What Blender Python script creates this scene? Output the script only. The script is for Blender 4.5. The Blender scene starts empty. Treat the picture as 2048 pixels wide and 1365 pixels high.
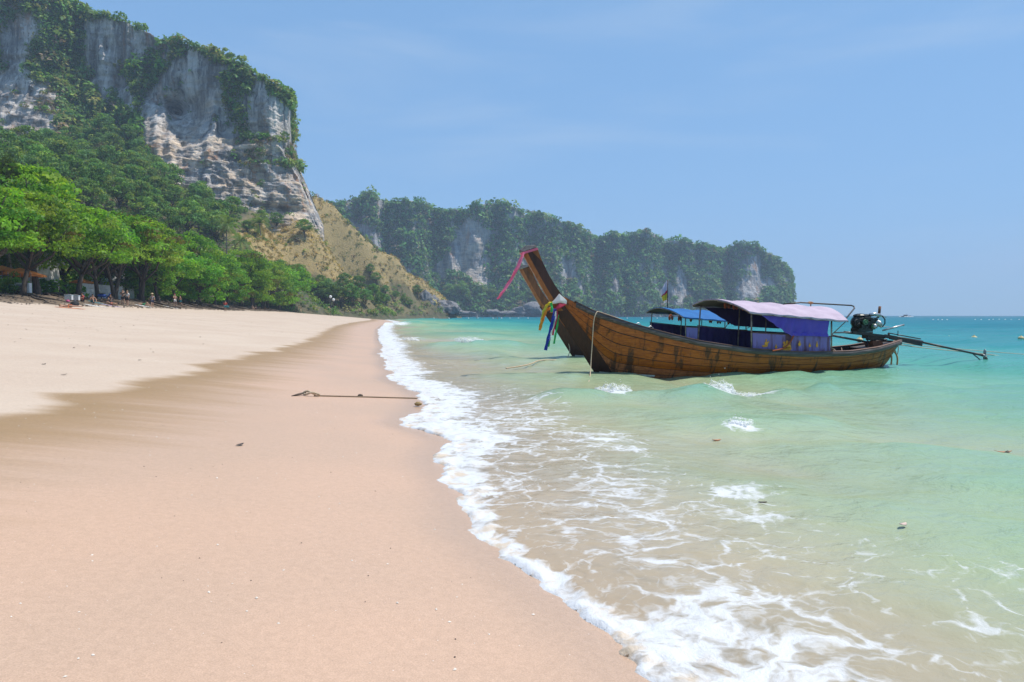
import bpy, bmesh, math, random
import numpy as np
from mathutils import Vector, Matrix

# ------------------------------------------------------------------ camera, sky, sun, exposure
S = bpy.context.scene
C = S.collection
random.seed(4)
RNG = np.random.default_rng(11)
FPX = 1365.0                      # focal length in pixels of the 2048 px wide photograph
PITCH = math.atan(51.5 / FPX)
CAMZ = 1.6
cam_d = bpy.data.cameras.new('camera')
cam_d.lens = 24.0
cam_d.sensor_width = 36.0
cam_d.clip_start = 0.05
cam_d.clip_end = 12000
cam = bpy.data.objects.new('camera', cam_d)
C.objects.link(cam)
cam.location = (0, 0, CAMZ)
cam.rotation_euler = (math.pi / 2 - PITCH, 0, 0)
S.camera = cam

SUN = Vector((0.425, 0.09, 0.90)).normalized()
SUN_EL = math.asin(SUN.z)
SUN_AZ = math.atan2(SUN.x, SUN.y)
W = bpy.data.worlds.new('World')
S.world = W
W.use_nodes = True
wn = W.node_tree
wn.nodes.clear()
wo = wn.nodes.new('ShaderNodeOutputWorld')
wb = wn.nodes.new('ShaderNodeBackground')
ws = wn.nodes.new('ShaderNodeTexSky')
ws.sky_type = 'NISHITA'
ws.sun_disc = False
ws.sun_elevation = SUN_EL
ws.sun_rotation = SUN_AZ
ws.altitude = 0
ws.air_density = 1.0
ws.dust_density = 0.05
ws.ozone_density = 3.0
wb.inputs['Strength'].default_value = 0.10
wg = wn.nodes.new('ShaderNodeGamma')          # evens the sky out: the day is slightly misty all round
wg.inputs[1].default_value = 0.30
wh = wn.nodes.new('ShaderNodeMix')
wh.data_type = 'RGBA'; wh.blend_type = 'MULTIPLY'
wh.inputs[0].default_value = 1.0
wh.inputs[7].default_value = (1.46, 2.42, 3.6, 1)
wn.links.new(ws.outputs[0], wg.inputs[0])
wn.links.new(wg.outputs[0], wh.inputs[6])
# a faint veil of high cloud
wt = wn.nodes.new('ShaderNodeTexCoord')
wm_ = wn.nodes.new('ShaderNodeMapping')
wm_.inputs['Scale'].default_value = (1.2, 1.2, 7.0)
wm_.inputs['Rotation'].default_value = (0.12, 0.05, 0.3)
wz = wn.nodes.new('ShaderNodeTexNoise')
wz.inputs['Scale'].default_value = 1.6; wz.inputs['Detail'].default_value = 6; wz.inputs['Roughness'].default_value = 0.55; wz.inputs['Distortion'].default_value = 0.4
wr = wn.nodes.new('ShaderNodeMapRange')
wr.interpolation_type = 'SMOOTHSTEP'
wr.inputs[1].default_value = 0.48; wr.inputs[2].default_value = 0.78; wr.inputs[3].default_value = 0.0; wr.inputs[4].default_value = 0.22
wv_ = wn.nodes.new('ShaderNodeMix')
wv_.data_type = 'RGBA'
wv_.inputs[7].default_value = (4.6, 5.4, 6.3, 1)
wn.links.new(wt.outputs['Generated'], wm_.inputs[0])
wn.links.new(wm_.outputs[0], wz.inputs['Vector'])
wn.links.new(wz.outputs[0], wr.inputs[0])
wn.links.new(wr.outputs[0], wv_.inputs[0])
wn.links.new(wh.outputs[2], wv_.inputs[6])
wn.links.new(wv_.outputs[2], wb.inputs['Color'])
wn.links.new(wb.outputs[0], wo.inputs['Surface'])

sun_d = bpy.data.lights.new('sun', 'SUN')
sun_d.energy = 4.0
sun_d.angle = math.radians(0.53)
sun_d.color = (1.0, 0.95, 0.87)
sun = bpy.data.objects.new('sun', sun_d)
C.objects.link(sun)
sun.location = (60, 150, 200)
sun.rotation_euler = (-SUN).to_track_quat('-Z', 'Y').to_euler()

S.view_settings.view_transform = 'Standard'
S.view_settings.look = 'None'
S.view_settings.gamma = 1
S.view_settings.use_curve_mapping = False
S.view_settings.exposure = 0.47
S.render.engine = 'CYCLES'
S.cycles.use_denoising = True
S.cycles.max_bounces = 6
S.cycles.diffuse_bounces = 3
S.cycles.glossy_bounces = 3
S.cycles.transmission_bounces = 4
S.cycles.transparent_max_bounces = 12
S.cycles.volume_bounces = 0
S.cycles.caustics_reflective = False
S.cycles.caustics_refractive = False

# ------------------------------------------------------------------ numpy noise
def _hash(ix, iy, iz, seed):
    h = (ix.astype(np.int64) * 374761393 + iy.astype(np.int64) * 668265263 + iz.astype(np.int64) * 2147483647 + seed * 974711) & 0xffffffff
    h = ((h ^ (h >> 13)) * 1274126177) & 0xffffffff
    h = ((h ^ (h >> 16)) * 2246822519) & 0xffffffff
    return ((h ^ (h >> 15)) & 0xffffff) / float(0xffffff) * 2 - 1

def noise(x, y, z=0.0, seed=0):
    x, y, z = np.broadcast_arrays(np.asarray(x, float), np.asarray(y, float), np.asarray(z, float))
    ix, iy, iz = np.floor(x), np.floor(y), np.floor(z)
    fx, fy, fz = x - ix, y - iy, z - iz
    ux, uy, uz = [f * f * f * (f * (f * 6 - 15) + 10) for f in (fx, fy, fz)]
    def c(a, b, d):
        return _hash(ix + a, iy + b, iz + d, seed)
    x00 = c(0, 0, 0) * (1 - ux) + c(1, 0, 0) * ux
    x10 = c(0, 1, 0) * (1 - ux) + c(1, 1, 0) * ux
    x01 = c(0, 0, 1) * (1 - ux) + c(1, 0, 1) * ux
    x11 = c(0, 1, 1) * (1 - ux) + c(1, 1, 1) * ux
    return (x00 * (1 - uy) + x10 * uy) * (1 - uz) + (x01 * (1 - uy) + x11 * uy) * uz

def fbm(x, y, z=0.0, o=4, seed=0, gain=0.5):
    a, t, n = 1.0, 0.0, 0.0
    for i in range(o):
        t = t + a * noise(np.asarray(x) * 2 ** i + 17.3 * i, np.asarray(y) * 2 ** i - 9.1 * i, np.asarray(z) * 2 ** i + 3.7 * i, seed + i)
        n += a
        a *= gain
    return t / n

def sstep(a, b, x):
    t = np.clip((np.asarray(x, float) - a) / (b - a), 0, 1)
    return t * t * (3 - 2 * t)

# ------------------------------------------------------------------ photograph geometry -> places on the ground
def ray(px, py):
    xc = (px - 1024) / FPX
    yc = -(py - 682.5) / FPX
    return (xc, math.cos(PITCH) + yc * math.sin(PITCH), -math.sin(PITCH) + yc * math.cos(PITCH))

def at(px, py, y):
    d = ray(px, py)
    return Vector((d[0] / d[1] * y, y, CAMZ + d[2] / d[1] * y))

def plane(px, py, z=0.0):
    d = ray(px, py)
    k = (z - CAMZ) / d[2]
    return Vector((d[0] * k, d[1] * k, z))

def project(x, y, z):
    zz = np.asarray(z) - CAMZ
    f = y * math.cos(PITCH) - zz * math.sin(PITCH)
    up = y * math.sin(PITCH) + zz * math.cos(PITCH)
    return 1024 + FPX * x / f, 682.5 - FPX * up / f

_sh = [plane(px, py) for px, py in [(1290, 1365), (1240, 1318), (1190, 1262), (1140, 1225), (1095, 1200), (1060, 1165), (1010, 1125), (975, 1090), (938, 1062), (934, 1030), (915, 985), (888, 955), (872, 918),
       (893, 884), (850, 868), (792, 850), (812, 836), (838, 822), (836, 790), (800, 770), (772, 760), (782, 745), (768, 735), (772, 722), (757, 708), (764, 695), (757, 681)]]
SHX = [3.4, 2.3, 1.45] + [p.x for p in _sh] + [-14.8, -20, -27, -37, -50, -62, -68, -95, -330]
SHY = [-30, -4, 1.0] + [p.y for p in _sh] + [75, 105, 156, 205, 260, 310, 335, 450, 2200]

def xs(y):
    return np.interp(y, SHY, SHX)

def ground_z(x, y):
    x = np.asarray(x, float); y = np.asarray(y, float)
    s = xs(y) - x
    o = -s
    beach = 0.088 * np.minimum(s, 26) + 1.35 * sstep(25, 34, s) + 0.012 * np.maximum(s - 34, 0)
    bed = -0.088 * np.minimum(o, 3) - 0.05 * np.clip(o - 3, 0, 60) - 0.015 * np.clip(o - 63, 0, 200)
    z = np.where(s > 0, beach, bed)
    z = z + 0.02 * fbm(x * 0.35, y * 0.35, 0, 3, 5) * sstep(0.5, 6, s) + 0.22 * fbm(x * 0.25, y * 0.25, 0, 3, 8) * sstep(26, 33, s)
    return z

def on_ground(px, py, lo=2.0, hi=400.0):
    d = ray(px, py)
    ys = np.geomspace(lo, hi, 1500)
    z = CAMZ + d[2] / d[1] * ys
    x = d[0] / d[1] * ys
    g = ground_z(x, ys)
    k = np.argmax(z <= g)
    if z[k] > g[k]:
        k = len(ys) - 1
    return Vector((x[k], ys[k], float(g[k])))

# ------------------------------------------------------------------ object helpers
def set_props(o, label=None, cat=None, group=None, kind=None):
    if label: o['label'] = label
    if cat: o['category'] = cat
    if group: o['group'] = group
    if kind: o['kind'] = kind
    return o

def empty(name, loc=(0, 0, 0), rz=0.0, label=None, cat=None, group=None):
    o = bpy.data.objects.new(name, None)
    C.objects.link(o)
    o.location = loc
    o.rotation_euler = (0, 0, rz)
    o.empty_display_size = 0.2
    return set_props(o, label, cat, group)

def link_mesh(name, me, parent=None, loc=None):
    o = bpy.data.objects.new(name, me)
    C.objects.link(o)
    if parent: o.parent = parent
    if loc is not None: o.location = loc
    return o

def np_mesh(name, v, f, mat=None, smooth=False, attrs=None):
    """v (n,3), f (m,k) with one k"""
    me = bpy.data.meshes.new(name)
    v = np.asarray(v, np.float32); f = np.asarray(f, np.int32)
    m, k = f.shape
    me.vertices.add(len(v)); me.vertices.foreach_set('co', v.ravel())
    me.loops.add(m * k); me.loops.foreach_set('vertex_index', f.ravel())
    me.polygons.add(m)
    me.polygons.foreach_set('loop_start', np.arange(0, m * k, k, dtype=np.int32))
    me.polygons.foreach_set('loop_total', np.full(m, k, np.int32))
    if smooth: me.polygons.foreach_set('use_smooth', np.ones(m, bool))
    me.update(calc_edges=True)
    if attrs:
        for an, arr in attrs.items():
            arr = np.asarray(arr, np.float32)
            if arr.ndim == 1:
                a = me.attributes.new(an, 'FLOAT', 'POINT'); a.data.foreach_set('value', arr)
            else:
                if arr.shape[1] == 3: arr = np.hstack([arr, np.ones((len(arr), 1), np.float32)])
                a = me.attributes.new(an, 'FLOAT_COLOR', 'POINT'); a.data.foreach_set('color', arr.ravel())
    if mat:
        me.materials.append(mat)
    return me

def grid_faces(nr, nc):
    i = np.arange(nr * nc).reshape(nr, nc)
    return np.stack([i[:-1, :-1], i[:-1, 1:], i[1:, 1:], i[1:, :-1]], -1).reshape(-1, 4)

class MB:
    """collects shapes, links them as one mesh object"""
    def __init__(self):
        self.v = []; self.f = []
    def add(self, v, f):
        b = len(self.v)
        self.v += [tuple(p) for p in v]
        self.f += [tuple(b + i for i in q) for q in f]
        return self
    def box(self, c, s, rot=None):
        x, y, z = s[0] / 2, s[1] / 2, s[2] / 2
        p = [Vector((i * x, j * y, k * z)) for i in (-1, 1) for j in (-1, 1) for k in (-1, 1)]
        if rot is not None: p = [rot @ q for q in p]
        c = Vector(c)
        return self.add([c + q for q in p], [(0, 1, 3, 2), (4, 6, 7, 5), (0, 4, 5, 1), (2, 3, 7, 6), (0, 2, 6, 4), (1, 5, 7, 3)])
    def bar(self, a, b, w, h):
        a = Vector(a); b = Vector(b); d = b - a
        q = d.to_track_quat('X', 'Z').to_matrix()
        return self.box((a + b) / 2, (d.length, w, h), q)
    def tube(self, pts, r, n=8, cap=True):
        pts = [Vector(p) for p in pts]
        rs = r if isinstance(r, (list, tuple)) else [r] * len(pts)
        V = []; F = []
        t0 = (pts[1] - pts[0]).normalized()
        up = Vector((0, 0, 1)) if abs(t0.z) < 0.9 else Vector((1, 0, 0))
        nrm = t0.cross(up).normalized()
        for i, p in enumerate(pts):
            t = (pts[min(i + 1, len(pts) - 1)] - pts[max(i - 1, 0)]).normalized()
            nrm = (nrm - t * nrm.dot(t)).normalized()
            bn = t.cross(nrm)
            for k in range(n):
                a = 2 * math.pi * k / n
                V.append(p + (nrm * math.cos(a) + bn * math.sin(a)) * rs[i])
        for i in range(len(pts) - 1):
            for k in range(n):
                a = i * n + k; b = i * n + (k + 1) % n
                F.append((a, b, b + n, a + n))
        if cap:
            F.append(tuple(range(n - 1, -1, -1)))
            F.append(tuple((len(pts) - 1) * n + k for k in range(n)))
        return self.add(V, F)
    def ell(self, c, r, nu=10, nv=7, rot=None, jit=0.0, rnd=random):
        c = Vector(c); V = []; F = []
        for j in range(nv + 1):
            th = math.pi * j / nv
            for k in range(nu):
                a = 2 * math.pi * k / nu
                m = 1 + jit * rnd.uniform(-1, 1)
                p = Vector((r[0] * math.sin(th) * math.cos(a) * m, r[1] * math.sin(th) * math.sin(a) * m, r[2] * math.cos(th) * m))
                if rot is not None: p = rot @ p
                V.append(c + p)
        for j in range(nv):
            for k in range(nu):
                a = j * nu + k; b = j * nu + (k + 1) % nu
                F.append((a, a + nu, b + nu, b))
        return self.add(V, F)
    def strip(self, A, B, th=None):
        """quad strip between polylines A and B, th: thickness vector"""
        n = len(A)
        A = [Vector(p) for p in A]; B = [Vector(p) for p in B]
        if th is None:
            return self.add(A + B, [(i, i + 1, n + i + 1, n + i) for i in range(n - 1)])
        T = [Vector(t) for t in th] if isinstance(th, list) else [Vector(th)] * n
        V = A + B + [a + t for a, t in zip(A, T)] + [b + t for b, t in zip(B, T)]
        F = []
        for i in range(n - 1):
            F += [(i, n + i, n + i + 1, i + 1), (2 * n + i, 2 * n + i + 1, 3 * n + i + 1, 3 * n + i),
                  (i, i + 1, 2 * n + i + 1, 2 * n + i), (n + i, 3 * n + i, 3 * n + i + 1, n + i + 1)]
        F += [(0, 2 * n, 3 * n, n), (n - 1, 2 * n - 1, 4 * n - 1, 3 * n - 1)]
        return self.add(V, F)
    def mesh(self, name, mat, smooth=False):
        me = bpy.data.meshes.new(name)
        me.from_pydata(self.v, [], self.f)
        bm = bmesh.new(); bm.from_mesh(me)
        bmesh.ops.recalc_face_normals(bm, faces=bm.faces)
        bm.to_mesh(me); bm.free()
        if smooth:
            me.polygons.foreach_set('use_smooth', [True] * len(me.polygons))
        me.materials.append(mat)
        return me
    def build(self, name, mat, parent=None, smooth=False, loc=None):
        return link_mesh(name, self.mesh(name, mat, smooth), parent, loc)

def copy_tree(o, parent=None):
    c = o.copy(); C.objects.link(c)
    if parent is not None: c.parent = parent
    for ch in list(o.children):
        copy_tree(ch, c)
    return c

# ------------------------------------------------------------------ materials
class NT:
    def __init__(self, name):
        self.m = bpy.data.materials.new(name); self.m.use_nodes = True
        self.t = self.m.node_tree; self.t.nodes.clear()
        self.out = self.n('ShaderNodeOutputMaterial')
    def n(self, typ, ins=None, **kw):
        nd = self.t.nodes.new(typ)
        for k, v in kw.items(): setattr(nd, k, v)
        if ins:
            for k, v in ins.items(): self.set(nd, k, v)
        return nd
    def set(self, nd, k, v):
        s = nd.inputs[k]
        if hasattr(v, 'is_output') or isinstance(v, bpy.types.NodeSocket):
            self.t.links.new(v, s)
        elif isinstance(v, bpy.types.Node):
            self.t.links.new(v.outputs[0], s)
        else:
            if s.type == 'RGBA' and len(v) == 3: v = (*v, 1)
            s.default_value = v
    def math(self, op, a, b=0.0, c=None, clamp=False):
        nd = self.n('ShaderNodeMath', {0: a, 1: b}, operation=op, use_clamp=clamp)
        if c is not None: self.set(nd, 2, c)
        return nd.outputs[0]
    def mix(self, f, a, b, blend='MIX'):
        nd = self.n('ShaderNodeMix', data_type='RGBA', blend_type=blend)
        self.set(nd, 0, f); self.set(nd, 6, a); self.set(nd, 7, b)
        return nd.outputs[2]
    def ramp(self, x, a, b, c=0.0, d=1.0, smooth=True):
        nd = self.n('ShaderNodeMapRange', {0: x, 1: a, 2: b, 3: c, 4: d}, interpolation_type='SMOOTHSTEP' if smooth else 'LINEAR')
        return nd.outputs[0]
    def cramp(self, x, stops):
        nd = self.n('ShaderNodeValToRGB', {0: x})
        e = nd.color_ramp.elements
        while len(e) < len(stops): e.new(0.5)
        for el, (p, col) in zip(e, stops):
            el.position = p; el.color = (*col, 1)
        return nd.outputs[0]
    def attr(self, name, out='Fac'):
        return self.n('ShaderNodeAttribute', attribute_name=name).outputs[out]
    def coord(self, kind='Object', scale=(1, 1, 1)):
        tc = self.n('ShaderNodeTexCoord').outputs[kind]
        if scale == (1, 1, 1): return tc
        return self.n('ShaderNodeMapping', {0: tc, 3: scale}).outputs[0]
    def noise(self, vec, scale, detail=4, rough=0.55, dist=0.0, out=0):
        return self.n('ShaderNodeTexNoise', {'Vector': vec, 'Scale': scale, 'Detail': detail, 'Roughness': rough, 'Distortion': dist}).outputs[out]
    def bump(self, h, strength=0.3, dist=0.02, normal=None):
        nd = self.n('ShaderNodeBump', {'Height': h, 'Strength': strength, 'Distance': dist})
        if normal is not None: self.set(nd, 'Normal', normal)
        return nd.outputs[0]
    def bsdf(self, col, rough=0.6, normal=None, **kw):
        nd = self.n('ShaderNodeBsdfPrincipled', {'Base Color': col, 'Roughness': rough})
        if normal is not None: self.set(nd, 'Normal', normal)
        for k, v in kw.items(): self.set(nd, k.replace('_', ' '), v)
        return nd
    def end(self, sh):
        self.t.links.new(sh.outputs[0] if isinstance(sh, bpy.types.Node) else sh, self.out.inputs['Surface'])
        return self.m

def mat(name, c1, c2=None, scale=6.0, rough=0.6, bump=0.15, stretch=(1, 1, 1), contrast=(0.35, 0.65), metal=0.0, transl=0.0, dist=0.01):
    t = NT(name)
    v = t.coord('Object', stretch)
    nz = t.noise(v, scale, 5, 0.6)
    col = t.mix(t.ramp(nz, contrast[0], contrast[1]), c1, c2 or [min(1, c * 0.7) for c in c1])
    nm = t.bump(nz, bump, dist)
    b = t.bsdf(col, rough, nm, Metallic=metal)
    if transl > 0:
        tr = t.n('ShaderNodeBsdfTranslucent', {'Color': col, 'Normal': nm})
        b = t.n('ShaderNodeMixShader', {0: transl, 1: b.outputs[0], 2: tr.outputs[0]})
    return t.end(b)

def leaf_mat(name, transl=0.35, rough=0.5, obj_var=0.12):
    """foliage: colour of each clump comes from its own tint, leaves let sunlight through"""
    t = NT(name)
    col = t.attr('tint', 'Color')
    oi = t.n('ShaderNodeObjectInfo').outputs['Random']
    hs = t.n('ShaderNodeHueSaturation', {'Hue': t.ramp(oi, 0, 1, 0.5 - obj_var * 0.12, 0.5 + obj_var * 0.12, False), 'Saturation': 1.0, 'Value': t.ramp(oi, 0, 1, 1 - obj_var, 1 + obj_var, False), 'Color': col})
    d = t.bsdf(hs.outputs[0], rough)
    d.inputs['Specular IOR Level'].default_value = 0.25
    tc = t.mix(1.0, hs.outputs[0], (1.25, 1.25, 0.55), 'MULTIPLY')
    tr = t.n('ShaderNodeBsdfTranslucent', {'Color': tc})
    return t.end(t.n('ShaderNodeMixShader', {0: transl, 1: d.outputs[0], 2: tr.outputs[0]}))

LEAF = leaf_mat('leaf_tissue', 0.5)
SCRUB = leaf_mat('scrub_leaf_tissue', 0.35, 0.7)
BARK = mat('bark', (0.10, 0.075, 0.055), (0.045, 0.032, 0.024), 3.0, 0.9, 0.6, (3, 3, 0.6), dist=0.05)
BARKL = mat('pale_bark', (0.24, 0.20, 0.16), (0.10, 0.08, 0.06), 3.0, 0.9, 0.5, (3, 3, 0.8), dist=0.05)
# ------------------------------------------------------------------ ground (beach and sea bed in one sheet)
def wet_line(y):
    return np.interp(y, [-10, 6, 8, 12, 18, 24, 30, 45, 80, 150, 300], [6.5, 5.4, 4.9, 4.8, 4.4, 3.9, 3.6, 3.8, 4.6, 5.2, 5.0])

def sand_material():
    t = NT('sand')
    P = t.coord('Object')
    w0 = t.attr('wet_offset'); sd = t.attr('shore_distance')
    pst = t.n('ShaderNodeMapping', {0: P, 3: (0.22, 0.9, 0.5)}).outputs[0]
    n1 = t.noise(pst, 1.0, 5, 0.55, 0.4)
    w = t.math('ADD', w0, t.math('MULTIPLY', t.math('SUBTRACT', n1, 0.5), 1.8))
    dry = t.ramp(w, -0.18, 0.42)
    pst2 = t.n('ShaderNodeMapping', {0: P, 3: (0.25, 2.6, 0.5)}).outputs[0]
    n2 = t.noise(pst2, 1.0, 5, 0.6, 0.6)
    damp = t.ramp(t.math('ADD', w, t.math('MULTIPLY', t.math('SUBTRACT', n2, 0.5), 2.4)), -2.6, -0.15)
    big = t.noise(P, 0.35, 4, 0.5)
    drycol = t.mix(t.ramp(big, 0.3, 0.7), (0.49, 0.40, 0.32), (0.455, 0.36, 0.285))
    film = t.mix(t.ramp(big, 0.35, 0.65), (0.50, 0.335, 0.235), (0.455, 0.315, 0.225))
    dampcol = t.mix(t.ramp(n2, 0.3, 0.7), (0.27, 0.175, 0.085), (0.31, 0.20, 0.105))
    wetcol = t.mix(damp, film, dampcol)
    soak = t.ramp(sd, 0.55, 0.05)
    wetcol = t.mix(t.math('MULTIPLY', soak, 0.25), wetcol, (0.36, 0.26, 0.18))
    col = t.mix(dry, wetcol, drycol)
    g1 = t.noise(P, 140.0, 3, 0.7)
    g2 = t.noise(P, 22.0, 4, 0.7)
    col = t.mix(0.55, col, t.mix(t.ramp(g1, 0.25, 0.75), (0.72, 0.70, 0.68), (1.28, 1.28, 1.28)), 'MULTIPLY')
    col = t.mix(0.5, col, t.mix(t.ramp(g2, 0.3, 0.7), (0.90, 0.90, 0.89), (1.1, 1.1, 1.1)), 'MULTIPLY')
    vo = t.n('ShaderNodeTexVoronoi', {'Vector': P, 'Scale': 26.0})
    rnd = t.n('ShaderNodeSeparateColor', {0: vo.outputs['Color']}).outputs[0]
    sp = t.math('MULTIPLY', t.ramp(vo.outputs['Distance'], 0.11, 0.05), t.math('GREATER_THAN', rnd, 0.90))
    col = t.mix(t.math('MULTIPLY', sp, 0.75), col, (0.78, 0.72, 0.66))
    dk = t.math('MULTIPLY', t.ramp(vo.outputs['Distance'], 0.10, 0.05), t.math('LESS_THAN', rnd, 0.035))
    col = t.mix(t.math('MULTIPLY', dk, 0.6), col, (0.16, 0.11, 0.08))
    bank = t.ramp(t.math('ADD', sd, t.math('MULTIPLY', t.math('SUBTRACT', t.noise(P, 0.5, 5, 0.6), 0.5), 5.0)), 26.6, 28.4)
    soil = t.mix(t.ramp(g2, 0.35, 0.65), (0.17, 0.125, 0.085), (0.085, 0.062, 0.045))
    col = t.mix(t.math('MULTIPLY', bank, 0.92), col, soil)
    foot = t.noise(P, 2.2, 4, 0.6)
    h = t.math('ADD', t.math('MULTIPLY', g1, 0.0022), t.math('MULTIPLY', g2, 0.004))
    h = t.math('ADD', h, t.math('MULTIPLY', t.math('MULTIPLY', foot, dry), 0.05))
    nm = t.n('ShaderNodeBump', {'Height': h, 'Strength': 0.55, 'Distance': 1.0}).outputs[0]
    rough = t.math('ADD', t.math('MULTIPLY', dry, 0.35), t.math('ADD', 0.5, t.math('MULTIPLY', damp, 0.1)))
    rough = t.math('SUBTRACT', rough, t.math('MULTIPLY', soak, 0.2))
    b = t.bsdf(col, rough, nm)
    t.set(b, 'Specular IOR Level', t.ramp(dry, 0, 1, 0.35, 0.1))
    return t.end(b)

SAND = sand_material()
gy = np.concatenate([np.arange(-12, 45, 0.32), np.geomspace(45, 2000, 150)])
gs = np.concatenate([-np.geomspace(6, 2400, 70)[::-1], np.arange(-5.8, 42, 0.22), np.geomspace(42, 900, 40)])
GY, GS = np.meshgrid(gy, gs, indexing='ij')
GX = xs(GY) - GS
GZ = ground_z(GX, GY)
me = np_mesh('beach', np.stack([GX, GY, GZ], -1).reshape(-1, 3), grid_faces(len(gy), len(gs))[:, ::-1], SAND, True,
             {'wet_offset': (GS - wet_line(GY)).ravel(), 'shore_distance': GS.ravel()})
beach = set_props(link_mesh('beach_ground', me), kind='structure')

# ------------------------------------------------------------------ sea
def seg_dist(x, y, a, b):
    ax, ay = a; bx, by = b
    dx, dy = bx - ax, by - ay
    t = np.clip(((x - ax) * dx + (y - ay) * dy) / (dx * dx + dy * dy), 0, 1)
    return np.hypot(x - ax - t * dx, y - ay - t * dy), t

# wavelets: start, end, width, height (metres)
CRESTS = []
for (p0, p1, wd, ht) in [((1130, 802), (1390, 794), 0.55, 0.24), ((1380, 797), (1640, 779), 0.6, 0.27), ((1640, 778), (1800, 770), 0.7, 0.08), ((1330, 862), (1600, 842), 0.55, 0.09),
                         ((1560, 905), (2030, 900), 0.7, 0.08), ((880, 697), (1010, 694), 1.1, 0.28), ((790, 680), (850, 678), 1.1, 0.25), ((1190, 751), (1480, 750), 1.3, 0.085), ((1480, 750), (1740, 742), 1.2, 0.06), ((760, 651), (830, 648), 2.0, 0.4)]:
    a = plane(*p0); b = plane(*p1)
    CRESTS.append(((a.x, a.y), (b.x, b.y), wd, ht))

def sea_height(x, y, o):
    h = np.zeros_like(x)
    r = np.random.default_rng(3)
    dist = np.hypot(x, y)
    for i in range(26):
        lam = 0.45 * 1.24 ** i * 1.0
        if lam > 26: break
        for j in range(3):
            ang = r.uniform(-1.25, 1.25) + (0.15 if j else 0.9)
            kx, ky = -math.cos(ang), -math.sin(ang) * 0.9
            ph = r.uniform(0, 6.28)
            k = 2 * math.pi / lam
            amp = 0.0042 * lam ** 0.85
            wob = 0.6 * noise(x / (lam * 3), y / (lam * 3), i, 40 + j)
            gate = sstep(120 * lam, 60 * lam, dist)
            h += amp * gate * np.sin(k * (kx * x + ky * y) + ph + 2.5 * wob)
    h *= sstep(0.2, 5.0, o) * 0.9 + 0.10
    for a, b, wd, ht in CRESTS:
        d, t = seg_dist(x, y + 0.25 * noise(x * 0.9, y * 0.2, 0, 3), a, b)
        h += ht * np.exp(-(d / wd) ** 2) * (0.75 + 0.35 * noise(x * 1.3, y * 1.3, 0, 6))
    return h

so = np.concatenate([[-0.07, -0.045, -0.02, 0.0], np.arange(0.02, 1.6, 0.025), np.arange(1.6, 4, 0.05), np.arange(4, 18, 0.13), np.geomspace(18, 2300, 110)])
sy = np.concatenate([np.arange(1.6, 10, 0.032), np.geomspace(10, 30, 190), np.geomspace(30.2, 2100, 230)])
SY, SO = np.meshgrid(sy, so, indexing='ij')
scal = (0.13 * noise(SY * 1.7, 0.5, 0, 21) + 0.07 * noise(SY * 4.3, 0.5, 0, 22) + 0.035 * noise(SY * 11, 0.5, 0, 23) + 0.018 * noise(SY * 27, 0.5, 0, 24))
scal = scal * np.minimum(1.0, 3.0 / np.sqrt(SY) + 0.4 + SY / 90)
SX = xs(SY) + SO + scal * np.exp(-np.maximum(SO, 0) / 2.0)
SZ = 0.006 + 0.016 * sstep(0.0, 0.5, SO) + sea_height(SX, SY, SO)
# foam density along the run-up and where wavelets break
FN = fbm(SX * 0.9, SY * 0.7, 0, 4, 51)
FN2 = fbm(SX * 0.5, SY * 0.28, 0, 3, 57)
band = 0.26 + 0.80 * sstep(4, 11, SY) + 0.6 * np.clip(SY - 25, 0, 60) / 60 + 0.3 * FN
foam = 1.0 * sstep(1.9, 0.5, np.maximum(SO, 0) / np.maximum(band, 0.2))
lim = 3.0 + 0.5 * FN2 + np.clip(SY - 30, 0, 200) * 0.03
lace = (0.62 + 0.34 * FN) * sstep(1.0, 0.80, SO / lim) * (1 - 0.25 * sstep(0.8, 2.6, SO) * sstep(14, 8, SY))
lace = lace * (1 - 0.55 * sstep(11, 17, SY) * sstep(0.9, 1.8, SO))
foam = np.maximum(foam, lace)
for (px, py, rx, ry, a) in [(1480, 1000, 0.42, 0.36, 0.95), (1215, 888, 0.75, 0.22, 0.78), (1850, 1180, 0.3, 0.18, 0.6), (1640, 1240, 0.22, 0.22, 0.62), (1960, 1290, 0.3, 0.25, 0.64), (940, 690, 0.8, 1.2, 1.0), (817, 678, 1.0, 1.6, 1.0), (800, 650, 2.2, 6.0, 1.0),
                            (1000, 795, 1.2, 0.8, 0.55), (1250, 1060, 0.5, 0.3, 0.66), (1790, 742, 1.2, 0.9, 0.42), (1650, 1290, 0.35, 0.2, 0.6), (1540, 1195, 0.35, 0.2, 0.5), (1224, 797, 0.42, 0.50, 1.0), (1440, 793, 0.55, 0.42, 1.0), (1510, 785, 0.7, 0.3, 0.95), (1481, 864, 0.26, 0.34, 1.0), (2000, 1190, 0.35, 0.3, 0.6), (1750, 1330, 0.3, 0.12, 0.64), (1990, 1350, 0.3, 0.15, 0.66)]:
    c = plane(px, py)
    foam = np.maximum(foam, a * np.exp(-((SX - c.x) / rx) ** 2 - ((SY - c.y) / ry) ** 2))
lipn = fbm(SX * 7, SY * 7, 0, 3, 61); lipn2 = fbm(SX * 19, SY * 19, 0, 2, 66)
near = sstep(30, 9, SY)
lip = np.exp(-((SO - 0.09) / 0.12) ** 2)
SZ += lip * (0.004 + 0.008 * lipn + 0.005 * lipn2) + near * np.clip(foam, 0, 1) * (0.016 * lipn + 0.009 * lipn2) * sstep(-0.02, 0.05, SO)
gz = ground_z(SX, SY)
edge = sstep(-0.03, 0.06, SO)
SZ = np.where(SO < 1.2, np.maximum(SZ, gz + 0.008), SZ)
SZ = SZ * edge + (gz - 0.02) * (1 - edge)
depth = np.clip(SZ - gz, 0, 20)

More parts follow.
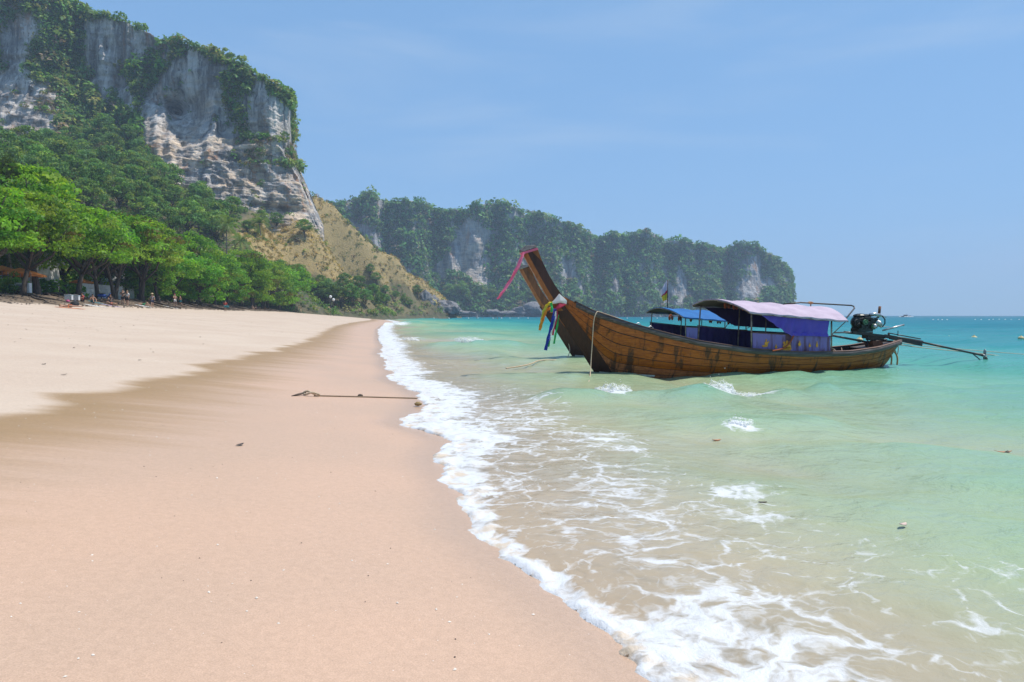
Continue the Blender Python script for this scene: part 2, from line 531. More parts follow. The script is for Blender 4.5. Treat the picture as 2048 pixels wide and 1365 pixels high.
def sea_material():
    t = NT('sea_water')
    P = t.coord('Object')
    dp = t.attr('depth'); fo = t.attr('foam'); fa = t.attr('range')
    # wave relief finer than the mesh
    r1 = t.noise(t.n('ShaderNodeMapping', {0: P, 3: (1.0, 1.5, 1.0)}).outputs[0], 1.5, 5, 0.55, 0.5)
    r2 = t.noise(P, 7.0, 4, 0.6, 0.5)
    r3 = t.noise(t.n('ShaderNodeMapping', {0: P, 3: (0.10, 0.28, 1.0)}).outputs[0], 1.0, 6, 0.65)
    h = t.math('ADD', t.math('MULTIPLY', r1, 0.085), t.math('MULTIPLY', r2, 0.028))
    h = t.math('ADD', h, t.math('MULTIPLY', t.math('MULTIPLY', r3, t.ramp(fa, 25, 120)), 0.7))
    bs = t.ramp(dp, 0.0, 0.5, 0.25, 0.8)
    nm = t.n('ShaderNodeBump', {'Height': h, 'Strength': bs, 'Distance': 1.0}).outputs[0]
    # body colour of the turbid water and how much of the bed it hides
    body = t.cramp(t.math('DIVIDE', dp, 4.0), [(0.0, (0.56, 0.45, 0.33)), (0.045, (0.50, 0.44, 0.30)), (0.085, (0.37, 0.43, 0.26)), (0.15, (0.24, 0.41, 0.25)), (0.24, (0.10, 0.345, 0.25)), (0.42, (0.020, 0.245, 0.245)), (1.0, (0.006, 0.165, 0.215))])
    body = t.mix(t.math('MULTIPLY', t.ramp(fa, 60, 700), 0.85), body, (0.004, 0.125, 0.185))
    tone = t.noise(t.n('ShaderNodeMapping', {0: P, 3: (0.05, 0.16, 1.0)}).outputs[0], 1.0, 5, 0.6)
    body = t.mix(0.8, body, t.mix(t.ramp(tone, 0.3, 0.7), (0.80, 0.86, 0.90), (1.15, 1.10, 1.08)), 'MULTIPLY')
    murk = t.math('SUBTRACT', 1.0, t.math('MULTIPLY', t.math('POWER', 2.718, t.math('MULTIPLY', dp, -4.0)), 0.62))
    diff = t.n('ShaderNodeBsdfDiffuse', {'Color': body, 'Normal': nm})
    clear = t.n('ShaderNodeBsdfTransparent', {'Color': (0.93, 0.96, 0.93, 1)})
    vol = t.n('ShaderNodeMixShader', {0: t.math('MULTIPLY', murk, 0.97), 1: clear.outputs[0], 2: diff.outputs[0]})
    fr = t.n('ShaderNodeFresnel', {'IOR': 1.33, 'Normal': nm}).outputs[0]
    fr = t.math('MINIMUM', fr, t.ramp(fa, 10, 150, 0.42, 0.24))
    fr = t.math('MULTIPLY', fr, t.ramp(dp, 0.005, 0.12, 0.25, 1.0))
    gl = t.n('ShaderNodeBsdfGlossy', {'Roughness': t.ramp(fa, 10, 200, 0.06, 0.14), 'Normal': nm})
    water = t.n('ShaderNodeMixShader', {0: fr, 1: vol.outputs[0], 2: gl.outputs[0]})
    # foam: solid run-up, breaking up into a lace
    wv = t.noise(P, 1.3, 4, 0.55, 0.0, 1)
    wv2 = t.noise(P, 6.0, 3, 0.6, 0.0, 1)
    Pw = t.n('ShaderNodeVectorMath', {0: P, 1: t.n('ShaderNodeVectorMath', {0: wv, 3: 0.75}, operation='SCALE').outputs[0]}, operation='ADD').outputs[0]
    Pw = t.n('ShaderNodeVectorMath', {0: Pw, 1: t.n('ShaderNodeVectorMath', {0: wv2, 3: 0.12}, operation='SCALE').outputs[0]}, operation='ADD').outputs[0]
    Pw = t.n('ShaderNodeMapping', {0: Pw, 3: (0.8, 1.0, 0.0)}).outputs[0]
    def net(sc, wid):
        v = t.n('ShaderNodeTexVoronoi', {'Vector': Pw, 'Scale': sc}, feature='DISTANCE_TO_EDGE').outputs[0]
        return t.math('SUBTRACT', 1.0, t.ramp(v, 0.0, wid))
    nb = t.noise(Pw, 2.2, 8, 0.68)
    nf = t.noise(Pw, 16.0, 5, 0.7)
    net1 = net(2.6, t.math('MULTIPLY', fo, 0.22)); net2 = net(6.5, t.math('MULTIPLY', fo, 0.28)); net3 = net(15.0, t.math('MULTIPLY', fo, 0.34))
    pat = t.math('ADD', t.math('MULTIPLY', net1, 0.30), t.math('ADD', t.math('MULTIPLY', net2, 0.20), t.math('MULTIPLY', net3, 0.13)))
    pat = t.math('ADD', pat, t.math('ADD', t.math('MULTIPLY', nb, 0.75), t.math('MULTIPLY', nf, 0.38)))
    lev = t.math('ADD', t.math('MULTIPLY', fo, 0.86), t.math('SUBTRACT', t.math('ADD', pat, t.math('MULTIPLY', t.math('SUBTRACT', nb, 0.5), 0.7)), 1.24))
    m = t.ramp(lev, -0.06, 0.52)
    m = t.math('MULTIPLY', m, t.ramp(fo, 0.05, 0.3))
    m = t.math('MULTIPLY', m, t.ramp(fo, 0.3, 1.0, 0.8, 0.97))
    fh = t.math('ADD', t.math('MULTIPLY', nf, 0.02), t.math('MULTIPLY', t.noise(P, 60.0, 3, 0.7), 0.008))
    fnm = t.n('ShaderNodeBump', {'Height': fh, 'Strength': 0.6, 'Distance': 1.0}).outputs[0]
    sandy = t.ramp(t.noise(P, 4.5, 5, 0.65), 0.48, 0.66)
    fcol = t.mix(t.math('MULTIPLY', sandy, t.ramp(dp, 0.09, 0.02)), (0.62, 0.63, 0.64), (0.56, 0.46, 0.35))
    fb = t.bsdf(fcol, 0.55, fnm)
    sea = t.n('ShaderNodeMixShader', {0: m, 1: water.outputs[0], 2: fb.outputs[0]})
    # bubbly outline of the run-up: gone where the film is thinner than a bubble
    ed = t.math('ADD', t.attr('offshore'), t.math('MULTIPLY', t.math('SUBTRACT', t.noise(P, 24.0, 4, 0.7), 0.5), 0.16))
    op = t.ramp(ed, -0.005, 0.012)
    tp = t.n('ShaderNodeBsdfTransparent', {'Color': (1, 1, 1, 1)})
    return t.end(t.n('ShaderNodeMixShader', {0: op, 1: tp.outputs[0], 2: sea.outputs[0]}))

SEA = sea_material()
me = np_mesh('sea', np.stack([SX, SY, SZ], -1).reshape(-1, 3), grid_faces(len(sy), len(so)), SEA, True,
             {'depth': depth.ravel(), 'foam': np.clip(foam, 0, 1.2).ravel(), 'range': np.hypot(SX, SY).ravel(), 'offshore': SO.ravel()})
sea = set_props(link_mesh('sea', me), kind='structure')

# ------------------------------------------------------------------ hill behind the beach and the grassy spur
def in_poly(px, py, poly):
    r = np.zeros(px.shape, bool)
    n = len(poly)
    for i in range(n):
        x1, y1 = poly[i]; x2, y2 = poly[(i + 1) % n]
        c = ((y1 > py) != (y2 > py)) & (px < (x2 - x1) * (py - y1) / ((y2 - y1) or 1e-9) + x1)
        r ^= c
    return r

def rbf(ctrl):
    c = np.array([tuple(p) for p in ctrl], float)
    A = np.sqrt((c[:, None, 0] - c[None, :, 0]) ** 2 + (c[:, None, 1] - c[None, :, 1]) ** 2 + 16.0)
    Pm = np.hstack([np.ones((len(c), 1)), c[:, :2] / 100])
    n = len(c)
    M = np.block([[A - 3.0 * np.eye(n), Pm], [Pm.T, np.zeros((3, 3))]])
    w = np.linalg.solve(M, np.concatenate([c[:, 2], np.zeros(3)]))
    def f(x, y):
        x = np.asarray(x, float); y = np.asarray(y, float)
        z = w[n] + w[n + 1] * x / 100 + w[n + 2] * y / 100
        for i in range(n):
            z = z + w[i] * np.sqrt((x - c[i, 0]) ** 2 + (y - c[i, 1]) ** 2 + 16.0)
        return z
    return f

ctrl = []
for y, s, z in [(30, 48, 3.0), (50, 46, 3.2), (75, 44, 3.2), (105, 42, 3.2), (140, 40, 3.0), (180, 35, 3.0), (220, 29, 2.6), (260, 22, 2.0), (300, 15, 1.3), (328, 8, 0.3)]:
    ctrl.append((float(xs(y)) - s, y, z))
for px, py, y in [(-350, 352, 246), (-100, 346, 240), (0, 338, 236), (110, 330, 240), (190, 322, 248), (270, 332, 244), (300, 362, 227), (345, 396, 222), (400, 424, 219), (450, 434, 219), (500, 442, 221), (545, 446, 226), (590, 447, 232), (632, 443, 243), (650, 428, 262), (500, 424, 232), (590, 428, 244), (400, 405, 231),
                         (720, 612, 306), (780, 618, 322), (830, 622, 334), (880, 628, 345), (918, 633, 356),
                  (560, 540, 232), (640, 540, 268), (700, 545, 290), (760, 560, 312), (820, 585, 328), (600, 590, 225), (670, 590, 262),
                  (300, 440, 170), (150, 430, 150), (0, 430, 130), (430, 500, 175), (500, 496, 200), (560, 490, 214)]:
    ctrl.append(at(px, py, y))
for q in np.linspace(0, 1, 22):
    ctrl.append(at(float(np.interp(q, [0, .2, .45, .7, .9, 1], [640, 700, 760, 820, 870, 904])), float(np.interp(q, [0, .2, .45, .7, .9, 1], [404, 446, 492, 540, 580, 608])), 300 + 50 * q))
for x, y, z in [(-20, 380, -6), (-40, 400, -4), (-70, 420, 0), (-110, 420, 10), (-150, 440, 20), (-30, 340, -4), (-48, 336, -3), (-20, 360, -6), (-300, 420, 60), (-420, 300, 60)]:
    ctrl.append((x, y, z))
hill_f = rbf(ctrl)
hx = np.arange(-430, -8, 1.3); hy = np.arange(24, 440, 1.5)
HX, HY = np.meshgrid(hx, hy)
def hill_z(x, y):
    z = hill_f(x, y)
    rough = sstep(3, 14, z)
    return z + rough * (2.2 * fbm(x / 22, y / 22, 0, 4, 71) + 0.5 * fbm(x / 4, y / 4, 0, 3, 75))
HZ = hill_z(HX, HY)
hpx, hpy = project(HX, HY, HZ)
GOLD = [(470, 462), (560, 436), (600, 420), (640, 385), (700, 425), (760, 475), (830, 530), (880, 570), (940, 630), (880, 624), (850, 600), (800, 578), (750, 562), (700, 552), (650, 552), (600, 535), (540, 520), (490, 495)]
jx = hpx + 26 * fbm(HX / 9, HY / 9, 0, 3, 77); jy = hpy + 26 * fbm(HX / 9, HY / 9, 5, 3, 78)
hgold = in_poly(jx, jy, GOLD).astype(float)
hgold = np.clip(hgold + 0.25 * in_poly(jx, jy, [(420, 460), (600, 420), (930, 630), (700, 620), (560, 560)]), 0, 1)
def hill_material():
    t = NT('hill_soil')
    P = t.coord('Object')
    g = t.attr('gold')
    n1 = t.noise(P, 0.35, 6, 0.65); n2 = t.noise(P, 1.6, 5, 0.7)
    gold = t.mix(t.ramp(n2, 0.3, 0.7), (0.38, 0.28, 0.115), (0.27, 0.195, 0.085))
    gold = t.mix(t.ramp(n1, 0.55, 0.7), gold, (0.16, 0.14, 0.05))
    dark = t.mix(t.ramp(n1, 0.35, 0.65), (0.05, 0.065, 0.025), (0.11, 0.09, 0.05))
    col = t.mix(g, dark, gold)
    return t.end(t.bsdf(col, 0.95, t.bump(n2, 0.8, 0.6)))
me = np_mesh('hill', np.stack([HX, HY, HZ], -1).reshape(-1, 3), grid_faces(len(hy), len(hx)), hill_material(), True, {'gold': hgold.ravel()})
hill = set_props(link_mesh('hill_terrain', me), kind='structure')

def land_z(x, y):
    return np.maximum(ground_z(x, y), hill_z(x, y))

def on_land(px, py, lo=30.0, hi=420.0):
    d = ray(px, py)
    ys = np.linspace(lo, hi, 900)
    z = CAMZ + d[2] / d[1] * ys
    x = d[0] / d[1] * ys
    g = land_z(x, ys)
    k = int(np.argmax(z <= g))
    if z[k] > g[k]: return None
    return Vector((x[k], ys[k], float(g[k])))

# ------------------------------------------------------------------ limestone cliffs
def rock_material(name, strata, grey=(0.52, 0.49, 0.46), cream=(0.80, 0.61, 0.42)):
    t = NT(name)
    P = t.coord('Object')
    v = t.n('ShaderNodeMapping', {0: P, 3: (1, 1, 0.16)}).outputs[0]
    hz = t.n('ShaderNodeMapping', {0: P, 3: (0.12, 0.12, 1.0)}).outputs[0]
    n1 = t.noise(v, 0.22, 7, 0.68, 0.3); n2 = t.noise(hz, 0.55, 5, 0.65, 0.4); n3 = t.noise(P, 0.07, 5, 0.6)
    n4 = t.noise(P, 0.9, 5, 0.7)
    c = t.mix(t.ramp(n1, 0.36, 0.60), [k * 0.26 for k in grey], [k * 1.25 for k in grey])  # streaked stone, contrast deepened in the colour because the relief shades weakly
    crk = t.noise(v, 0.75, 6, 0.7, 0.6)
    c = t.mix(t.math('MULTIPLY', t.ramp(crk, 0.46, 0.36), 0.75), c, (0.055, 0.055, 0.06))  # cracks darkened in the colour, standing in for shade in the relief
    crk2 = t.noise(t.n('ShaderNodeMapping', {0: P, 3: (1, 1, 0.3)}).outputs[0], 1.9, 5, 0.7, 0.8)
    c = t.mix(t.math('MULTIPLY', t.ramp(crk2, 0.44, 0.34), 0.6), c, (0.07, 0.07, 0.075))  # finer cracks, their shade likewise put into the colour
    warm = t.math('MULTIPLY', t.attr('cream'), t.ramp(t.math('ADD', n3, t.math('MULTIPLY', t.math('SUBTRACT', n2, 0.5), 0.5)), 0.38, 0.58))
    c = t.mix(t.math('MULTIPLY', warm, 0.85), c, t.mix(t.ramp(n1, 0.38, 0.6), [k * 0.62 for k in cream], cream))
    c = t.mix(t.math('MULTIPLY', t.math('MULTIPLY', t.attr('cream'), strata), t.ramp(n2, 0.56, 0.44)), c, t.mix(0.6, c, (0.09, 0.095, 0.11)))
    rust = t.math('MULTIPLY', t.ramp(t.noise(v, 0.16, 4, 0.6), 0.55, 0.68), t.ramp(n4, 0.35, 0.6))
    c = t.mix(t.math('MULTIPLY', rust, 0.75), c, (0.42, 0.20, 0.09))
    pale = t.ramp(t.noise(v, 0.45, 6, 0.7), 0.60, 0.68)
    c = t.mix(t.math('MULTIPLY', pale, 0.75), c, (0.64, 0.62, 0.60))
    hh = t.math('ADD', t.math('MULTIPLY', n1, 2.2), t.math('ADD', t.math('MULTIPLY', n2, 1.4), t.math('MULTIPLY', n4, 0.9)))
    return t.end(t.bsdf(c, 0.9, t.n('ShaderNodeBump', {'Height': hh, 'Strength': 0.9, 'Distance': 1.0}).outputs[0]))

def curtain(cols, nu, nv, ncap, capback, lean=0.62, bot=-0.05):
    """wall from base points to top points, then a cap running back from the top"""
    B = np.array([tuple(a) for a, b in cols]); T = np.array([tuple(b) for a, b in cols])
    seg = np.hypot(*np.diff(B[:, :2], axis=0).T) + 6.0
    L = np.concatenate([[0], np.cumsum(seg)]); u = np.linspace(0, L[-1], nu)
    def itp(A):
        # Catmull-Rom along the columns
        out = np.zeros((nu, 3))
        k = np.clip(np.searchsorted(L, u, side='right') - 1, 0, len(L) - 2)
        f = (u - L[k]) / (L[k + 1] - L[k])
        p0 = A[np.maximum(k - 1, 0)]; p1 = A[k]; p2 = A[k + 1]; p3 = A[np.minimum(k + 2, len(A) - 1)]
        f = f[:, None]
        cr = 0.5 * (2 * p1 + (p2 - p0) * f + (2 * p0 - 5 * p1 + 4 * p2 - p3) * f ** 2 + (3 * p1 - p0 - 3 * p2 + p3) * f ** 3)
        return 0.5 * cr + 0.5 * (p1 * (1 - f) + p2 * f)
    b = itp(B); tp = itp(T)
    v = np.linspace(bot, 1, nv)
    g = np.clip(v / lean, -0.1, 1); g = g + 0.12 * (v - g)
    xy = b[None, :, :2] + (tp - b)[None, :, :2] * g[:, None, None]
    z = b[None, :, 2] + (tp - b)[None, :, 2] * v[:, None]
    P = np.concatenate([xy, z[..., None]], -1)
    out = -b[:, :2] / np.linalg.norm(b[:, :2], axis=1)[:, None]
    cap = []
    for i in range(1, ncap + 1):
        q = i / ncap
        p = P[-1].copy()
        p[:, :2] -= out * capback * q
        p[:, 2] += capback * (0.10 * q - 0.25 * q * q)
        cap.append(p)
    return np.concatenate([P, np.array(cap)], 0), out

cols = [(at(-350, 350, 246), at(-350, -60, 285)), (at(-100, 345, 240), at(-100, -30, 270)), (at(0, 345, 235), at(0, -14, 262)), (at(60, 345, 236), at(62, -12, 262)), (at(110, 340, 239), at(112, 4, 264)), (at(190, 330, 250), at(155, 22, 274)), (at(268, 340, 247), at(230, 42, 274)),
        (at(288, 366, 233), at(300, 66, 268)), (at(340, 402, 228), at(362, 84, 262)), (at(430, 445, 228), at(430, 106, 256)), (at(510, 462, 232), at(495, 140, 256)), (at(590, 465, 240), at(545, 176, 256)), (at(628, 460, 250), at(574, 190, 262)),
        (at(642, 440, 268), at(580, 206, 282)), (at(620, 430, 300), at(572, 215, 310)), (at(540, 420, 350), at(500, 210, 350)), (at(380, 400, 390), at(350, 200, 390))]
CP, cout = curtain(cols, 640, 260, 18, 60, 0.62, -0.22)
nr, nc = CP.shape[:2]
x, y, z = CP[..., 0], CP[..., 1], CP[..., 2]
cpx, cpy = project(x, y, z)
disp = 5.0 * fbm(x / 38, y / 38, z / 50, 3, 81)
disp += 3.6 * (0.5 - np.abs(noise(x / 7, y / 7, z / 60, 84))) + 2.0 * (0.5 - np.abs(noise(x / 2.8, y / 2.8, z / 26, 85)))
low = sstep(240, 330, cpy)
disp += 0.5 * fbm(x / 26, y / 26, z / 1.9, 3, 86) + 1.3 * fbm(x / 3, y / 3, z / 2.2, 4, 88) + 1.0 * low * np.minimum(0, fbm(x / 16, y / 16, z / 9, 3, 89) + 0.1) * 2
zz_ = z / 3.1 + 1.1 * fbm(x / 30, y / 30, z / 20, 3, 99)
disp += (0.25 + 0.95 * low) * ((zz_ - np.floor(zz_)) - 0.5) * (0.6 + 0.8 * (fbm(x / 8, y / 8, z / 8, 2, 87) > -0.1))
zz_ = z / 1.25 + 1.0 * fbm(x / 12, y / 12, z / 20, 3, 94)
disp += 0.4 * low * ((zz_ - np.floor(zz_)) - 0.5)
for (gx, gyy, rx, ry, a) in [(352, 206, 30, 14, -13), (375, 250, 34, 52, -6), (312, 262, 14, 70, 4), (428, 238, 8, 36, 4.5), (330, 225, 6, 24, 3.5), (292, 250, 8, 60, 2.5), (235, 275, 42, 60, -9), (470, 240, 16, 55, -3), (530, 230, 34, 60, 3.5), (530, 300, 60, 22, 3.0), (560, 418, 55, 13, -6), (340, 300, 9, 50, 3), (415, 330, 7, 70, 2.2),
                             (200, 110, 26, 60, 3.0), (212, 95, 6, 22, -3.5), (225, 105, 4, 20, -3), (60, 70, 30, 60, 3), (130, 150, 30, 110, -4), (300, 130, 20, 60, -4)]:
    disp += a * np.exp(-((cpx - gx) / rx) ** 2 - ((cpy - gyy) / ry) ** 2)
fade = np.ones(nr); fade[-18:] = np.linspace(0.9, 0.3, 18)
disp *= fade[:, None]
ext = CP.copy()
ext[..., 0] += cout[None, :, 0] * disp; ext[..., 1] += cout[None, :, 1] * disp
ext[-19:, :, 2] += 1.2 * fbm(x[-19:] / 7, y[-19:] / 7, 0, 3, 90)
cream = np.clip(0.15 + 0.85 * sstep(225, 300, cpy + 16 * fbm(x / 12, y / 12, z / 12, 2, 91)) + 0.7 * np.exp(-((cpx - 425) / 22) ** 2 - ((cpy - 240) / 40) ** 2), 0, 1)
CLIFF = rock_material('limestone', 0.75)
me = np_mesh('cliff', ext.reshape(-1, 3), grid_faces(nr, nc), CLIFF, True, {'cream': cream.ravel()})
cliff = set_props(link_mesh('limestone_cliff_terrain', me), kind='structure')
CL = ext

far = [(560, 560, 425), (650, 566, 412), (690, 568, 408), (716, 566, 399), (728, 562, 391), (748, 562, 390), (768, 568, 402), (800, 572, 405), (840, 576, 408), (880, 588, 424), (905, 585, 421), (950, 590, 417), (985, 595, 411), (1020, 600, 413), (1055, 610, 428), (1100, 620, 441),
       (1150, 636, 453), (1172, 650, 462), (1198, 656, 474), (1225, 655, 470), (1260, 660, 466), (1300, 664, 466), (1338, 678, 484), (1375, 682, 487), (1420, 690, 494), (1447, 704, 501), (1470, 697, 491), (1510, 700, 492), (1545, 706, 512), (1572, 714, 532), (1582, 728, 552), (1574, 770, 560), (1500, 840, 560), (1300, 900, 540)]
cols = []
for px, d, ty in far:
    b = plane(px - (3 if px > 1560 else 0), 633, 0); k = d / b.y
    cols.append((Vector((b.x * k, d, -1.0)), at(px, ty + 3, d + 26)))
FP, fout = curtain(cols, 700, 130, 12, 70, 0.8)
nr2, nc2 = FP.shape[:2]
x, y, z = FP[..., 0], FP[..., 1], FP[..., 2]
fpx, fpy = project(x, y, z)
lob = np.full(fpx.shape, -10.0)
for c, wd in [(690, 40), (748, 28), (815, 50), (900, 36), (955, 42), (1020, 42), (1095, 48), (1160, 30), (1222, 32), (1285, 44), (1360, 36), (1415, 34), (1495, 42), (1555, 34)]:
    lob = np.maximum(lob, 15 * (1 - ((fpx + 6 * noise(x / 30, z / 30, 0, 93) - c) / wd) ** 2))
disp = lob * 0.6 + 7 * fbm(x / 45, y / 45, z / 60, 3, 95) + 4.0 * (0.5 - np.abs(noise(x / 12, y / 12, z / 70, 96))) + 2.0 * fbm(x / 6, y / 6, z / 8, 3, 97)
disp += 5 * sstep(545, 625, fpy)
fade = np.ones(nr2); fade[-12:] = np.linspace(0.9, 0.2, 12)
FX = FP.copy()
sag_ = np.clip((lob - 8) / 10, -1.2, 0.4) * 1.5 + 4.0 * fbm(x / 24, y / 24, 0, 3, 98)
FX[..., 2] += sag_ * sstep(25, 70, z)
FX[..., 0] += fout[None, :, 0] * disp * fade[:, None]; FX[..., 1] += fout[None, :, 1] * disp * fade[:, None]
fcream = np.clip(0.25 + np.exp(-((fpx - 935) / 60) ** 2 - ((fpy - 520) / 55) ** 2) + 0.1 * sstep(560, 610, fpy), 0, 1)
me = np_mesh('headland', FX.reshape(-1, 3), grid_faces(nr2, nc2), rock_material('headland_limestone', 0.5, (0.36, 0.35, 0.35), (0.60, 0.50, 0.40)), True, {'cream': fcream.ravel()})
headland = set_props(link_mesh('headland_terrain', me), kind='structure')
# ------------------------------------------------------------------ vegetation
GREENS = {
    'almond': np.array([(0.174, 0.339, 0.029), (0.212, 0.376, 0.037), (0.129, 0.282, 0.029), (0.246, 0.361, 0.046), (0.097, 0.223, 0.029)]),
    'forest': np.array([(0.121, 0.246, 0.046), (0.153, 0.270, 0.046), (0.095, 0.197, 0.046), (0.209, 0.278, 0.046), (0.116, 0.223, 0.068)]),
    'scrub': np.array([(0.186, 0.254, 0.060), (0.138, 0.218, 0.055), (0.240, 0.279, 0.063), (0.265, 0.245, 0.081), (0.117, 0.204, 0.060)]),
    'brown': np.array([(0.240, 0.168, 0.120), (0.192, 0.136, 0.096), (0.272, 0.192, 0.120), (0.160, 0.136, 0.080)]),
    'dry': np.array([(0.499, 0.372, 0.138), (0.427, 0.317, 0.123), (0.356, 0.275, 0.110), (0.558, 0.440, 0.179), (0.285, 0.261, 0.097)]),
    'far': np.array([(0.076, 0.196, 0.060), (0.101, 0.227, 0.065), (0.135, 0.251, 0.065), (0.068, 0.164, 0.065), (0.180, 0.251, 0.082)]),
}

def pick(pal, n, rng, jit=0.34):
    c = GREENS[pal][rng.integers(0, len(GREENS[pal]), n)]
    return c * (1 + jit * rng.uniform(-1, 1, (n, 1)))

def leaf_quads(cen, size, col, rng, k, leaf=0.42, flat=0.75, aspect=0.65, facing=0.6, inner=0.55, lower=-0.45):
    """k leaf clumps spread through each of the ellipsoids cen/size -> verts, faces, tints"""
    n = len(cen)
    d = rng.normal(size=(n, k, 3)); d /= np.linalg.norm(d, axis=2, keepdims=True)
    d[..., 2] = np.where(d[..., 2] < lower, -d[..., 2], d[..., 2])
    rad = inner + (1 - inner) * rng.uniform(0, 1, (n, k, 1)) ** 0.5
    s = np.asarray(size).reshape(-1, 1, 1) if np.ndim(size) == 1 else np.asarray(size)[:, None, :]
    off = d * rad * s * np.array([1, 1, flat if np.ndim(size) == 1 else 1.0])
    p = cen[:, None, :] + off
    nr = d * facing + rng.normal(size=(n, k, 3)) * (1 - facing) + np.array([0, 0, 0.25])
    nr /= np.linalg.norm(nr, axis=2, keepdims=True)
    a = np.cross(nr, rng.normal(size=(n, k, 3))); a /= np.linalg.norm(a, axis=2, keepdims=True) + 1e-9
    b = np.cross(nr, a)
    ss = (s.mean(axis=2, keepdims=True) if np.ndim(size) != 1 else s)
    L = leaf * ss * rng.uniform(0.6, 1.25, (n, k, 1))
    a = a * L; b = b * L * aspect
    sag = nr * L * 0.25
    V = np.stack([p - a, p - b * 0.9 - sag * 0.0, p + a - sag, p + b * 0.9], 2).reshape(-1, 3)
    F = np.arange(n * k * 4).reshape(-1, 4)
    T = col[:, None, :] * (1 + 0.22 * rng.uniform(-1, 1, (n, k, 1)))
    T = np.repeat(T.reshape(-1, 3), 4, axis=0)
    return V, F, T

def merge(parts):
    V = []; F = []; T = []; b = 0
    for v, f, t in parts:
        V.append(v); F.append(f + b); T.append(t); b += len(v)
    return np.concatenate(V), np.concatenate(F), np.concatenate(T)

def veg_obj(name, parts, material, kind='stuff', label=None):
    v, f, t = merge(parts)
    o = link_mesh(name, np_mesh(name, v, f, material, False, {'tint': t}))
    return set_props(o, label, None, None, kind)

# --- plants rooted in the cliff face
ROCKP = [[(168, 48), (205, 40), (250, 52), (292, 76), (298, 122), (262, 128), (236, 150), (212, 222), (188, 180), (170, 120)],
         [(378, 100), (408, 114), (440, 138), (448, 168), (452, 232), (478, 272), (458, 302), (465, 328), (560, 330), (604, 342), (640, 400), (640, 446), (560, 450), (420, 430), (326, 366), (296, 322), (282, 262), (282, 200), (312, 178), (330, 150), (350, 125)],
         [(516, 152), (545, 196), (582, 222), (583, 292), (560, 276), (500, 276), (482, 214), (498, 182)],
         [(-400, 225), (0, 230), (60, 220), (115, 235), (118, 285), (100, 312), (50, 302), (0, 325), (-400, 330)],
         [(0, 70), (40, 34), (72, 32), (76, 66), (56, 100), (50, 152), (20, 142), (0, 112)],
         [(215, 160), (240, 150), (270, 180), (276, 240), (262, 230), (235, 205)]]
SPARSE = [[(-400, 150), (0, 150), (50, 140), (110, 190), (120, 240), (-400, 240)], [(462, 276), (590, 285), (600, 330), (560, 328), (465, 326)]]
rng = np.random.default_rng(21)
def face_points(M, n, rng, rows=None):
    R, K = M.shape[:2]
    i = rng.integers(0, (rows or R) - 1, n); j = rng.integers(0, K - 1, n)
    f, g = rng.uniform(0, 1, (2, n))
    p = M[i, j] * ((1 - f) * (1 - g))[:, None] + M[i + 1, j] * (f * (1 - g))[:, None] + M[i, j + 1] * ((1 - f) * g)[:, None] + M[i + 1, j + 1] * (f * g)[:, None]
    return p
p = face_points(CL, 27000, rng)
px, py = project(p[:, 0], p[:, 1], p[:, 2])
jx = px + 9 * fbm(p[:, 0] / 6, p[:, 1] / 6, p[:, 2] / 6, 3, 31); jy = py + 9 * fbm(p[:, 0] / 6, p[:, 1] / 6, p[:, 2] / 6, 3, 32)
rock = np.zeros(len(p), bool)
for q in ROCKP: rock |= in_poly(jx, jy, q)
sp = np.zeros(len(p), bool)
for q in SPARSE: sp |= in_poly(jx, jy, q)
tuft = fbm(p[:, 0] / 9, p[:, 1] / 9, p[:, 2] / 12, 3, 33)
keep = np.where(rock, (tuft > 0.42) & (rng.uniform(size=len(p)) < 0.3), np.where(sp, tuft > 0.02, tuft > -0.52)) & (px > -340) & (px < 660) & ~((px > 425) & (py > 432)) & (p[:, 2] > hill_z(p[:, 0], p[:, 1]) - 1.5)
edge_top = (py < 230) & (px > 150)
p, px, py, sp, rock, tuft = p[keep], px[keep], py[keep], sp[keep], rock[keep], tuft[keep]
n = len(p)
size = rng.uniform(0.8, 2.1, n) * np.where(sp | rock, 0.6, 1.0)
big = (~sp) & (~rock) & (rng.uniform(size=n) < 0.16)
size[big] *= 1.7
col = pick('scrub', n, rng)
fmask = rng.uniform(size=n) < 0.45
col[fmask] = pick('forest', fmask.sum(), rng)
br = rng.uniform(size=n) < np.where(sp, 0.5, 0.06)
col[br] = pick('brown', br.sum(), rng)
out = -p[:, :2] / np.linalg.norm(p[:, :2], axis=1)[:, None]
p[:, :2] += out * size[:, None] * 0.35
p[:, 2] += size * 0.25
veg_obj('cliff_shrubs', [leaf_quads(p, size, col, rng, 27, 0.31, 0.85)], SCRUB)

# --- forest that covers the far headland
FROCK = [[(905, 472), (940, 440), (974, 462), (985, 500), (985, 562), (960, 578), (920, 548), (880, 562), (862, 545), (898, 510)], [(690, 442), (742, 452), (755, 472), (722, 482)], [(1482, 520), (1522, 512), (1528, 560), (1520, 604), (1474, 606)], [(735, 470), (765, 470), (760, 500), (735, 495)], [(1450, 510), (1462, 515), (1460, 545), (1448, 540)]]
p = face_points(FX, 15000, rng)
px, py = project(p[:, 0], p[:, 1], p[:, 2])
jx = px + 8 * fbm(p[:, 0] / 14, p[:, 1] / 14, p[:, 2] / 14, 3, 41); jy = py + 8 * fbm(p[:, 0] / 14, p[:, 1] / 14, p[:, 2] / 14, 3, 42)
rock = np.zeros(len(p), bool)
for q in FROCK: rock |= in_poly(jx, jy, q)
streak = in_poly(jx, jy, [(1080, 520), (1300, 530), (1440, 545), (1590, 560), (1590, 615), (1080, 612)])
flute = noise(p[:, 0] / 7, p[:, 1] / 7, p[:, 2] / 45, 43)
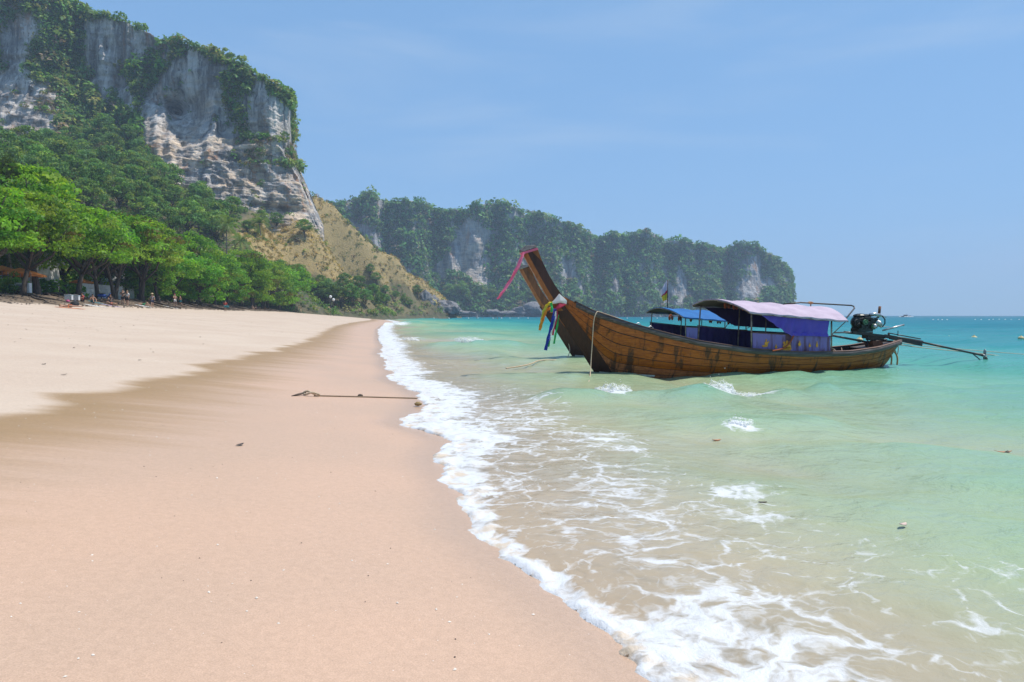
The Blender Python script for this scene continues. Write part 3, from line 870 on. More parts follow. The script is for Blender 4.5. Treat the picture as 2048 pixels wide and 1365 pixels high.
keep = np.where(rock, (flute > 0.45) & (rng.uniform(size=len(p)) < 0.3), np.where(streak, flute > -0.30, flute > -0.75)) & (px > 600) & (px < 1600) & (p[:, 2] > 1.5)
p = p[keep]; py = py[keep]
n = len(p)
size = rng.uniform(1.5, 3.9, n) * (1 + 0.4 * (rng.uniform(size=n) < 0.15)) * np.where(py > 575, 1.15, 1.0)
col = pick('far', n, rng, 0.45)
br = rng.uniform(size=n) < 0.05
col[br] = pick('brown', br.sum(), rng)
out = -p[:, :2] / np.linalg.norm(p[:, :2], axis=1)[:, None]
p[:, :2] += out * size[:, None] * 0.4
p[:, 2] += size * 0.3
veg_obj('headland_forest', [leaf_quads(p, size, col, rng, 21, 0.36, 0.9)], SCRUB)

# --- grass and scrub on the hill
def hill_pts(n, rng, x0=-330, x1=-20, y0=60, y1=380):
    x = rng.uniform(x0, x1, n); y = rng.uniform(y0, y1, n)
    z = hill_z(x, y)
    px, py = project(x, y, z)
    ok = (z > ground_z(x, y)) & (z > 1.2) & (px > -150) & (px < 940)
    return x[ok], y[ok], z[ok], px[ok], py[ok]
x, y, z, px, py = hill_pts(86000, rng)
jx = px + 24 * fbm(x / 9, y / 9, 0, 3, 77); jy = py + 24 * fbm(x / 9, y / 9, 5, 3, 78)
g = in_poly(jx, jy, GOLD)
warm = in_poly(jx, jy, [(430, 455), (600, 420), (930, 632), (860, 626), (780, 580), (680, 570), (560, 540)])
m = g & (rng.uniform(size=len(x)) < 0.95)
P3 = np.stack([x[m], y[m], z[m] + 0.1], 1)
n = len(P3)
col = pick('dry', n, rng)
w = fbm(P3[:, 0] / 8, P3[:, 1] / 8, 0, 3, 79)
mm = (w > 0.20) | (rng.uniform(size=n) < 0.13)
col[mm] = pick('scrub', mm.sum(), rng)
shr = mm & (rng.uniform(size=n) < 0.22)
br = shr & (rng.uniform(size=n) < 0.4)
col[br] = pick('brown', br.sum(), rng)
shrubs = leaf_quads(P3[shr] + np.array([0, 0, 0.4]), rng.uniform(0.7, 1.5, shr.sum()), col[shr], rng, 26, 0.28, 0.9)
tufts = leaf_quads(P3, rng.uniform(0.45, 1.05, n), col, rng, 9, 0.55, 0.9, 0.35, 0.25, 0.2, 0.0)
m2 = (~g) & (rng.uniform(size=len(x)) < np.where(in_poly(jx, jy, [(440, 440), (660, 440), (680, 560), (520, 560), (450, 510)]), 0.10, np.where(warm, 0.17, 0.24)))
P4 = np.stack([x[m2], y[m2], z[m2]], 1)
n4 = len(P4); wm = warm[m2]
col = pick('scrub', n4, rng)
fm = rng.uniform(size=n4) < 0.4
col[fm] = pick('forest', fm.sum(), rng)
br = rng.uniform(size=n4) < np.where(wm, 0.42, 0.12)
col[br] = pick('brown', br.sum(), rng)
dr = wm & (rng.uniform(size=n4) < 0.25)
col[dr] = pick('dry', dr.sum(), rng)
s4 = rng.uniform(0.7, 1.7, n4)
P4[:, 2] += s4 * 0.4
veg_obj('dry_grass', [tufts], SCRUB)
veg_obj('hill_scrub', [leaf_quads(P4, s4, col, rng, 22, 0.30, 0.9), shrubs], SCRUB)

# --- single trees
def limb_paths(rnd, h, spread, n, lean=(0, 0), wob=0.25):
    """trunk and limbs as lists of points with radii"""
    res = []
    top = Vector((lean[0], lean[1], h * 0.42))
    pts = [Vector((0, 0, -0.5))]
    for i in range(1, 6):
        q = i / 5
        pts.append(Vector((top.x * q + rnd.uniform(-wob, wob) * q * 0.6, top.y * q + rnd.uniform(-wob, wob) * q * 0.6, top.z * q)))
    r0 = 0.028 * h
    res.append((pts, [r0 * (1.5 if i == 0 else 1.0 - 0.09 * i) for i in range(6)]))
    ends = []
    for k in range(n):
        a = 2 * math.pi * (k + rnd.uniform(-0.3, 0.3)) / n
        st = pts[3 + k % 3]
        e = Vector((top.x + math.cos(a) * spread * rnd.uniform(0.55, 0.95), top.y + math.sin(a) * spread * rnd.uniform(0.55, 0.95), h * rnd.uniform(0.62, 0.9)))
        mid = (st + e) / 2 + Vector((0, 0, -0.08 * h)) + Vector((rnd.uniform(-wob, wob), rnd.uniform(-wob, wob), 0))
        mid2 = (mid + e) / 2 + Vector((0, 0, 0.03 * h))
        res.append(([st, mid, mid2, e], [r0 * 0.55, r0 * 0.4, r0 * 0.25, r0 * 0.08]))
        ends.append(e)
    return res, ends, top

def make_tree_meshes(kind, seed, h, spread):
    rnd = random.Random(seed); rg = np.random.default_rng(seed)
    mb = MB()
    lean = (rnd.uniform(-0.9, 0.9), rnd.uniform(-0.9, 0.9))
    if kind == 'almond':
        paths, ends, top = limb_paths(rnd, h, spread, 7, lean)
        if seed % 2:          # a second stem from the same root
            p2, e2, t2 = limb_paths(random.Random(seed + 50), h * 0.9, spread * 0.8, 4, (-lean[0] * 1.8, -lean[1] * 1.8 + 0.6))
            paths += p2
        cen = []; sz = []
        for i in range(110):
            a = rnd.uniform(0, 2 * math.pi)
            e = rnd.uniform(-0.42, 1.0)
            rr = math.sqrt(max(0.0, 1 - e * e)) * rnd.uniform(0.62, 1.0)
            zc = h * 0.60 + (h * 0.36 if e > 0 else h * 0.42) * e
            cen.append((top.x + math.cos(a) * spread * rr, top.y + math.sin(a) * spread * rr, zc))
            r = rnd.uniform(0.75, 1.5)
            sz.append((r, r, r * rnd.uniform(0.38, 0.6)))
        for i in range(34):
            a = rnd.uniform(0, 2 * math.pi); rr = rnd.uniform(0, 0.75)
            cen.append((top.x + math.cos(a) * spread * rr, top.y + math.sin(a) * spread * rr, h * rnd.uniform(0.5, 0.82)))
            sz.append((1.3, 1.3, 0.7))
        if seed % 100 >= 2:   # low boughs that hang towards the sand
            for i in range(46):
                a = rnd.uniform(0, 2 * math.pi); rr = rnd.uniform(0.45, 1.02)
                cen.append((top.x + math.cos(a) * spread * rr, top.y + math.sin(a) * spread * rr, h * rnd.uniform(0.13, 0.44)))
                r = rnd.uniform(0.7, 1.25)
                sz.append((r, r, r * 0.6))
        cen = np.array(cen); sz = np.array(sz)
        col = pick('almond', len(cen), rg, 0.25)
        hot = rg.uniform(size=len(cen)) < 0.06
        col[hot] = np.array([0.14, 0.13, 0.03])
        parts = [leaf_quads(cen, sz, col, rg, 62, 0.21, 0.6, 0.62, 0.35, 0.35, -0.6)]
    elif kind == 'forest' or kind == 'bare':
        paths, ends, top = limb_paths(rnd, h, spread, 8, lean, 0.35)
        cen = []; sz = []
        for i in range(52 if kind == 'forest' else 30):
            a = rnd.uniform(0, 2 * math.pi); e = rnd.uniform(-0.5, 1.0)
            rr = math.sqrt(max(0.0, 1 - e * e)) * rnd.uniform(0.5, 1.0)
            cen.append((top.x + math.cos(a) * spread * rr, top.y + math.sin(a) * spread * rr, h * (0.62 + 0.34 * e)))
            r = rnd.uniform(0.9, 1.8) * h / 11
            sz.append((r, r, r * 0.7))
        cen = np.array(cen); sz = np.array(sz)
        col = pick('forest' if kind == 'forest' else 'brown', len(cen), rg)
        parts = [leaf_quads(cen, sz, col, rg, 44 if kind == 'forest' else 30, 0.26 if kind == 'forest' else 0.2, 0.8, 0.6 if kind == 'forest' else 0.2, 0.5, 0.4)]
    else:                     # casuarina: a feathery cone of fine upswept sprays
        pts = [Vector((rnd.uniform(-0.15, 0.15) * i, rnd.uniform(-0.15, 0.15) * i, h * 0.95 * i / 5 - (0.5 if i == 0 else 0))) for i in range(6)]
        paths = [(pts, [0.24, 0.2, 0.16, 0.11, 0.07, 0.02])]
        n = 150
        zz = np.sort(rg.uniform(0.18, 1.0, n)); a = rg.uniform(0, 6.28, n)
        R = (0.25 + spread * (1 - zz) ** 0.75) * rg.uniform(0.35, 1.0, n)
        cen = np.stack([np.cos(a) * R, np.sin(a) * R, zz * h], 1)
        sz = np.stack([rg.uniform(0.5, 0.9, n)] * 2 + [rg.uniform(0.7, 1.3, n)], 1)
        col = np.array([(0.075, 0.105, 0.030)]) * (1 + 0.2 * rg.uniform(-1, 1, (n, 1)))
        parts = [leaf_quads(cen, sz, col, rg, 46, 0.42, 0.9, 0.075, 0.15, 0.1, -1.0)]
    for pts, rs in paths:
        mb.tube(pts, rs, 7)
    v, f, t = merge(parts)
    return mb.mesh('trunk', BARKL if kind == 'casuarina' else BARK, True), np_mesh('crown', v, f, LEAF if kind in ('almond', 'casuarina') else SCRUB, False, {'tint': t})

TREEM = {}
for kind, n, h, sp in [('almond', 6, 11.0, 4.9), ('forest', 4, 11.0, 4.2), ('bare', 2, 10.0, 4.2), ('casuarina', 2, 13.0, 2.6)]:
    TREEM[kind] = [make_tree_meshes(kind, 100 * len(TREEM) + i, h * random.uniform(0.93, 1.07), sp * random.uniform(0.92, 1.1)) for i in range(n)]

def plant_tree(name, kind, loc, rz, scale, label, cat='tree', group=None, var=None):
    tm, cm = TREEM[kind][random.randrange(len(TREEM[kind])) if var is None else var]
    r = empty(name, loc, rz, label, cat, group)
    r.scale = (scale, scale, scale * random.uniform(0.94, 1.06))
    link_mesh('trunk', tm, r); link_mesh('crown', cm, r)
    return r

# beach trees in rows along the top of the beach
ORD = ['first', 'second', 'third', 'fourth', 'fifth', 'sixth', 'seventh', 'eighth', 'ninth', 'tenth', 'eleventh', 'twelfth', 'thirteenth', 'fourteenth', 'fifteenth', 'sixteenth', 'seventeenth', 'eighteenth', 'nineteenth', 'twentieth', 'twenty-first', 'twenty-second', 'twenty-third', 'twenty-fourth', 'twenty-fifth', 'twenty-sixth', 'twenty-seventh', 'twenty-eighth', 'twenty-ninth', 'thirtieth', 'thirty-first', 'thirty-second', 'thirty-third', 'thirty-fourth', 'thirty-fifth', 'thirty-sixth']
nrow = [0, 0]
yy = 55.0
front = []
while yy < 325:
    front.append((yy + random.uniform(-0.6, 0.6), random.uniform(31.5, 34.0) - max(0, (yy - 150)) * 0.118, 0))
    yy += 6.2 + max(0, yy - 70) * 0.028
yy = 58.0
while yy < 240:
    front.append((yy + random.uniform(-1, 1), random.uniform(39, 43) - max(0, (yy - 150)) * 0.12, 1))
    yy += 7.2 + max(0, yy - 70) * 0.03
for i, (y, s, row) in enumerate(sorted(front)):
    x = float(xs(y)) - s
    z = float(land_z(x, y))
    sc = random.uniform(0.8, 1.16)
    if y > 205: sc *= 0.85
    px = float(project(x, y, z)[0])
    if px < -60 or float(hill_z(x, y)) - float(ground_z(x, y)) > 2.5: continue
    if row == 0:
        lab = ORD[nrow[0]] + ' tree from the left in the bright green row along the top of the sand'
    else:
        lab = ORD[nrow[1]] + ' tree from the left in the second row, crown rising behind the beach-side trees'
    nrow[row] += 1
    plant_tree('beach_tree', 'almond', (x, y, z - 0.1), random.uniform(0, 6.28), sc, lab, 'tree', 'leafy trees in the beach-side row' if row == 0 else 'trees behind the beach-side row', (i % 2 if y < 98 else (i * 7 + 3) % 6) if row == 0 else i % 6)
for (px, py, yd, sc, lab) in [(18, 470, 66, 1.0, 'feathery grey-green casuarina at the left edge behind the almond trees'), (250, 470, 100, 0.95, 'feathery casuarina rising behind the beach trees below the cliff'), (285, 470, 108, 0.85, 'smaller feathery casuarina next to a taller one above the beach trees'), (-30, 470, 70, 1.1, 'tall feathery casuarina half outside the left edge')]:
    c = at(px, py, yd); z = float(land_z(c.x, yd))
    plant_tree('casuarina_tree', 'casuarina', (c.x, yd, z), random.uniform(0, 6), sc, lab, 'tree', 'casuarinas behind the beach trees')

# forest trees on the slope below the cliff
cand = []
r2 = random.Random(5)
TALUS = [(-60, 355), (0, 345), (70, 335), (118, 300), (140, 250), (200, 215), (270, 225), (285, 330), (330, 372), (410, 425), (480, 455), (440, 500), (330, 480), (200, 440), (0, 440), (-60, 440)]
tries = 0
while len(cand) < 88 and tries < 6000:
    tries += 1
    px, py = r2.uniform(-60, 490), r2.uniform(300, 520)
    if not in_poly(np.array([px]), np.array([py]), TALUS)[0]: continue
    q = on_land(px, py, 70, 300)
    if q is None or q.y > 240: continue
    if any((q.xy - c.xy).length < 6.0 for c in cand): continue
    cand.append(q)
cand.sort(key=lambda c: c.x / c.y)
nd = 0
for q in cand:
    kd = 'bare' if r2.random() < 0.10 else 'forest'
    nd += kd == 'bare'
    lab = ORD[nd - 1] + ' brown thin-leaved tree from the left on the slope under the cliff' if kd == 'bare' else 'dark green forest tree on the slope under the cliff'
    plant_tree('forest_tree' if kd == 'forest' else 'dry_tree', kd, (q.x, q.y, q.z - 0.4), r2.uniform(0, 6.28), r2.uniform(0.62, 1.0), lab, 'tree', 'forest on the slope under the cliff' if kd == 'forest' else 'brown trees on the slope under the cliff')
# gully between the two rock faces
for gi, (px, py, sc) in enumerate(sorted([(230, 300, 0.9), (255, 275, 0.7), (205, 265, 0.8), (180, 300, 0.9), (150, 290, 0.8), (275, 310, 0.7), (130, 320, 0.9), (260, 318, 0.75), (215, 330, 0.9)])):
    q = at(px, py, 238)
    plant_tree('forest_tree', 'forest', (q.x, q.y, q.z - 3.5), r2.uniform(0, 6), sc, ORD[gi] + ' dark green tree from the left in the gully between the two rock faces', 'tree', 'trees in the gully of the cliff')
for px, py, sc, lab in [(518, 462, 0.62, 'small round tree at the foot of the cliff, left of two neighbours'), (551, 462, 0.55, 'slim tree with a clear trunk at the foot of the cliff between two others'), (610, 475, 0.62, 'low dark tree on the golden grass just below the corner of the cliff'), (497, 470, 0.45, 'little shrubby tree at the lower end of the cliff foot')]:
    q = on_land(px, py, 120, 300)
    if q: plant_tree('hillside_tree', 'forest', (q.x, q.y, q.z - 0.3), r2.uniform(0, 6), sc, lab)
for gi, (px, py, sc) in enumerate(sorted([(740, 556, 0.55), (752, 572, 0.55), (770, 592, 0.5), (720, 590, 0.6), (745, 602, 0.6), (690, 590, 0.6), (790, 602, 0.5), (835, 597, 0.5), (810, 609, 0.45), (775, 612, 0.5), (710, 612, 0.5), (660, 595, 0.6), (600, 572, 0.6), (560, 560, 0.6), (640, 606, 0.7), (652, 610, 0.65), (668, 611, 0.7), (682, 613, 0.6), (698, 614, 0.65), (730, 616, 0.5), (758, 616, 0.5), (640, 585, 0.6), (620, 590, 0.65), (820, 616, 0.4)])):
    q = on_land(px, py, 120, 350)
    if q: plant_tree('hillside_tree', 'forest', (q.x, q.y, q.z - 0.3), r2.uniform(0, 6), sc * r2.uniform(0.85, 1.1), ORD[gi] + ' rounded green tree from the left on the lower slope of the golden hill', 'tree', 'trees on the lower slope of the golden hill')
for gi, (px, py) in enumerate(sorted([(900, 592), (935, 600), (960, 590), (985, 600), (1010, 596), (920, 580), (1040, 602), (890, 604), (955, 610), (1000, 612), (1030, 588), (1060, 596)])):
    y = 578 + (px - 900) * 0.2; q = at(px, py, y)
    plant_tree('shore_forest_tree', 'forest', (q.x, q.y - 6, q.z - 7), r2.uniform(0, 6), r2.uniform(1.1, 1.5), ORD[gi] + ' tall green tree from the left in the wood below the far headland', 'tree', 'wood at the foot of the far headland')

# coconut palms
def palm_meshes(seed, h):
    rnd = random.Random(seed); rg = np.random.default_rng(seed)
    mb = MB()
    n = 10
    bx, by = rnd.uniform(-1.2, 1.2), rnd.uniform(-0.8, 0.8)
    pts = [Vector((bx * (i / n) ** 1.7, by * (i / n) ** 1.7, h * i / n - (0.4 if i == 0 else 0))) for i in range(n + 1)]
    mb.tube(pts, [0.26 if i == 0 else 0.17 - 0.004 * i for i in range(n + 1)], 8)
    tr = mb.mesh('trunk', BARKL, True)
    top = pts[-1]
    fronds = []
    for k in range(20):
        a = k * 2.399 + rnd.uniform(-0.2, 0.2); el = rnd.uniform(-0.35, 1.25) if k > 4 else rnd.uniform(0.9, 1.4)
        L = rnd.uniform(3.9, 4.9)
        m = MB(); V = []; F = []
        p = top.copy(); d = Vector((math.cos(a) * math.cos(el), math.sin(a) * math.cos(el), math.sin(el)))
        rach = [p.copy()]
        N = 14
        for i in range(N):
            d = (d + Vector((0, 0, -0.10 - 0.02 * i * 0.5))).normalized()
            p = p + d * (L / N); rach.append(p.copy())
            side = d.cross(Vector((0, 0, 1))).normalized()
            wl = 0.85 * math.sin(math.pi * min(1, (i + 1.5) / (N + 1))) ** 0.6
            for sgn in (-1, 1):
                for dd in (0.0, 0.5):
                    b0 = p - d * (L / N) * dd
                    tip = b0 + side * sgn * wl * rnd.uniform(0.85, 1.1) + d * 0.35 * wl - Vector((0, 0, 1)) * wl * rnd.uniform(0.25, 0.6)
                    w = d * 0.07
                    b = len(V)
                    V += [b0 - w, b0 + w, tip]
                    F.append((b, b + 1, b + 2))
        m.add(V, F)
        m.tube(rach, [0.035 - 0.002 * i for i in range(len(rach))], 4)
        me = m.mesh('frond', LEAF)
        c = (0.15, 0.22, 0.045) if el > -0.05 else (0.34, 0.26, 0.11)
        at_ = me.attributes.new('tint', 'FLOAT_COLOR', 'POINT')
        at_.data.foreach_set('color', np.tile(np.array([*c, 1.0], np.float32), len(me.vertices)))
        fronds.append(me)
    return tr, fronds
for i, (px, py, yd, h, lab) in enumerate([(452, 450, 165, 0, 'tall coconut palm rising above the beach trees under the cliff'), (522, 500, 212, 0, 'coconut palm with drooping pale fronds among the beach trees'), (480, 484, 185, 0, 'shorter coconut palm between two taller ones'), (12, 508, 70, 0, 'coconut palm at the left edge with hanging fronds')]):
    c = at(px, py, yd); z = float(land_z(c.x, yd)); h = max(4.5, c.z - z)
    tr, fr = palm_meshes(40 + i, h)
    r = empty('coconut_palm', (c.x, yd, z), 0, lab, 'palm tree', 'coconut palms among the beach trees')
    link_mesh('trunk', tr, r)
    for f in fr: link_mesh('frond', f, r)

# undergrowth at the back of the beach
n = 1700
y = 52 + (rng.uniform(0, 1, n) ** 1.6) * 270; s = rng.uniform(36, 58, n) - np.maximum(0, y - 150) * 0.115
x = xs(y) - s; z = land_z(x, y)
sz = rng.uniform(0.6, 1.5, n)
col = pick('forest', n, rng) * 1.1
am = rng.uniform(size=n) < 0.65
col[am] = pick('almond', am.sum(), rng)
dens = (fbm(x / 6, y / 6, 0, 2, 45) > -0.1) & (hill_z(x, y) - ground_z(x, y) < 3.0)
veg_obj('undergrowth', [leaf_quads(np.stack([x, y, z + sz * 0.5], 1)[dens], sz[dens], col[dens], rng, 60, 0.26, 0.9)], LEAF)
for px, py, sc, lab in [(116, 572, 1.5, 'dense dark green bush beside a leaning trunk at the top of the beach'), (12, 575, 0.9, 'low green bush at the left edge where the sand begins'), (172, 578, 0.6, 'small green shrub among the roots at the top of the sand'), (282, 560, 1.9, 'tall dark bush hung with creepers behind the bathers'), (400, 560, 1.7, 'dark green bush under the beach trees near the blue kayak')]:
    q = on_ground(px, py + 12, 30, 200)
    rg = np.random.default_rng(int(px))
    cen = rg.normal(size=(26, 3)) * np.array([0.45, 0.45, 0.5]) * sc + np.array([0, 0, 0.75 * sc])
    cen[:, 2] = np.maximum(cen[:, 2], 0.2)
    v, f, t = merge([leaf_quads(cen, np.full(26, 0.42 * sc), pick('forest', 26, rg) * 1.15, rg, 55, 0.3, 0.9)])
    r = empty('bush', q, 0, lab, 'bush')
    link_mesh('foliage', np_mesh('foliage', v, f, LEAF, False, {'tint': t}), r)
    mb = MB()
    for j in range(4): mb.tube([(0, 0, -0.1), (math.cos(j * 1.7) * 0.3 * sc, math.sin(j * 1.7) * 0.3 * sc, 0.6 * sc), (math.cos(j * 1.7) * 0.45 * sc, math.sin(j * 1.7) * 0.45 * sc, sc)], [0.05, 0.035, 0.015], 5)
    mb.build('stem', BARK, r, True)
# ------------------------------------------------------------------ longtail boats
def wood(name, c1, c2, stain=0.6, gloss=0.35, along=(0.7, 9, 9)):
    t = NT(name)
    P = t.coord('Object')
    gr = t.noise(t.n('ShaderNodeMapping', {0: P, 3: along}).outputs[0], 2.2, 6, 0.65, 0.6)
    col = t.mix(t.ramp(gr, 0.32, 0.66), c1, c2)
    vs = t.noise(t.n('ShaderNodeMapping', {0: P, 3: (4.2, 0.4, 1.1)}).outputs[0], 1.0, 6, 0.66, 0.3)
    vs2 = t.noise(P, 1.4, 4, 0.6)
    st = t.math('MULTIPLY', t.ramp(vs, 0.50, 0.60), t.ramp(vs2, 0.36, 0.52))
    col = t.mix(t.math('MULTIPLY', st, stain), col, (0.022, 0.014, 0.009))
    oi = t.n('ShaderNodeObjectInfo').outputs['Random']
    col = t.n('ShaderNodeHueSaturation', {'Value': t.ramp(oi, 0, 1, 0.82, 1.2, False), 'Saturation': t.ramp(oi, 0, 1, 1.05, 0.9, False), 'Color': col}).outputs[0]
    nm = t.bump(t.math('ADD', gr, t.math('MULTIPLY', t.noise(P, 9, 3, 0.6), 0.4)), 0.35, 0.006)
    b = t.bsdf(col, t.ramp(gr, 0.3, 0.7, gloss, gloss + 0.2), nm)
    b.inputs['Specular IOR Level'].default_value = 0.32
    return t.end(b)

def cloth(name, c1, c2, transl=0.3, scale=2.5, rough=0.8):
    return mat(name, c1, c2, scale, rough, 0.2, (1, 1, 0.5), (0.35, 0.7), 0.0, transl, 0.01)

M_HULL = wood('varnished_teak', (0.42, 0.118, 0.014), (0.25, 0.062, 0.009), 0.8)
M_PROW = wood('dark_teak', (0.062, 0.021, 0.011), (0.038, 0.014, 0.008), 0.3, 0.4, (8, 8, 0.7))
M_NOSE = wood('red_teak', (0.30, 0.115, 0.030), (0.20, 0.07, 0.018), 0.25, 0.3, (8, 8, 0.7))
M_INNER = wood('bilge_wood', (0.05, 0.028, 0.018), (0.03, 0.017, 0.012), 0.3, 0.6)
M_RAIL = mat('weathered_rail_wood', (0.05, 0.040, 0.036), (0.13, 0.105, 0.095), 3.0, 0.6, 0.4, (0.6, 6, 6), (0.42, 0.68))
M_CAPW = mat('rail_cap_wood', (0.17, 0.075, 0.045), (0.075, 0.035, 0.024), 4.0, 0.55, 0.3, (0.6, 6, 6))
M_GREY = mat('bleached_wood', (0.16, 0.15, 0.15), (0.06, 0.055, 0.055), 5.0, 0.8, 0.5)
M_WHITE = mat('white_boat_paint', (0.72, 0.72, 0.68), (0.50, 0.48, 0.42), 6.0, 0.5, 0.15)
M_POLE = mat('painted_pole', (0.33, 0.27, 0.22), (0.15, 0.095, 0.065), 6.0, 0.5, 0.3)
M_IRON = mat('rusty_black_iron', (0.022, 0.022, 0.024), (0.055, 0.035, 0.025), 8.0, 0.45, 0.3, metal=0.4)
M_ENG = mat('greasy_engine_iron', (0.012, 0.014, 0.013), (0.035, 0.036, 0.034), 9.0, 0.4, 0.4, metal=0.5)
M_ALU = mat('dull_aluminium', (0.55, 0.55, 0.56), (0.30, 0.30, 0.31), 9.0, 0.35, 0.2, metal=0.7)
M_STEEL = mat('bare_steel_tube', (0.35, 0.35, 0.35), (0.14, 0.12, 0.10), 7.0, 0.4, 0.2, metal=0.6)
M_RUST = mat('rust_orange_metal', (0.22, 0.075, 0.03), (0.10, 0.04, 0.02), 9.0, 0.8, 0.4)
M_GREENP = mat('green_pulley_paint', (0.04, 0.16, 0.06), (0.02, 0.05, 0.03), 9.0, 0.4, 0.2)
M_TARP = cloth('sun_bleached_tarpaulin', (0.54, 0.44, 0.53), (0.44, 0.35, 0.44), 0.15)
M_TARPB = cloth('blue_tarpaulin', (0.006, 0.12, 0.36), (0.010, 0.16, 0.44), 0.2)
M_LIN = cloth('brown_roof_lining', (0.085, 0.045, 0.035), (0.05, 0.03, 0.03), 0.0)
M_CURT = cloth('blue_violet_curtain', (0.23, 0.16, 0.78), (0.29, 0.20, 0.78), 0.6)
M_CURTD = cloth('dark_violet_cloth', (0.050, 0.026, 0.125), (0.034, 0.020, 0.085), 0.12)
M_LAV = mat('faded_lavender_cloth', (0.36, 0.26, 0.58), (0.20, 0.09, 0.13), 5.0, 0.8, 0.3, (1, 1, 0.12), (0.48, 0.66), 0.0, 0.4, 0.01)
M_PRINT = mat('orange_print', (0.75, 0.33, 0.035), (0.60, 0.24, 0.03), 8, 0.8, 0.1)
M_ROPE = mat('pale_rope_fibre', (0.52, 0.42, 0.29), (0.34, 0.26, 0.17), 60, 0.9, 0.6, dist=0.004)
M_ROPEO = mat('orange_rope_fibre', (0.50, 0.24, 0.10), (0.36, 0.17, 0.07), 60, 0.9, 0.6, dist=0.004)
M_LIFE = cloth('orange_life_jacket_fabric', (0.42, 0.09, 0.025), (0.25, 0.05, 0.02), 0.1)
M_STRAP = mat('black_webbing', (0.012, 0.012, 0.014), (0.02, 0.02, 0.022), 10, 0.8)

SHEER = [(-1.20, 2.24), (-0.95, 2.10), (-0.27, 1.72), (0.66, 1.41), (1.61, 1.15), (2.6, 0.92), (4.09, 0.70), (5.66, 0.585), (7.37, 0.58), (8.5, 0.68), (9.2, 0.80), (9.55, 0.86)]
BEAM = [(-1.20, 0.05), (-0.95, 0.13), (-0.27, 0.44), (0.66, 0.67), (1.61, 0.80), (2.6, 0.88), (4.1, 0.92), (5.7, 0.90), (7.4, 0.79), (8.5, 0.62), (9.2, 0.43), (9.55, 0.30)]
KEEL = [(-1.35, 1.98), (-1.0, 1.50), (-0.65, 1.00), (-0.3, 0.46), (0, 0.0), (0.35, -0.35), (1.5, -0.42), (6, -0.42), (8.3, -0.28), (9.0, -0.08), (9.25, 0.12), (9.55, 0.60)]
FULL = [(-1.2, 0.2), (0, 0.30), (1.5, 0.62), (3, 0.84), (6, 0.84), (8, 0.70), (9.55, 0.55)]

def smooth_interp(tab):
    a = np.array(tab); 
    tt = np.linspace(a[0, 0], a[-1, 0], 600)
    v = np.interp(tt, a[:, 0], a[:, 1])
    k = np.hanning(25); k /= k.sum()
    vp = np.concatenate([v[0] + (v[0] - v[1:13][::-1]), v, v[-1] + (v[-1] - v[-13:-1][::-1])])
    vs = np.convolve(vp, k, 'valid')
    return lambda t: float(np.interp(t, tt, vs))
f_sheer, f_beam, f_full = smooth_interp(SHEER), smooth_interp(BEAM), smooth_interp(FULL)
f_keel = smooth_interp(KEEL)

def hull_pt(t, k, off=0.0):
    zk, zg, bg, fu = f_keel(t), f_sheer(t), f_beam(t), f_full(t)
    c = (bg * fu, zk + 0.16 * (zg - zk))
    y = 2 * k * (1 - k) * c[0] + k * k * bg
    z = (1 - k) ** 2 * zk + 2 * k * (1 - k) * c[1] + k * k * zg
    if off:
        dy = 2 * (1 - 2 * k) * c[0] + 2 * k * bg; dz = -2 * (1 - k) * zk + 2 * (1 - 2 * k) * c[1] + 2 * k * zg
        n = math.hypot(dy, dz) or 1
        y += off * dz / n; z -= off * dy / n
    return y, z

def k_at_z(t, z):
    lo, hi = 0.0, 1.0
    for _ in range(30):
        m = (lo + hi) / 2
        if hull_pt(t, m)[1] < z: lo = m
        else: hi = m
    return (lo + hi) / 2

def grid_mb(rows, mb=None):
    mb = mb or MB()
    nr, nc = len(rows), len(rows[0])
    return mb.add([p for r in rows for p in r], [(i * nc + j, i * nc + j + 1, (i + 1) * nc + j + 1, (i + 1) * nc + j) for i in range(nr - 1) for j in range(nc - 1)])

def cloth_sheet(top, bot, n=40, m=8, fold=0.02, nf=9, seed=0, th=0.006, side=-1):
    """hanging cloth between a top and a bottom polyline (t -> (x, y, z)), with folds and real thickness"""
    def pl(P, q):
        P = [Vector(p) for p in P]
        L = [0]
        for a, b in zip(P, P[1:]): L.append(L[-1] + (b - a).length)
        d = q * L[-1]
        for i in range(len(P) - 1):
            if d <= L[i + 1] or i == len(P) - 2:
                return P[i].lerp(P[i + 1], (d - L[i]) / max(1e-6, L[i + 1] - L[i]))
    rnd = random.Random(seed); ph = [rnd.uniform(0, 6.28) for _ in range(4)]
    F = []; B = []
    for i in range(n + 1):
        a = pl(top, i / n); b = pl(bot, i / n)
        rf = []; rb = []
        for j in range(m + 1):
            v = j / m
            p = a.lerp(b, v)
            w = fold * (0.3 + 0.7 * v) * (math.sin(nf * 2 * math.pi * i / n + ph[0] + 1.3 * v) + 0.6 * math.sin(2.3 * nf * math.pi * i / n + ph[1]) + 0.5 * math.sin(5 * v + ph[2] + 4 * i / n))
            p = p + Vector((0, w, 0))
            rf.append(p); rb.append(p + Vector((0, -side * th, 0)))
        F.append(rf); B.append(rb)
    mb = grid_mb(F); grid_mb(B, mb)
    return mb

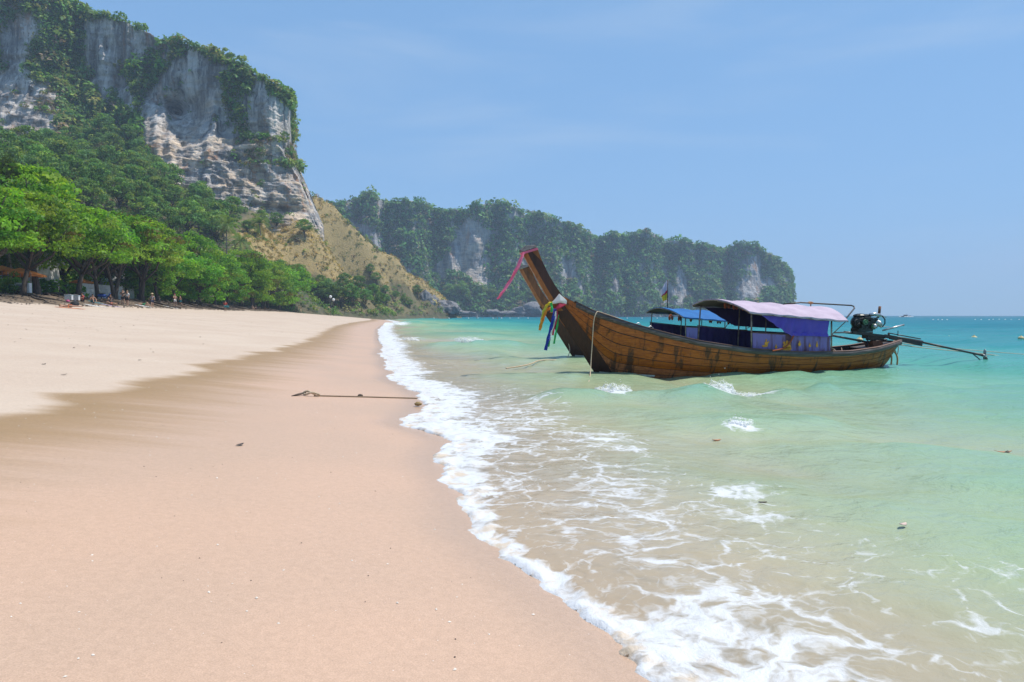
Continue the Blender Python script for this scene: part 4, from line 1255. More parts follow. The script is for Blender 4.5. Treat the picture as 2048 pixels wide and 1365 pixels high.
def build_boat(label, loc, rz, st):
    R = empty('longtail_boat', loc, rz, label, 'longtail boat', 'longtail boats moored at the edge of the beach')
    ts = [-1.18 + (9.55 + 1.18) * i / 70 for i in range(71)]
    # shell, outside and inside
    sh = MB()
    for sg in (-1, 1):
        grid_mb([[Vector((t, sg * hull_pt(t, k)[0], hull_pt(t, k)[1])) for k in [j / 14 for j in range(15)]] for t in ts], sh)
        grid_mb([[Vector((t, sg * max(0, hull_pt(t, k, -0.035)[0]), hull_pt(t, k, -0.035)[1])) for k in [j / 10 for j in range(11)]] for t in ts[2:]], sh)
    grid_mb([[Vector((9.55, y * hull_pt(9.55, k)[0], hull_pt(9.55, k)[1])) for y in (-1, 0, 1)] for k in [j / 8 for j in range(9)]], sh)
    sh.build('hull_shell', M_INNER, R, True)
    # strakes
    NP = 8
    ks = [0.10 + 0.90 * i / NP for i in range(NP + 1)]
    for sg in (-1, 1):
        for i in range(NP):
            k0, k1 = ks[i] + 0.005, ks[i + 1] - 0.005
            rows = []
            for t in ts[1:]:
                r = []
                for k, o in ((k0, 0.0), (k0, 0.013), ((k0 + k1) / 2, 0.016), (k1, 0.013), (k1, 0.0)):
                    y, z = hull_pt(t, k, o)
                    r.append(Vector((t, sg * y, z)))
                rows.append(r)
            grid_mb(rows).build('plank', st['hull'], R, False)
        # rubbing strake, rail cap, worn edge
        sec = []
        rows = []; cap = []
        for t in ts[3:]:
            y, z = f_beam(t), f_sheer(t)
            rows.append([Vector((t, sg * (y + a), z + b)) for a, b in ((0.0, -0.125), (0.045, -0.11), (0.06, -0.05), (0.045, 0.012), (-0.05, 0.016), (-0.05, -0.05))])
            cap.append([Vector((t, sg * (y + a), z + b)) for a, b in ((0.048, 0.014), (0.052, 0.034), (-0.07, 0.040), (-0.07, 0.014))])
        grid_mb(rows).build('rubbing_strake', M_RAIL, R, True)
        grid_mb(cap).build('rail_cap', M_CAPW, R, True)
        # stem boards
        rows = []
        for i in range(22):
            z = -0.12 + (1.93 + 0.12) * i / 21
            lo, hi = -1.35, 1.0
            for _ in range(30):
                m_ = (lo + hi) / 2
                if f_keel(m_) > z: lo = m_
                else: hi = m_
            t0 = lo
            w = 0.30 + 0.10 * (1 - i / 21)
            r = [Vector((t0 - 0.05, sg * 0.012, z))]
            for q in (0.06, 0.35, 0.7, 1.0):
                t = t0 + w * q
                if z < f_sheer(t) - 0.01:
                    k = k_at_z(t, z)
                    r.append(Vector((t, sg * (hull_pt(t, k)[0] + 0.028), z)))
                else:
                    r.append(Vector((t, sg * (f_beam(t) + 0.03), f_sheer(t))))
            r.append(r[-1] - Vector((0, sg * 0.03, 0)))
            rows.append(r)
        grid_mb(rows).build('stem_board', M_PROW, R, False)
        # white stripe at the water
        rows = []
        for i in range(24):
            t = 0.02 + 1.5 * i / 23
            z1 = 0.092 - 0.10 * i / 23
            r = []
            for z in (-0.05, z1):
                k = k_at_z(t, z); y = hull_pt(t, k)[0]
                r.append(Vector((t, sg * (y + 0.034 if t < 0.5 else y + 0.019), z)))
            rows.append(r)
        grid_mb(rows).build('waterline_stripe', M_WHITE, R)
    # prow
    fr = [(-1.18, 1.74), (-1.35, 1.98), (-1.54, 2.28), (-1.74, 2.62), (-1.95, 2.97), (-2.14, 3.30)]
    bk = [(-0.55, 1.80), (-1.02, 2.13), (-1.24, 2.42), (-1.44, 2.75), (-1.61, 3.09), (-1.77, 3.43)]
    hw = [0.10, 0.125, 0.125, 0.12, 0.12, 0.12]
    core = MB(); nose = MB()
    rc = []; rn = []
    for (a, b, h) in zip(fr, bk, hw):
        A = Vector((a[0], 0, a[1])); B = Vector((b[0], 0, b[1])); q = A.lerp(B, 0.27)
        H = Vector((0, h, 0))
        rc.append([q - H, B - H * 0.85, B + H * 0.85, q + H, q - H])
        rn.append([q - H * 1.02, A - H * 0.35, A + H * 0.35, q + H * 1.02, q - H * 1.02])
    grid_mb(rc, core); core.f.append((25, 26, 27, 28)); core.build('prow_core', st['prow'], R)
    grid_mb(rn, nose); nose.f.append((25, 26, 27, 28)); nose.build('prow_nosing', M_NOSE, R)
    ax = Vector((-0.5, 0, 0.87)).normalized()
    A = Vector((fr[-1][0], 0, fr[-1][1])); B = Vector((bk[-1][0], 0, bk[-1][1]))
    c = MB()
    A2 = A + ax * 0.012; B2 = B + ax * 0.012
    v = []
    for s in (-1, 1):
        h = Vector((0, 0.135 * s, 0))
        v += [A2 - (B - A) * 0.08 + h, B2 + (B - A) * 0.06 + h, B2 + (B - A) * 0.02 + ax * 0.06 + h * 0.8, A2 + (B - A) * 0.42 + ax * 0.12 + h * 0.8, A2 + ax * 0.06 + h * 0.85]
    c.add(v, [(0, 1, 2, 3, 4), (9, 8, 7, 6, 5)] + [(i, (i + 1) % 5, 5 + (i + 1) % 5, 5 + i) for i in range(5)])
    c.build('prow_cap', M_GREY, R)
    p = MB()
    for s in (-1, 1):
        o = Vector((0, s * 0.112, 0))
        t3 = [Vector((-1.74, 0, 3.40)) + o, Vector((-1.90, 0, 3.33)) + o, Vector((-1.60, 0, 3.05)) + o]
        p.add(t3 + [q + Vector((0, s * 0.008, 0)) for q in t3], [(0, 1, 2), (5, 4, 3), (0, 1, 4, 3), (1, 2, 5, 4), (2, 0, 3, 5)])
    p.build('prow_cheek_piece', M_NOSE, R)
    # decks, floor, thwarts
    def deck(t0, t1, dz, n, name, m_):
        for i in range(n):
            a = t0 + (t1 - t0) * i / n + 0.006; b = t0 + (t1 - t0) * (i + 1) / n - 0.006
            ya, yb = f_beam(a) - 0.05, f_beam(b) - 0.05
            za, zb = f_sheer(a) + dz, f_sheer(b) + dz
            v = [(a, -ya, za), (a, ya, za), (b, yb, zb), (b, -yb, zb)]
            MB().add(v + [(x, y, z - 0.03) for x, y, z in v], [(0, 1, 2, 3), (7, 6, 5, 4), (0, 1, 5, 4), (1, 2, 6, 5), (2, 3, 7, 6), (3, 0, 4, 7)]).build(name, m_, R)
    deck(-0.85, 1.5, -0.06, 9, 'foredeck_board', M_CAPW)
    deck(8.45, 9.45, -0.03, 5, 'stern_deck_board', M_RAIL)
    for i in range(8):
        y = -0.42 + 0.12 * i
        MB().box((4.9, y, 0.17), (6.4, 0.108, 0.025)).build('floor_board', M_INNER, R)
    for t in (2.2, 3.1, 4.6, 5.4, 6.2, 7.3, 8.0):
        w = f_beam(t) - 0.06
        MB().box((t, 0, f_sheer(t) - 0.17), (0.24, 2 * w, 0.035)).build('thwart', M_CAPW, R)
    for t in (7.0, 7.5, 7.75, 8.2):
        rb = MB()
        for sg in (-1, 1):
            pp = [Vector((t, sg * (hull_pt(t, k, -0.06)[0]), hull_pt(t, k, -0.06)[1])) for k in (0.45, 0.6, 0.8, 0.97)]
            rb.tube(pp, 0.022, 5)
        rb.build('rib', M_CAPW, R, True)
    # roof
    dz = st['roof_dz']
    NF = [Vector((4.0, -1.0, 1.72)), Vector((3.62, 0.0, 2.07)), Vector((3.36, 1.0, 1.93))]
    NR = [Vector((7.12, -1.0, 1.47)), Vector((7.16, 0.0, 1.86)), Vector((7.12, 1.0, 1.72))]
    def roof_pt(u, v, o=0.0):
        l = [0.5 * v * (v - 1), 1 - v * v, 0.5 * v * (v + 1)]
        a = sum((NF[i] * l[i] for i in range(3)), Vector()); b = sum((NR[i] * l[i] for i in range(3)), Vector())
        p_ = a.lerp(b, u)
        p_.z += dz + o + 0.016 * math.sin(9 * math.pi * u + 2 * v) * (1 - abs(v)) - 0.03 * math.sin(4 * math.pi * u) ** 2 * (1 - v * v) - 0.02 * abs(v) ** 3 * math.sin(5 * math.pi * u) ** 2 + 0.04 * math.sin(math.pi * u) * 0
        return p_
    us = [i / 26 for i in range(27)]; vs = [-1 + j / 8 for j in range(17)]
    mb = grid_mb([[roof_pt(u, v, 0.018) for v in vs] for u in us])
    # hem that hangs a few centimetres along the edge
    for edge in ([(u, -1) for u in us], [(u, 1) for u in us], [(0, v) for v in vs], [(1, v) for v in vs]):
        A = [roof_pt(u, v, 0.018) for u, v in edge]
        mb.strip(A, [a - Vector((0, 0, 0.045 + 0.012 * math.sin(i * 1.9))) for i, a in enumerate(A)])
    can = mb.build('roof_canopy', st['roof'], R, True)
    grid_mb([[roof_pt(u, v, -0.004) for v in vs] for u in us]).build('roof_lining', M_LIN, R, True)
    for j, u in enumerate((0.0, 0.27, 0.53, 0.78, 1.0)):
        MB().tube([roof_pt(u, v, -0.022) for v in vs], 0.018, 6).build('roof_hoop', M_POLE, R, True)
    for v in (-0.97, 0.0, 0.97):
        MB().tube([roof_pt(u, v, -0.045) for u in us[::3]], 0.017, 6).build('roof_rail', M_POLE, R, True)
    def post(x0, y, z0, x1, z1, r=0.022):
        MB().tube([(x0, y, z0), (x1, y, z1 + dz)], r, 8).build('roof_post', M_POLE, R, True)
    post(4.21, -0.8, 0.60, 4.19, 1.72); post(6.76, -0.8, 0.45, 6.74, 1.50)
    post(3.44, 0.8, 0.70, 3.52, 1.90); post(4.76, 0.8, 0.55, 4.81, 1.86); post(6.75, 0.8, 0.45, 6.74, 1.74); post(5.7, 0.8, 0.5, 5.7, 1.8, 0.018)
    MB().tube([(6.76, -0.8, 1.08), (7.1, -0.93, 1.45 + dz)], 0.014, 6).build('brace', M_POLE, R, True)
    MB().tube([(6.76, 0.8, 1.08), (7.1, 0.93, 1.66 + dz)], 0.014, 6).build('brace', M_POLE, R, True)
    for y, pts in ((-0.84, [(4.15, 1.165), (5.4, 1.085), (6.78, 1.03)]), (0.84, [(3.44, 1.33), (4.8, 1.18), (6.8, 1.08)])):
        MB().tube([(x, y, z) for x, z in pts], 0.014, 6).build('side_rail', M_CAPW, R, True)
    # cloths
    cloth_sheet([(4.22, -0.83, 1.15), (6.70, -0.83, 1.02)], [(4.22, -0.85, 0.71), (5.6, -0.86, 0.60), (6.70, -0.83, 0.585)], 60, 8, 0.022, 9, 3).build('side_cloth', st['low'], R, True)
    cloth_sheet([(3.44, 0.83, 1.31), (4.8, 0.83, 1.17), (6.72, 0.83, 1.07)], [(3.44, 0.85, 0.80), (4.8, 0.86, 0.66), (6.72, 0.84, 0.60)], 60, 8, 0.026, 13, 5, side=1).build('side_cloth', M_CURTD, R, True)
    if st['curtain']:
        tp = [roof_pt((x - 4.0) / 3.12, -0.93, -0.05) for x in (4.42, 5.4, 6.58)]
        cloth_sheet(tp, [tp[0] - Vector((0, 0, 0.02)), (5.37, -0.86, 1.07), (5.9, -0.87, 1.06), (6.58, -0.86, 1.03)], 60, 10, 0.026, 7, 8).build('curtain', M_CURT, R, True)
        cloth_sheet([(5.30, -0.872, 1.15), (6.0, -0.878, 1.13), (6.585, -0.868, 1.105)], [(5.37, -0.89, 1.06), (5.9, -0.90, 1.05), (6.585, -0.885, 1.02)], 40, 4, 0.008, 8, 9).build('curtain_roll', M_CURT, R, True)
        tf = [roof_pt((x - 3.36) / 3.76, 0.93, -0.05) for x in (3.72, 4.8, 6.2)]
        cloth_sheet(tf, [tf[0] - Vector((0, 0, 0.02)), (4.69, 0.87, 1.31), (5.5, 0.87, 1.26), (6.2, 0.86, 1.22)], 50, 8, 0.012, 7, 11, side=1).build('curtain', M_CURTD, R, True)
    # ladder hoops on the far rail
    for t in (1.55, 1.95):
        z = f_sheer(t); y = f_beam(t) - 0.10
        MB().tube([(t, y, z - 0.02), (t + 0.02, y, z + 0.20), (t - 0.05, y, z + 0.25), (t - 0.22, y, z + 0.17), (t - 0.28, y, z + 0.04)], 0.012, 6).build('grab_hoop', M_ALU, R, True)
    if not st['full']:
        return R
    # rack pole over the after roof
    MB().tube([(5.95, 0.32, 1.96), (6.45, 0.33, 2.0), (6.55, 0.33, 2.01), (8.32, 0.33, 1.93), (8.40, 0.32, 1.90), (8.36, 0.25, 1.84), (7.55, -0.35, 1.50), (7.12, -0.9, 1.45)], 0.022, 7).build('rack_pole', M_IRON, R, True)
    MB().tube([(6.9, 0.33, 1.85), (6.9, 0.33, 2.0)], 0.014, 6).build('rack_strut', M_RUST, R, True)
    MB().ell((6.9, 0.33, 2.0), (0.10, 0.035, 0.04), 8, 6, None, 0.25).build('rack_lashing', M_ROPEO, R)
    # engine on its pivot
    E = empty('engine'); E.parent = R
    eb = MB()
    eb.box((8.48, 0, 1.33), (0.52, 0.38, 0.26)).ell((8.40, 0, 1.42), (0.34, 0.215, 0.24), 14, 9).ell((8.66, 0, 1.38), (0.22, 0.2, 0.2), 12, 8).box((8.40, -0.03, 1.19), (0.50, 0.34, 0.10)).box((8.62, -0.21, 1.42), (0.18, 0.06, 0.16)).box((8.30, -0.215, 1.30), (0.16, 0.05, 0.12))
    eb.ell((8.36, 0, 1.61), (0.22, 0.17, 0.075), 12, 7).ell((8.58, 0.02, 1.60), (0.15, 0.15, 0.07), 10, 6)
    rnd = random.Random(2)
    for i in range(16):
        x = 8.2 + rnd.uniform(0, 0.6); z = 1.22 + rnd.uniform(0, 0.36)
        eb.box((x, -0.215, z), (rnd.uniform(0.03, 0.10), rnd.uniform(0.02, 0.07), rnd.uniform(0.03, 0.09)), Matrix.Rotation(rnd.uniform(0, 1.5), 3, 'Y'))
    link_mesh('engine_block', eb.mesh('engine_block', M_ENG), E)
    pu = MB()
    for (x, z, r) in ((8.33, 1.42, 0.085), (8.62, 1.30, 0.075)):
        n = 16
        V = [Vector((x + r * q * math.cos(2 * math.pi * i / n), y, z + r * q * math.sin(2 * math.pi * i / n))) for q, y in ((1, -0.235), (1, -0.275), (0.8, -0.275), (0.75, -0.255), (0.3, -0.255), (0.25, -0.29), (0.02, -0.29)) for i in range(n)]
        pu.add(V, [(j * n + i, j * n + (i + 1) % n, (j + 1) * n + (i + 1) % n, (j + 1) * n + i) for j in range(6) for i in range(n)])
    pu.build('pulley', M_GREENP, E, True)
    al = MB()
    for i in range(4): al.tube([(8.70 + 0.05 * i, -0.20, 1.52 - 0.02 * i), (8.78 + 0.05 * i, -0.235, 1.42 - 0.02 * i), (8.76 + 0.05 * i, -0.22, 1.32 - 0.02 * i)], 0.026, 6)
    al.tube([(8.60, -0.1, 1.64), (8.72, -0.16, 1.665), (8.95, -0.12, 1.63), (9.02, -0.05, 1.60)], [0.05, 0.055, 0.05, 0.035], 9)
    al.build('exhaust_manifold', M_ALU, E, True)
    MB().ell((8.66, -0.26, 1.30), (0.07, 0.06, 0.075), 12, 8).build('starter_motor', M_ALU, E, True)
    MB().tube([(9.0, 0, 1.55), (9.03, 0, 1.68), (9.03, 0, 1.70)], 0.022, 7).tube([(9.03, 0, 1.68), (9.05, 0, 1.90)], 0.038, 8).build('exhaust_pipe', M_RUST, E, True)
    MB().box((9.05, -0.04, 1.61), (0.34, 0.10, 0.03), Matrix.Rotation(0.25, 3, 'Y')).build('heat_shield', M_ALU, E)
    hs = MB()
    hs.tube([(8.15, -0.12, 1.25), (8.04, -0.17, 1.36), (8.03, -0.17, 1.46), (8.12, -0.15, 1.50), (8.22, -0.1, 1.46)], 0.025, 7)
    hs.tube([(9.0, -0.15, 1.62), (9.08, -0.18, 1.5), (9.09, -0.17, 1.38), (9.02, -0.15, 1.28)], 0.018, 6)
    hs.tube([(8.2, -0.2, 1.52), (8.4, -0.26, 1.56), (8.66, -0.25, 1.55), (8.8, -0.2, 1.47)], 0.013, 6)
    hs.tube([(8.12, -0.15, 1.22), (8.10, -0.2, 1.34), (8.17, -0.22, 1.40)], 0.02, 6)
    hs.build('hose', M_STRAP, E, True)
    fr_ = MB()
    for y in (-0.17, 0.17):
        fr_.bar((7.95, y, 1.12), (9.35, y, 0.98), 0.05, 0.07)
    fr_.bar((8.1, -0.17, 1.10), (8.1, 0.17, 1.10), 0.05, 0.05); fr_.bar((9.3, -0.17, 0.985), (9.3, 0.17, 0.985), 0.05, 0.09)
    fr_.box((8.85, 0, 0.98), (0.62, 0.26, 0.10)).box((8.9, 0, 0.90), (0.5, 0.18, 0.05))
    fr_.build('engine_frame', M_IRON, E)
    MB().tube([(7.38, -0.10, 1.115), (8.2, -0.12, 1.12), (8.65, -0.19, 1.11)], 0.024, 7).build('tiller_bar', M_STEEL, E, True)
    MB().tube([(9.12, -0.05, 1.17), (9.75, -0.2, 1.34)], 0.028, 7).tube([(9.02, 0.05, 1.30), (9.4, 0.0, 1.275)], 0.012, 6).build('lift_handle', M_ALU, E, True)
    T = empty('propeller_shaft'); T.parent = R
    MB().tube([(9.25, 0, 1.0), (10.6, 0, 0.80)], 0.055, 10).tube([(10.4, 0, 0.835), (12.98, 0, 0.345)], 0.032, 9).build('shaft_tube', M_IRON, T, True)
    MB().bar((9.35, -0.07, 0.97), (10.55, -0.07, 0.74), 0.02, 0.13).build('shaft_guard', M_IRON, T)
    MB().tube([(9.38, 0, 1.09), (10.55, 0, 0.90)], 0.018, 6).build('stay_rod', M_IRON, T, True)
    MB().bar((9.30, -0.09, 1.09), (9.33, -0.09, 0.93), 0.03, 0.05).build('clamp', M_RUST, T)
    MB().tube([(9.72, 0, 1.0), (9.70, -0.02, 1.16)], 0.012, 6).build('pin', M_IRON, T)
    pr = MB()
    pr.tube([(12.90, 0, 0.365), (13.06, 0, 0.33)], [0.045, 0.03], 10)
    for a in (0.25, 0.25 + math.pi):
        d = Vector((0.2, math.sin(a), math.cos(a))).normalized()
        q = d.to_track_quat('Z', 'X').to_matrix() @ Matrix.Rotation(0.6, 3, 'Z')
        pr.ell(Vector((13.0, 0, 0.345)) + d * 0.115, (0.062, 0.014, 0.105), 10, 7, q)
    pr.build('propeller', M_STEEL, T, True)
    MB().bar((12.55, 0, 0.40), (13.0, 0, 0.10), 0.015, 0.03).bar((12.95, 0, 0.31), (12.97, 0, 0.11), 0.012, 0.03).build('skeg', M_IRON, T)
    # pivot post and stern block
    MB().box((8.86, 0, 0.77), (0.34, 0.34, 0.16)).box((8.84, 0, 0.86), (0.12, 0.12, 0.12)).build('pivot_block', M_RUST, R)
    MB().tube([(7.42, 0.05, 1.03), (8.0, 0.05, 0.93), (8.75, 0.03, 0.80)], 0.032, 7).build('stern_spar', M_RAIL, R, True)
    MB().tube([(8.5, -0.12, 1.08), (8.47, -0.2, 0.88), (8.36, -0.3, 0.70)], 0.018, 6).build('fuel_hose', M_STRAP, R, True)
    # figures printed along the faded cloth
    for (x, z, kind) in ((4.62, 0.87, 0), (5.27, 0.80, 1), (5.67, 0.84, 2), (6.0, 0.79, 3), (6.23, 0.81, 4), (4.93, 0.76, 3)):
        pm = MB()
        w = [0.055, 0.13, 0.045, 0.035, 0.035][kind]; h = [0.11, 0.14, 0.09, 0.07, 0.10][kind]
        def blob(cx, cz, rx, rz_, n=10):
            V = [(cx + rx * math.cos(2 * math.pi * i / n), -0.868, cz + rz_ * math.sin(2 * math.pi * i / n)) for i in range(n)]
            pm.add(V + [(a, b + 0.004, c_) for a, b, c_ in V], [tuple(range(n)), tuple(range(2 * n - 1, n - 1, -1))] + [(i, (i + 1) % n, n + (i + 1) % n, n + i) for i in range(n)])
        blob(x, z - h * 0.25, w, h * 0.62); blob(x, z + h * 0.62, w * (0.42 if kind != 1 else 0.3), h * 0.30)
        if kind == 1: blob(x - 0.09, z + 0.06, 0.035, 0.045); blob(x + 0.08, z + 0.05, 0.035, 0.05); blob(x, z - 0.1, 0.16, 0.06)
        if kind == 0: blob(x + 0.07, z + 0.02, 0.02, 0.03); blob(x - 0.04, z - 0.09, 0.09, 0.035)
        pm.build('printed_figure', M_PRINT, R)
    return R

BRZ = math.atan2(0.227, 0.974)
P0 = Vector((2.34, 18.67, -0.03))
boat1 = build_boat('nearer brown longtail boat with faded pink canopy and ribbons on its tall prow', P0, BRZ,
                   {'hull': M_HULL, 'prow': M_PROW, 'roof': M_TARP, 'low': M_LAV, 'roof_dz': 0.0, 'curtain': True, 'full': True})
M_PROW2 = wood('mid_teak', (0.20, 0.075, 0.02), (0.12, 0.045, 0.014), 0.3, 0.35, (8, 8, 0.7))
boat2 = build_boat('second longtail boat with bright blue canopy, mostly hidden behind the nearer boat', Vector((2.36, 26.0, 0.0)), BRZ - 0.02,
                   {'hull': M_HULL, 'prow': M_PROW2, 'roof': M_TARPB, 'low': M_LAV, 'roof_dz': -0.19, 'curtain': False, 'full': False})

BU = Vector((math.cos(BRZ), math.sin(BRZ), 0)); BV = Vector((-math.sin(BRZ), math.cos(BRZ), 0))
def bw(x, y, z, o=P0):
    return o + BU * x + BV * y + Vector((0, 0, z))

# things stowed under the canopies
def life_jacket(p, rz, label, grp, dark=1.0):
    r = empty('life_jacket', p, rz, label, 'life jacket', grp)
    r.scale = (0.62, 0.62, 0.62)
    for s in (-1, 1):
        MB().ell((0.09 * s, 0, 0), (0.085, 0.05, 0.16), 10, 8).build('panel', M_LIFE, r, True)
    MB().box((0, -0.052, -0.03), (0.30, 0.012, 0.025)).box((0, -0.052, 0.05), (0.30, 0.012, 0.025)).build('strap', M_STRAP, r)
    MB().ell((0, 0.02, 0.16), (0.11, 0.05, 0.05), 10, 6).build('collar', M_LIFE, r, True)
    return r
for i in range(5):
    life_jacket(bw(3.95 + 0.20 * i, 0.05 - 0.10 * i, 1.915 - 0.03 * i), BRZ + 0.3 * i, ORD[i] + ' orange life jacket from the bow under the front of the pink canopy', 'life jackets under the pink canopy')
for i in range(8):
    life_jacket(bw(3.7 + 0.42 * i, -0.62 + 0.1 * (i % 2), 1.50 - 0.028 * i, Vector((2.36, 26.0, 0))), BRZ + 0.4 * i, ORD[i] + ' rust orange life jacket from the bow, hanging under the blue canopy', 'life jackets under the blue canopy')

# ribbons and sashes tied on the prows
def ribbon(name, pts, w, m_, label, grp='ribbons tied round the prow', seed=0, wdir=None, cat='ribbon'):
    rnd = random.Random(seed)
    P = [Vector(p) for p in pts]
    # resample
    Q = []
    for a, b in zip(P, P[1:]):
        for i in range(6): Q.append(a.lerp(b, i / 6))
    Q.append(P[-1])
    for _ in range(2): Q = [Q[0]] + [(Q[i - 1] + Q[i] * 2 + Q[i + 1]) / 4 for i in range(1, len(Q) - 1)] + [Q[-1]]
    A = []; B = []
    for i, q in enumerate(Q):
        a = 0.5 * math.sin(i * 0.5 + seed) + seed
        d = (Q[min(i + 1, len(Q) - 1)] - Q[max(i - 1, 0)]).normalized()
        sd = wdir or d.cross(Vector((0, 1, 0))).normalized()
        sd = (sd + Vector((0, 1, 0)) * 0.9 * math.sin(i * 0.55 + seed)).normalized()
        A.append(q + sd * w / 2); B.append(q - sd * w / 2)
    mb = MB().strip(A, B, (0, 0.004, 0))
    return set_props(mb.build(name, m_, None, False), label, cat, grp)
C_PINK = cloth('pink_ribbon_satin', (0.90, 0.24, 0.40), (0.85, 0.32, 0.48), 0.5)
C_RED = cloth('crimson_sash_satin', (0.55, 0.04, 0.09), (0.42, 0.03, 0.07), 0.2)
C_WHITE = cloth('white_sash_satin', (0.74, 0.80, 0.74), (0.78, 0.68, 0.70), 0.2)
C_BLUE = cloth('royal_blue_ribbon_satin', (0.012, 0.04, 0.36), (0.02, 0.05, 0.28), 0.25)
C_GREEN = cloth('bright_green_ribbon_satin', (0.05, 0.55, 0.14), (0.06, 0.42, 0.14), 0.35)
C_ORANGE = cloth('orange_ribbon_satin', (0.80, 0.22, 0.03), (0.75, 0.36, 0.04), 0.35)
C_YELLOW = cloth('yellow_ribbon_satin', (0.75, 0.58, 0.05), (0.55, 0.60, 0.08), 0.35)
ribbon('pink_ribbon', [at(1047, 506, 18.02), at(1036, 530, 17.95), at(1024, 556, 17.9), at(1008, 580, 17.85), at(997, 597, 17.8)], 0.07, C_PINK, 'long pink ribbon blowing from the tip of the prow', seed=1)
ribbon('pink_ribbon', [at(1048, 505, 18.0), at(1041, 528, 17.9), at(1027, 554, 17.85), at(1012, 578, 17.8), at(994, 599, 17.75)], 0.05, C_PINK, 'second thinner pink ribbon trailing from the prow tip beside the long one', seed=2)
# band round the prow tip
def band(c0, c1, hwid, height, ax, m_, name, label, cat='sash', grp='ribbons tied round the prow'):
    V = []; F = []
    for q in (0.0, 1.0):
        for (a, h) in ((0, -1), (1, -1), (1, 1), (0, 1)):
            base = c0 if a == 0 else c1
            V.append(Vector((base[0], h * hwid, base[1])) + ax * (q * height))
    W_ = [bw(*v) for v in V]
    mb = MB().add(W_, [(0, 1, 5, 4), (1, 2, 6, 5), (2, 3, 7, 6), (3, 0, 4, 7), (3, 2, 1, 0), (4, 5, 6, 7)])
    return set_props(mb.build(name, m_), label, cat, grp)
axp = Vector((-0.5, 0, 0.87)).normalized()
band((-2.135, 3.235), (-1.72, 3.365), 0.142, 0.06, axp, C_PINK, 'ribbon_band', 'pink band wrapped round the top of the prow under its grey cap')
def bpx(px, py, b):
    d = ray(px, py); r = d[0] / d[1]
    t = (r * (P0.y - BV.y * b) - P0.x + BV.x * b) / (BU.x - BU.y * r)
    p = P0 + BU * t - BV * b
    p.z = CAMZ + d[2] / d[1] * p.y
    return p
def patch(pix, b, m_, name, label, bulge=0.03):
    """cloth wrapped over the near face of the prow: outline pixels at lateral distance b, doubled round to the far side"""
    P = [bpx(x, y, b) for x, y in pix]
    n = len(P)
    c = sum(P, Vector()) / n - BV * bulge
    Pf = [p + BV * (2 * b) for p in P]; cf = c + BV * (2 * b + 2 * bulge)
    V = P + [c] + Pf + [cf]
    F = [(i, (i + 1) % n, n) for i in range(n)] + [(n + 1 + (i + 1) % n, n + 1 + i, 2 * n + 1) for i in range(n)] + [(i, (i + 1) % n, n + 1 + (i + 1) % n, n + 1 + i) for i in range(n)]
    return set_props(MB().add(V, F).build(name, m_, None, False), label, 'scarf', 'ribbons tied round the prow')
patch([(1119, 588), (1127, 595), (1134, 602), (1133, 609), (1122, 606), (1108, 608), (1104, 606), (1112, 597)], 0.165, C_WHITE, 'white_scarf', 'white satin sash wrapped round the foot of the prow')
patch([(1133, 609), (1126, 614), (1112, 622), (1107, 626), (1110, 618), (1119, 607)], 0.19, C_RED, 'red_scarf', 'crimson sash knotted below the white one on the prow')
ribbon('yellow_ribbon', [bpx(1105, 606, 0.2), bpx(1099, 607, 0.23), bpx(1093, 612, 0.2), bpx(1087, 624, 0.2), bpx(1084, 640, 0.2), bpx(1080, 656, 0.2)], 0.085, C_YELLOW, 'yellow ribbon hanging at the front of the prow knot', seed=3)
ribbon('orange_ribbon', [bpx(1103, 617, 0.2), bpx(1094, 619, 0.21), bpx(1088, 632, 0.22), bpx(1084, 646, 0.22), bpx(1079, 661, 0.22)], 0.08, C_ORANGE, 'orange ribbon hanging beside the yellow one', seed=4)
ribbon('green_ribbon', [bpx(1101, 606, 0.24), bpx(1104, 614, 0.25), bpx(1103, 625, 0.25)], 0.08, C_GREEN, 'short green ribbon end tucked into the knot', seed=5)
ribbon('blue_ribbon', [bpx(1110, 618, 0.2), bpx(1107, 635, 0.23), bpx(1102, 655, 0.24), bpx(1096, 678, 0.24), bpx(1091, 701, 0.24)], 0.09, C_BLUE, 'royal blue ribbon, the longest hanging from the knot', seed=6)
ribbon('white_ribbon', [bpx(1112, 622, 0.2), bpx(1110, 640, 0.22), bpx(1104, 660, 0.22), bpx(1099, 682, 0.22)], 0.06, C_WHITE, 'thin white ribbon hanging behind the blue one', seed=7)
ribbon('red_ribbon', [bpx(1114, 622, 0.19), bpx(1112, 640, 0.2), bpx(1107, 656, 0.2), bpx(1105, 671, 0.2)], 0.08, C_RED, 'red ribbon hanging between the white and green ones', seed=8)
ribbon('green_ribbon', [bpx(1116, 630, 0.17), bpx(1115, 650, 0.18), bpx(1111, 670, 0.18), bpx(1108, 688, 0.18)], 0.055, C_GREEN, 'long bright green ribbon, rightmost of the hanging ribbons', seed=9)
ribbon('green_ribbon', [bpx(1107, 640, 0.21), bpx(1103, 662, 0.21), bpx(1099, 680, 0.21), bpx(1097, 694, 0.21)], 0.05, C_GREEN, 'bright green ribbon trailing just right of the blue one', seed=10)

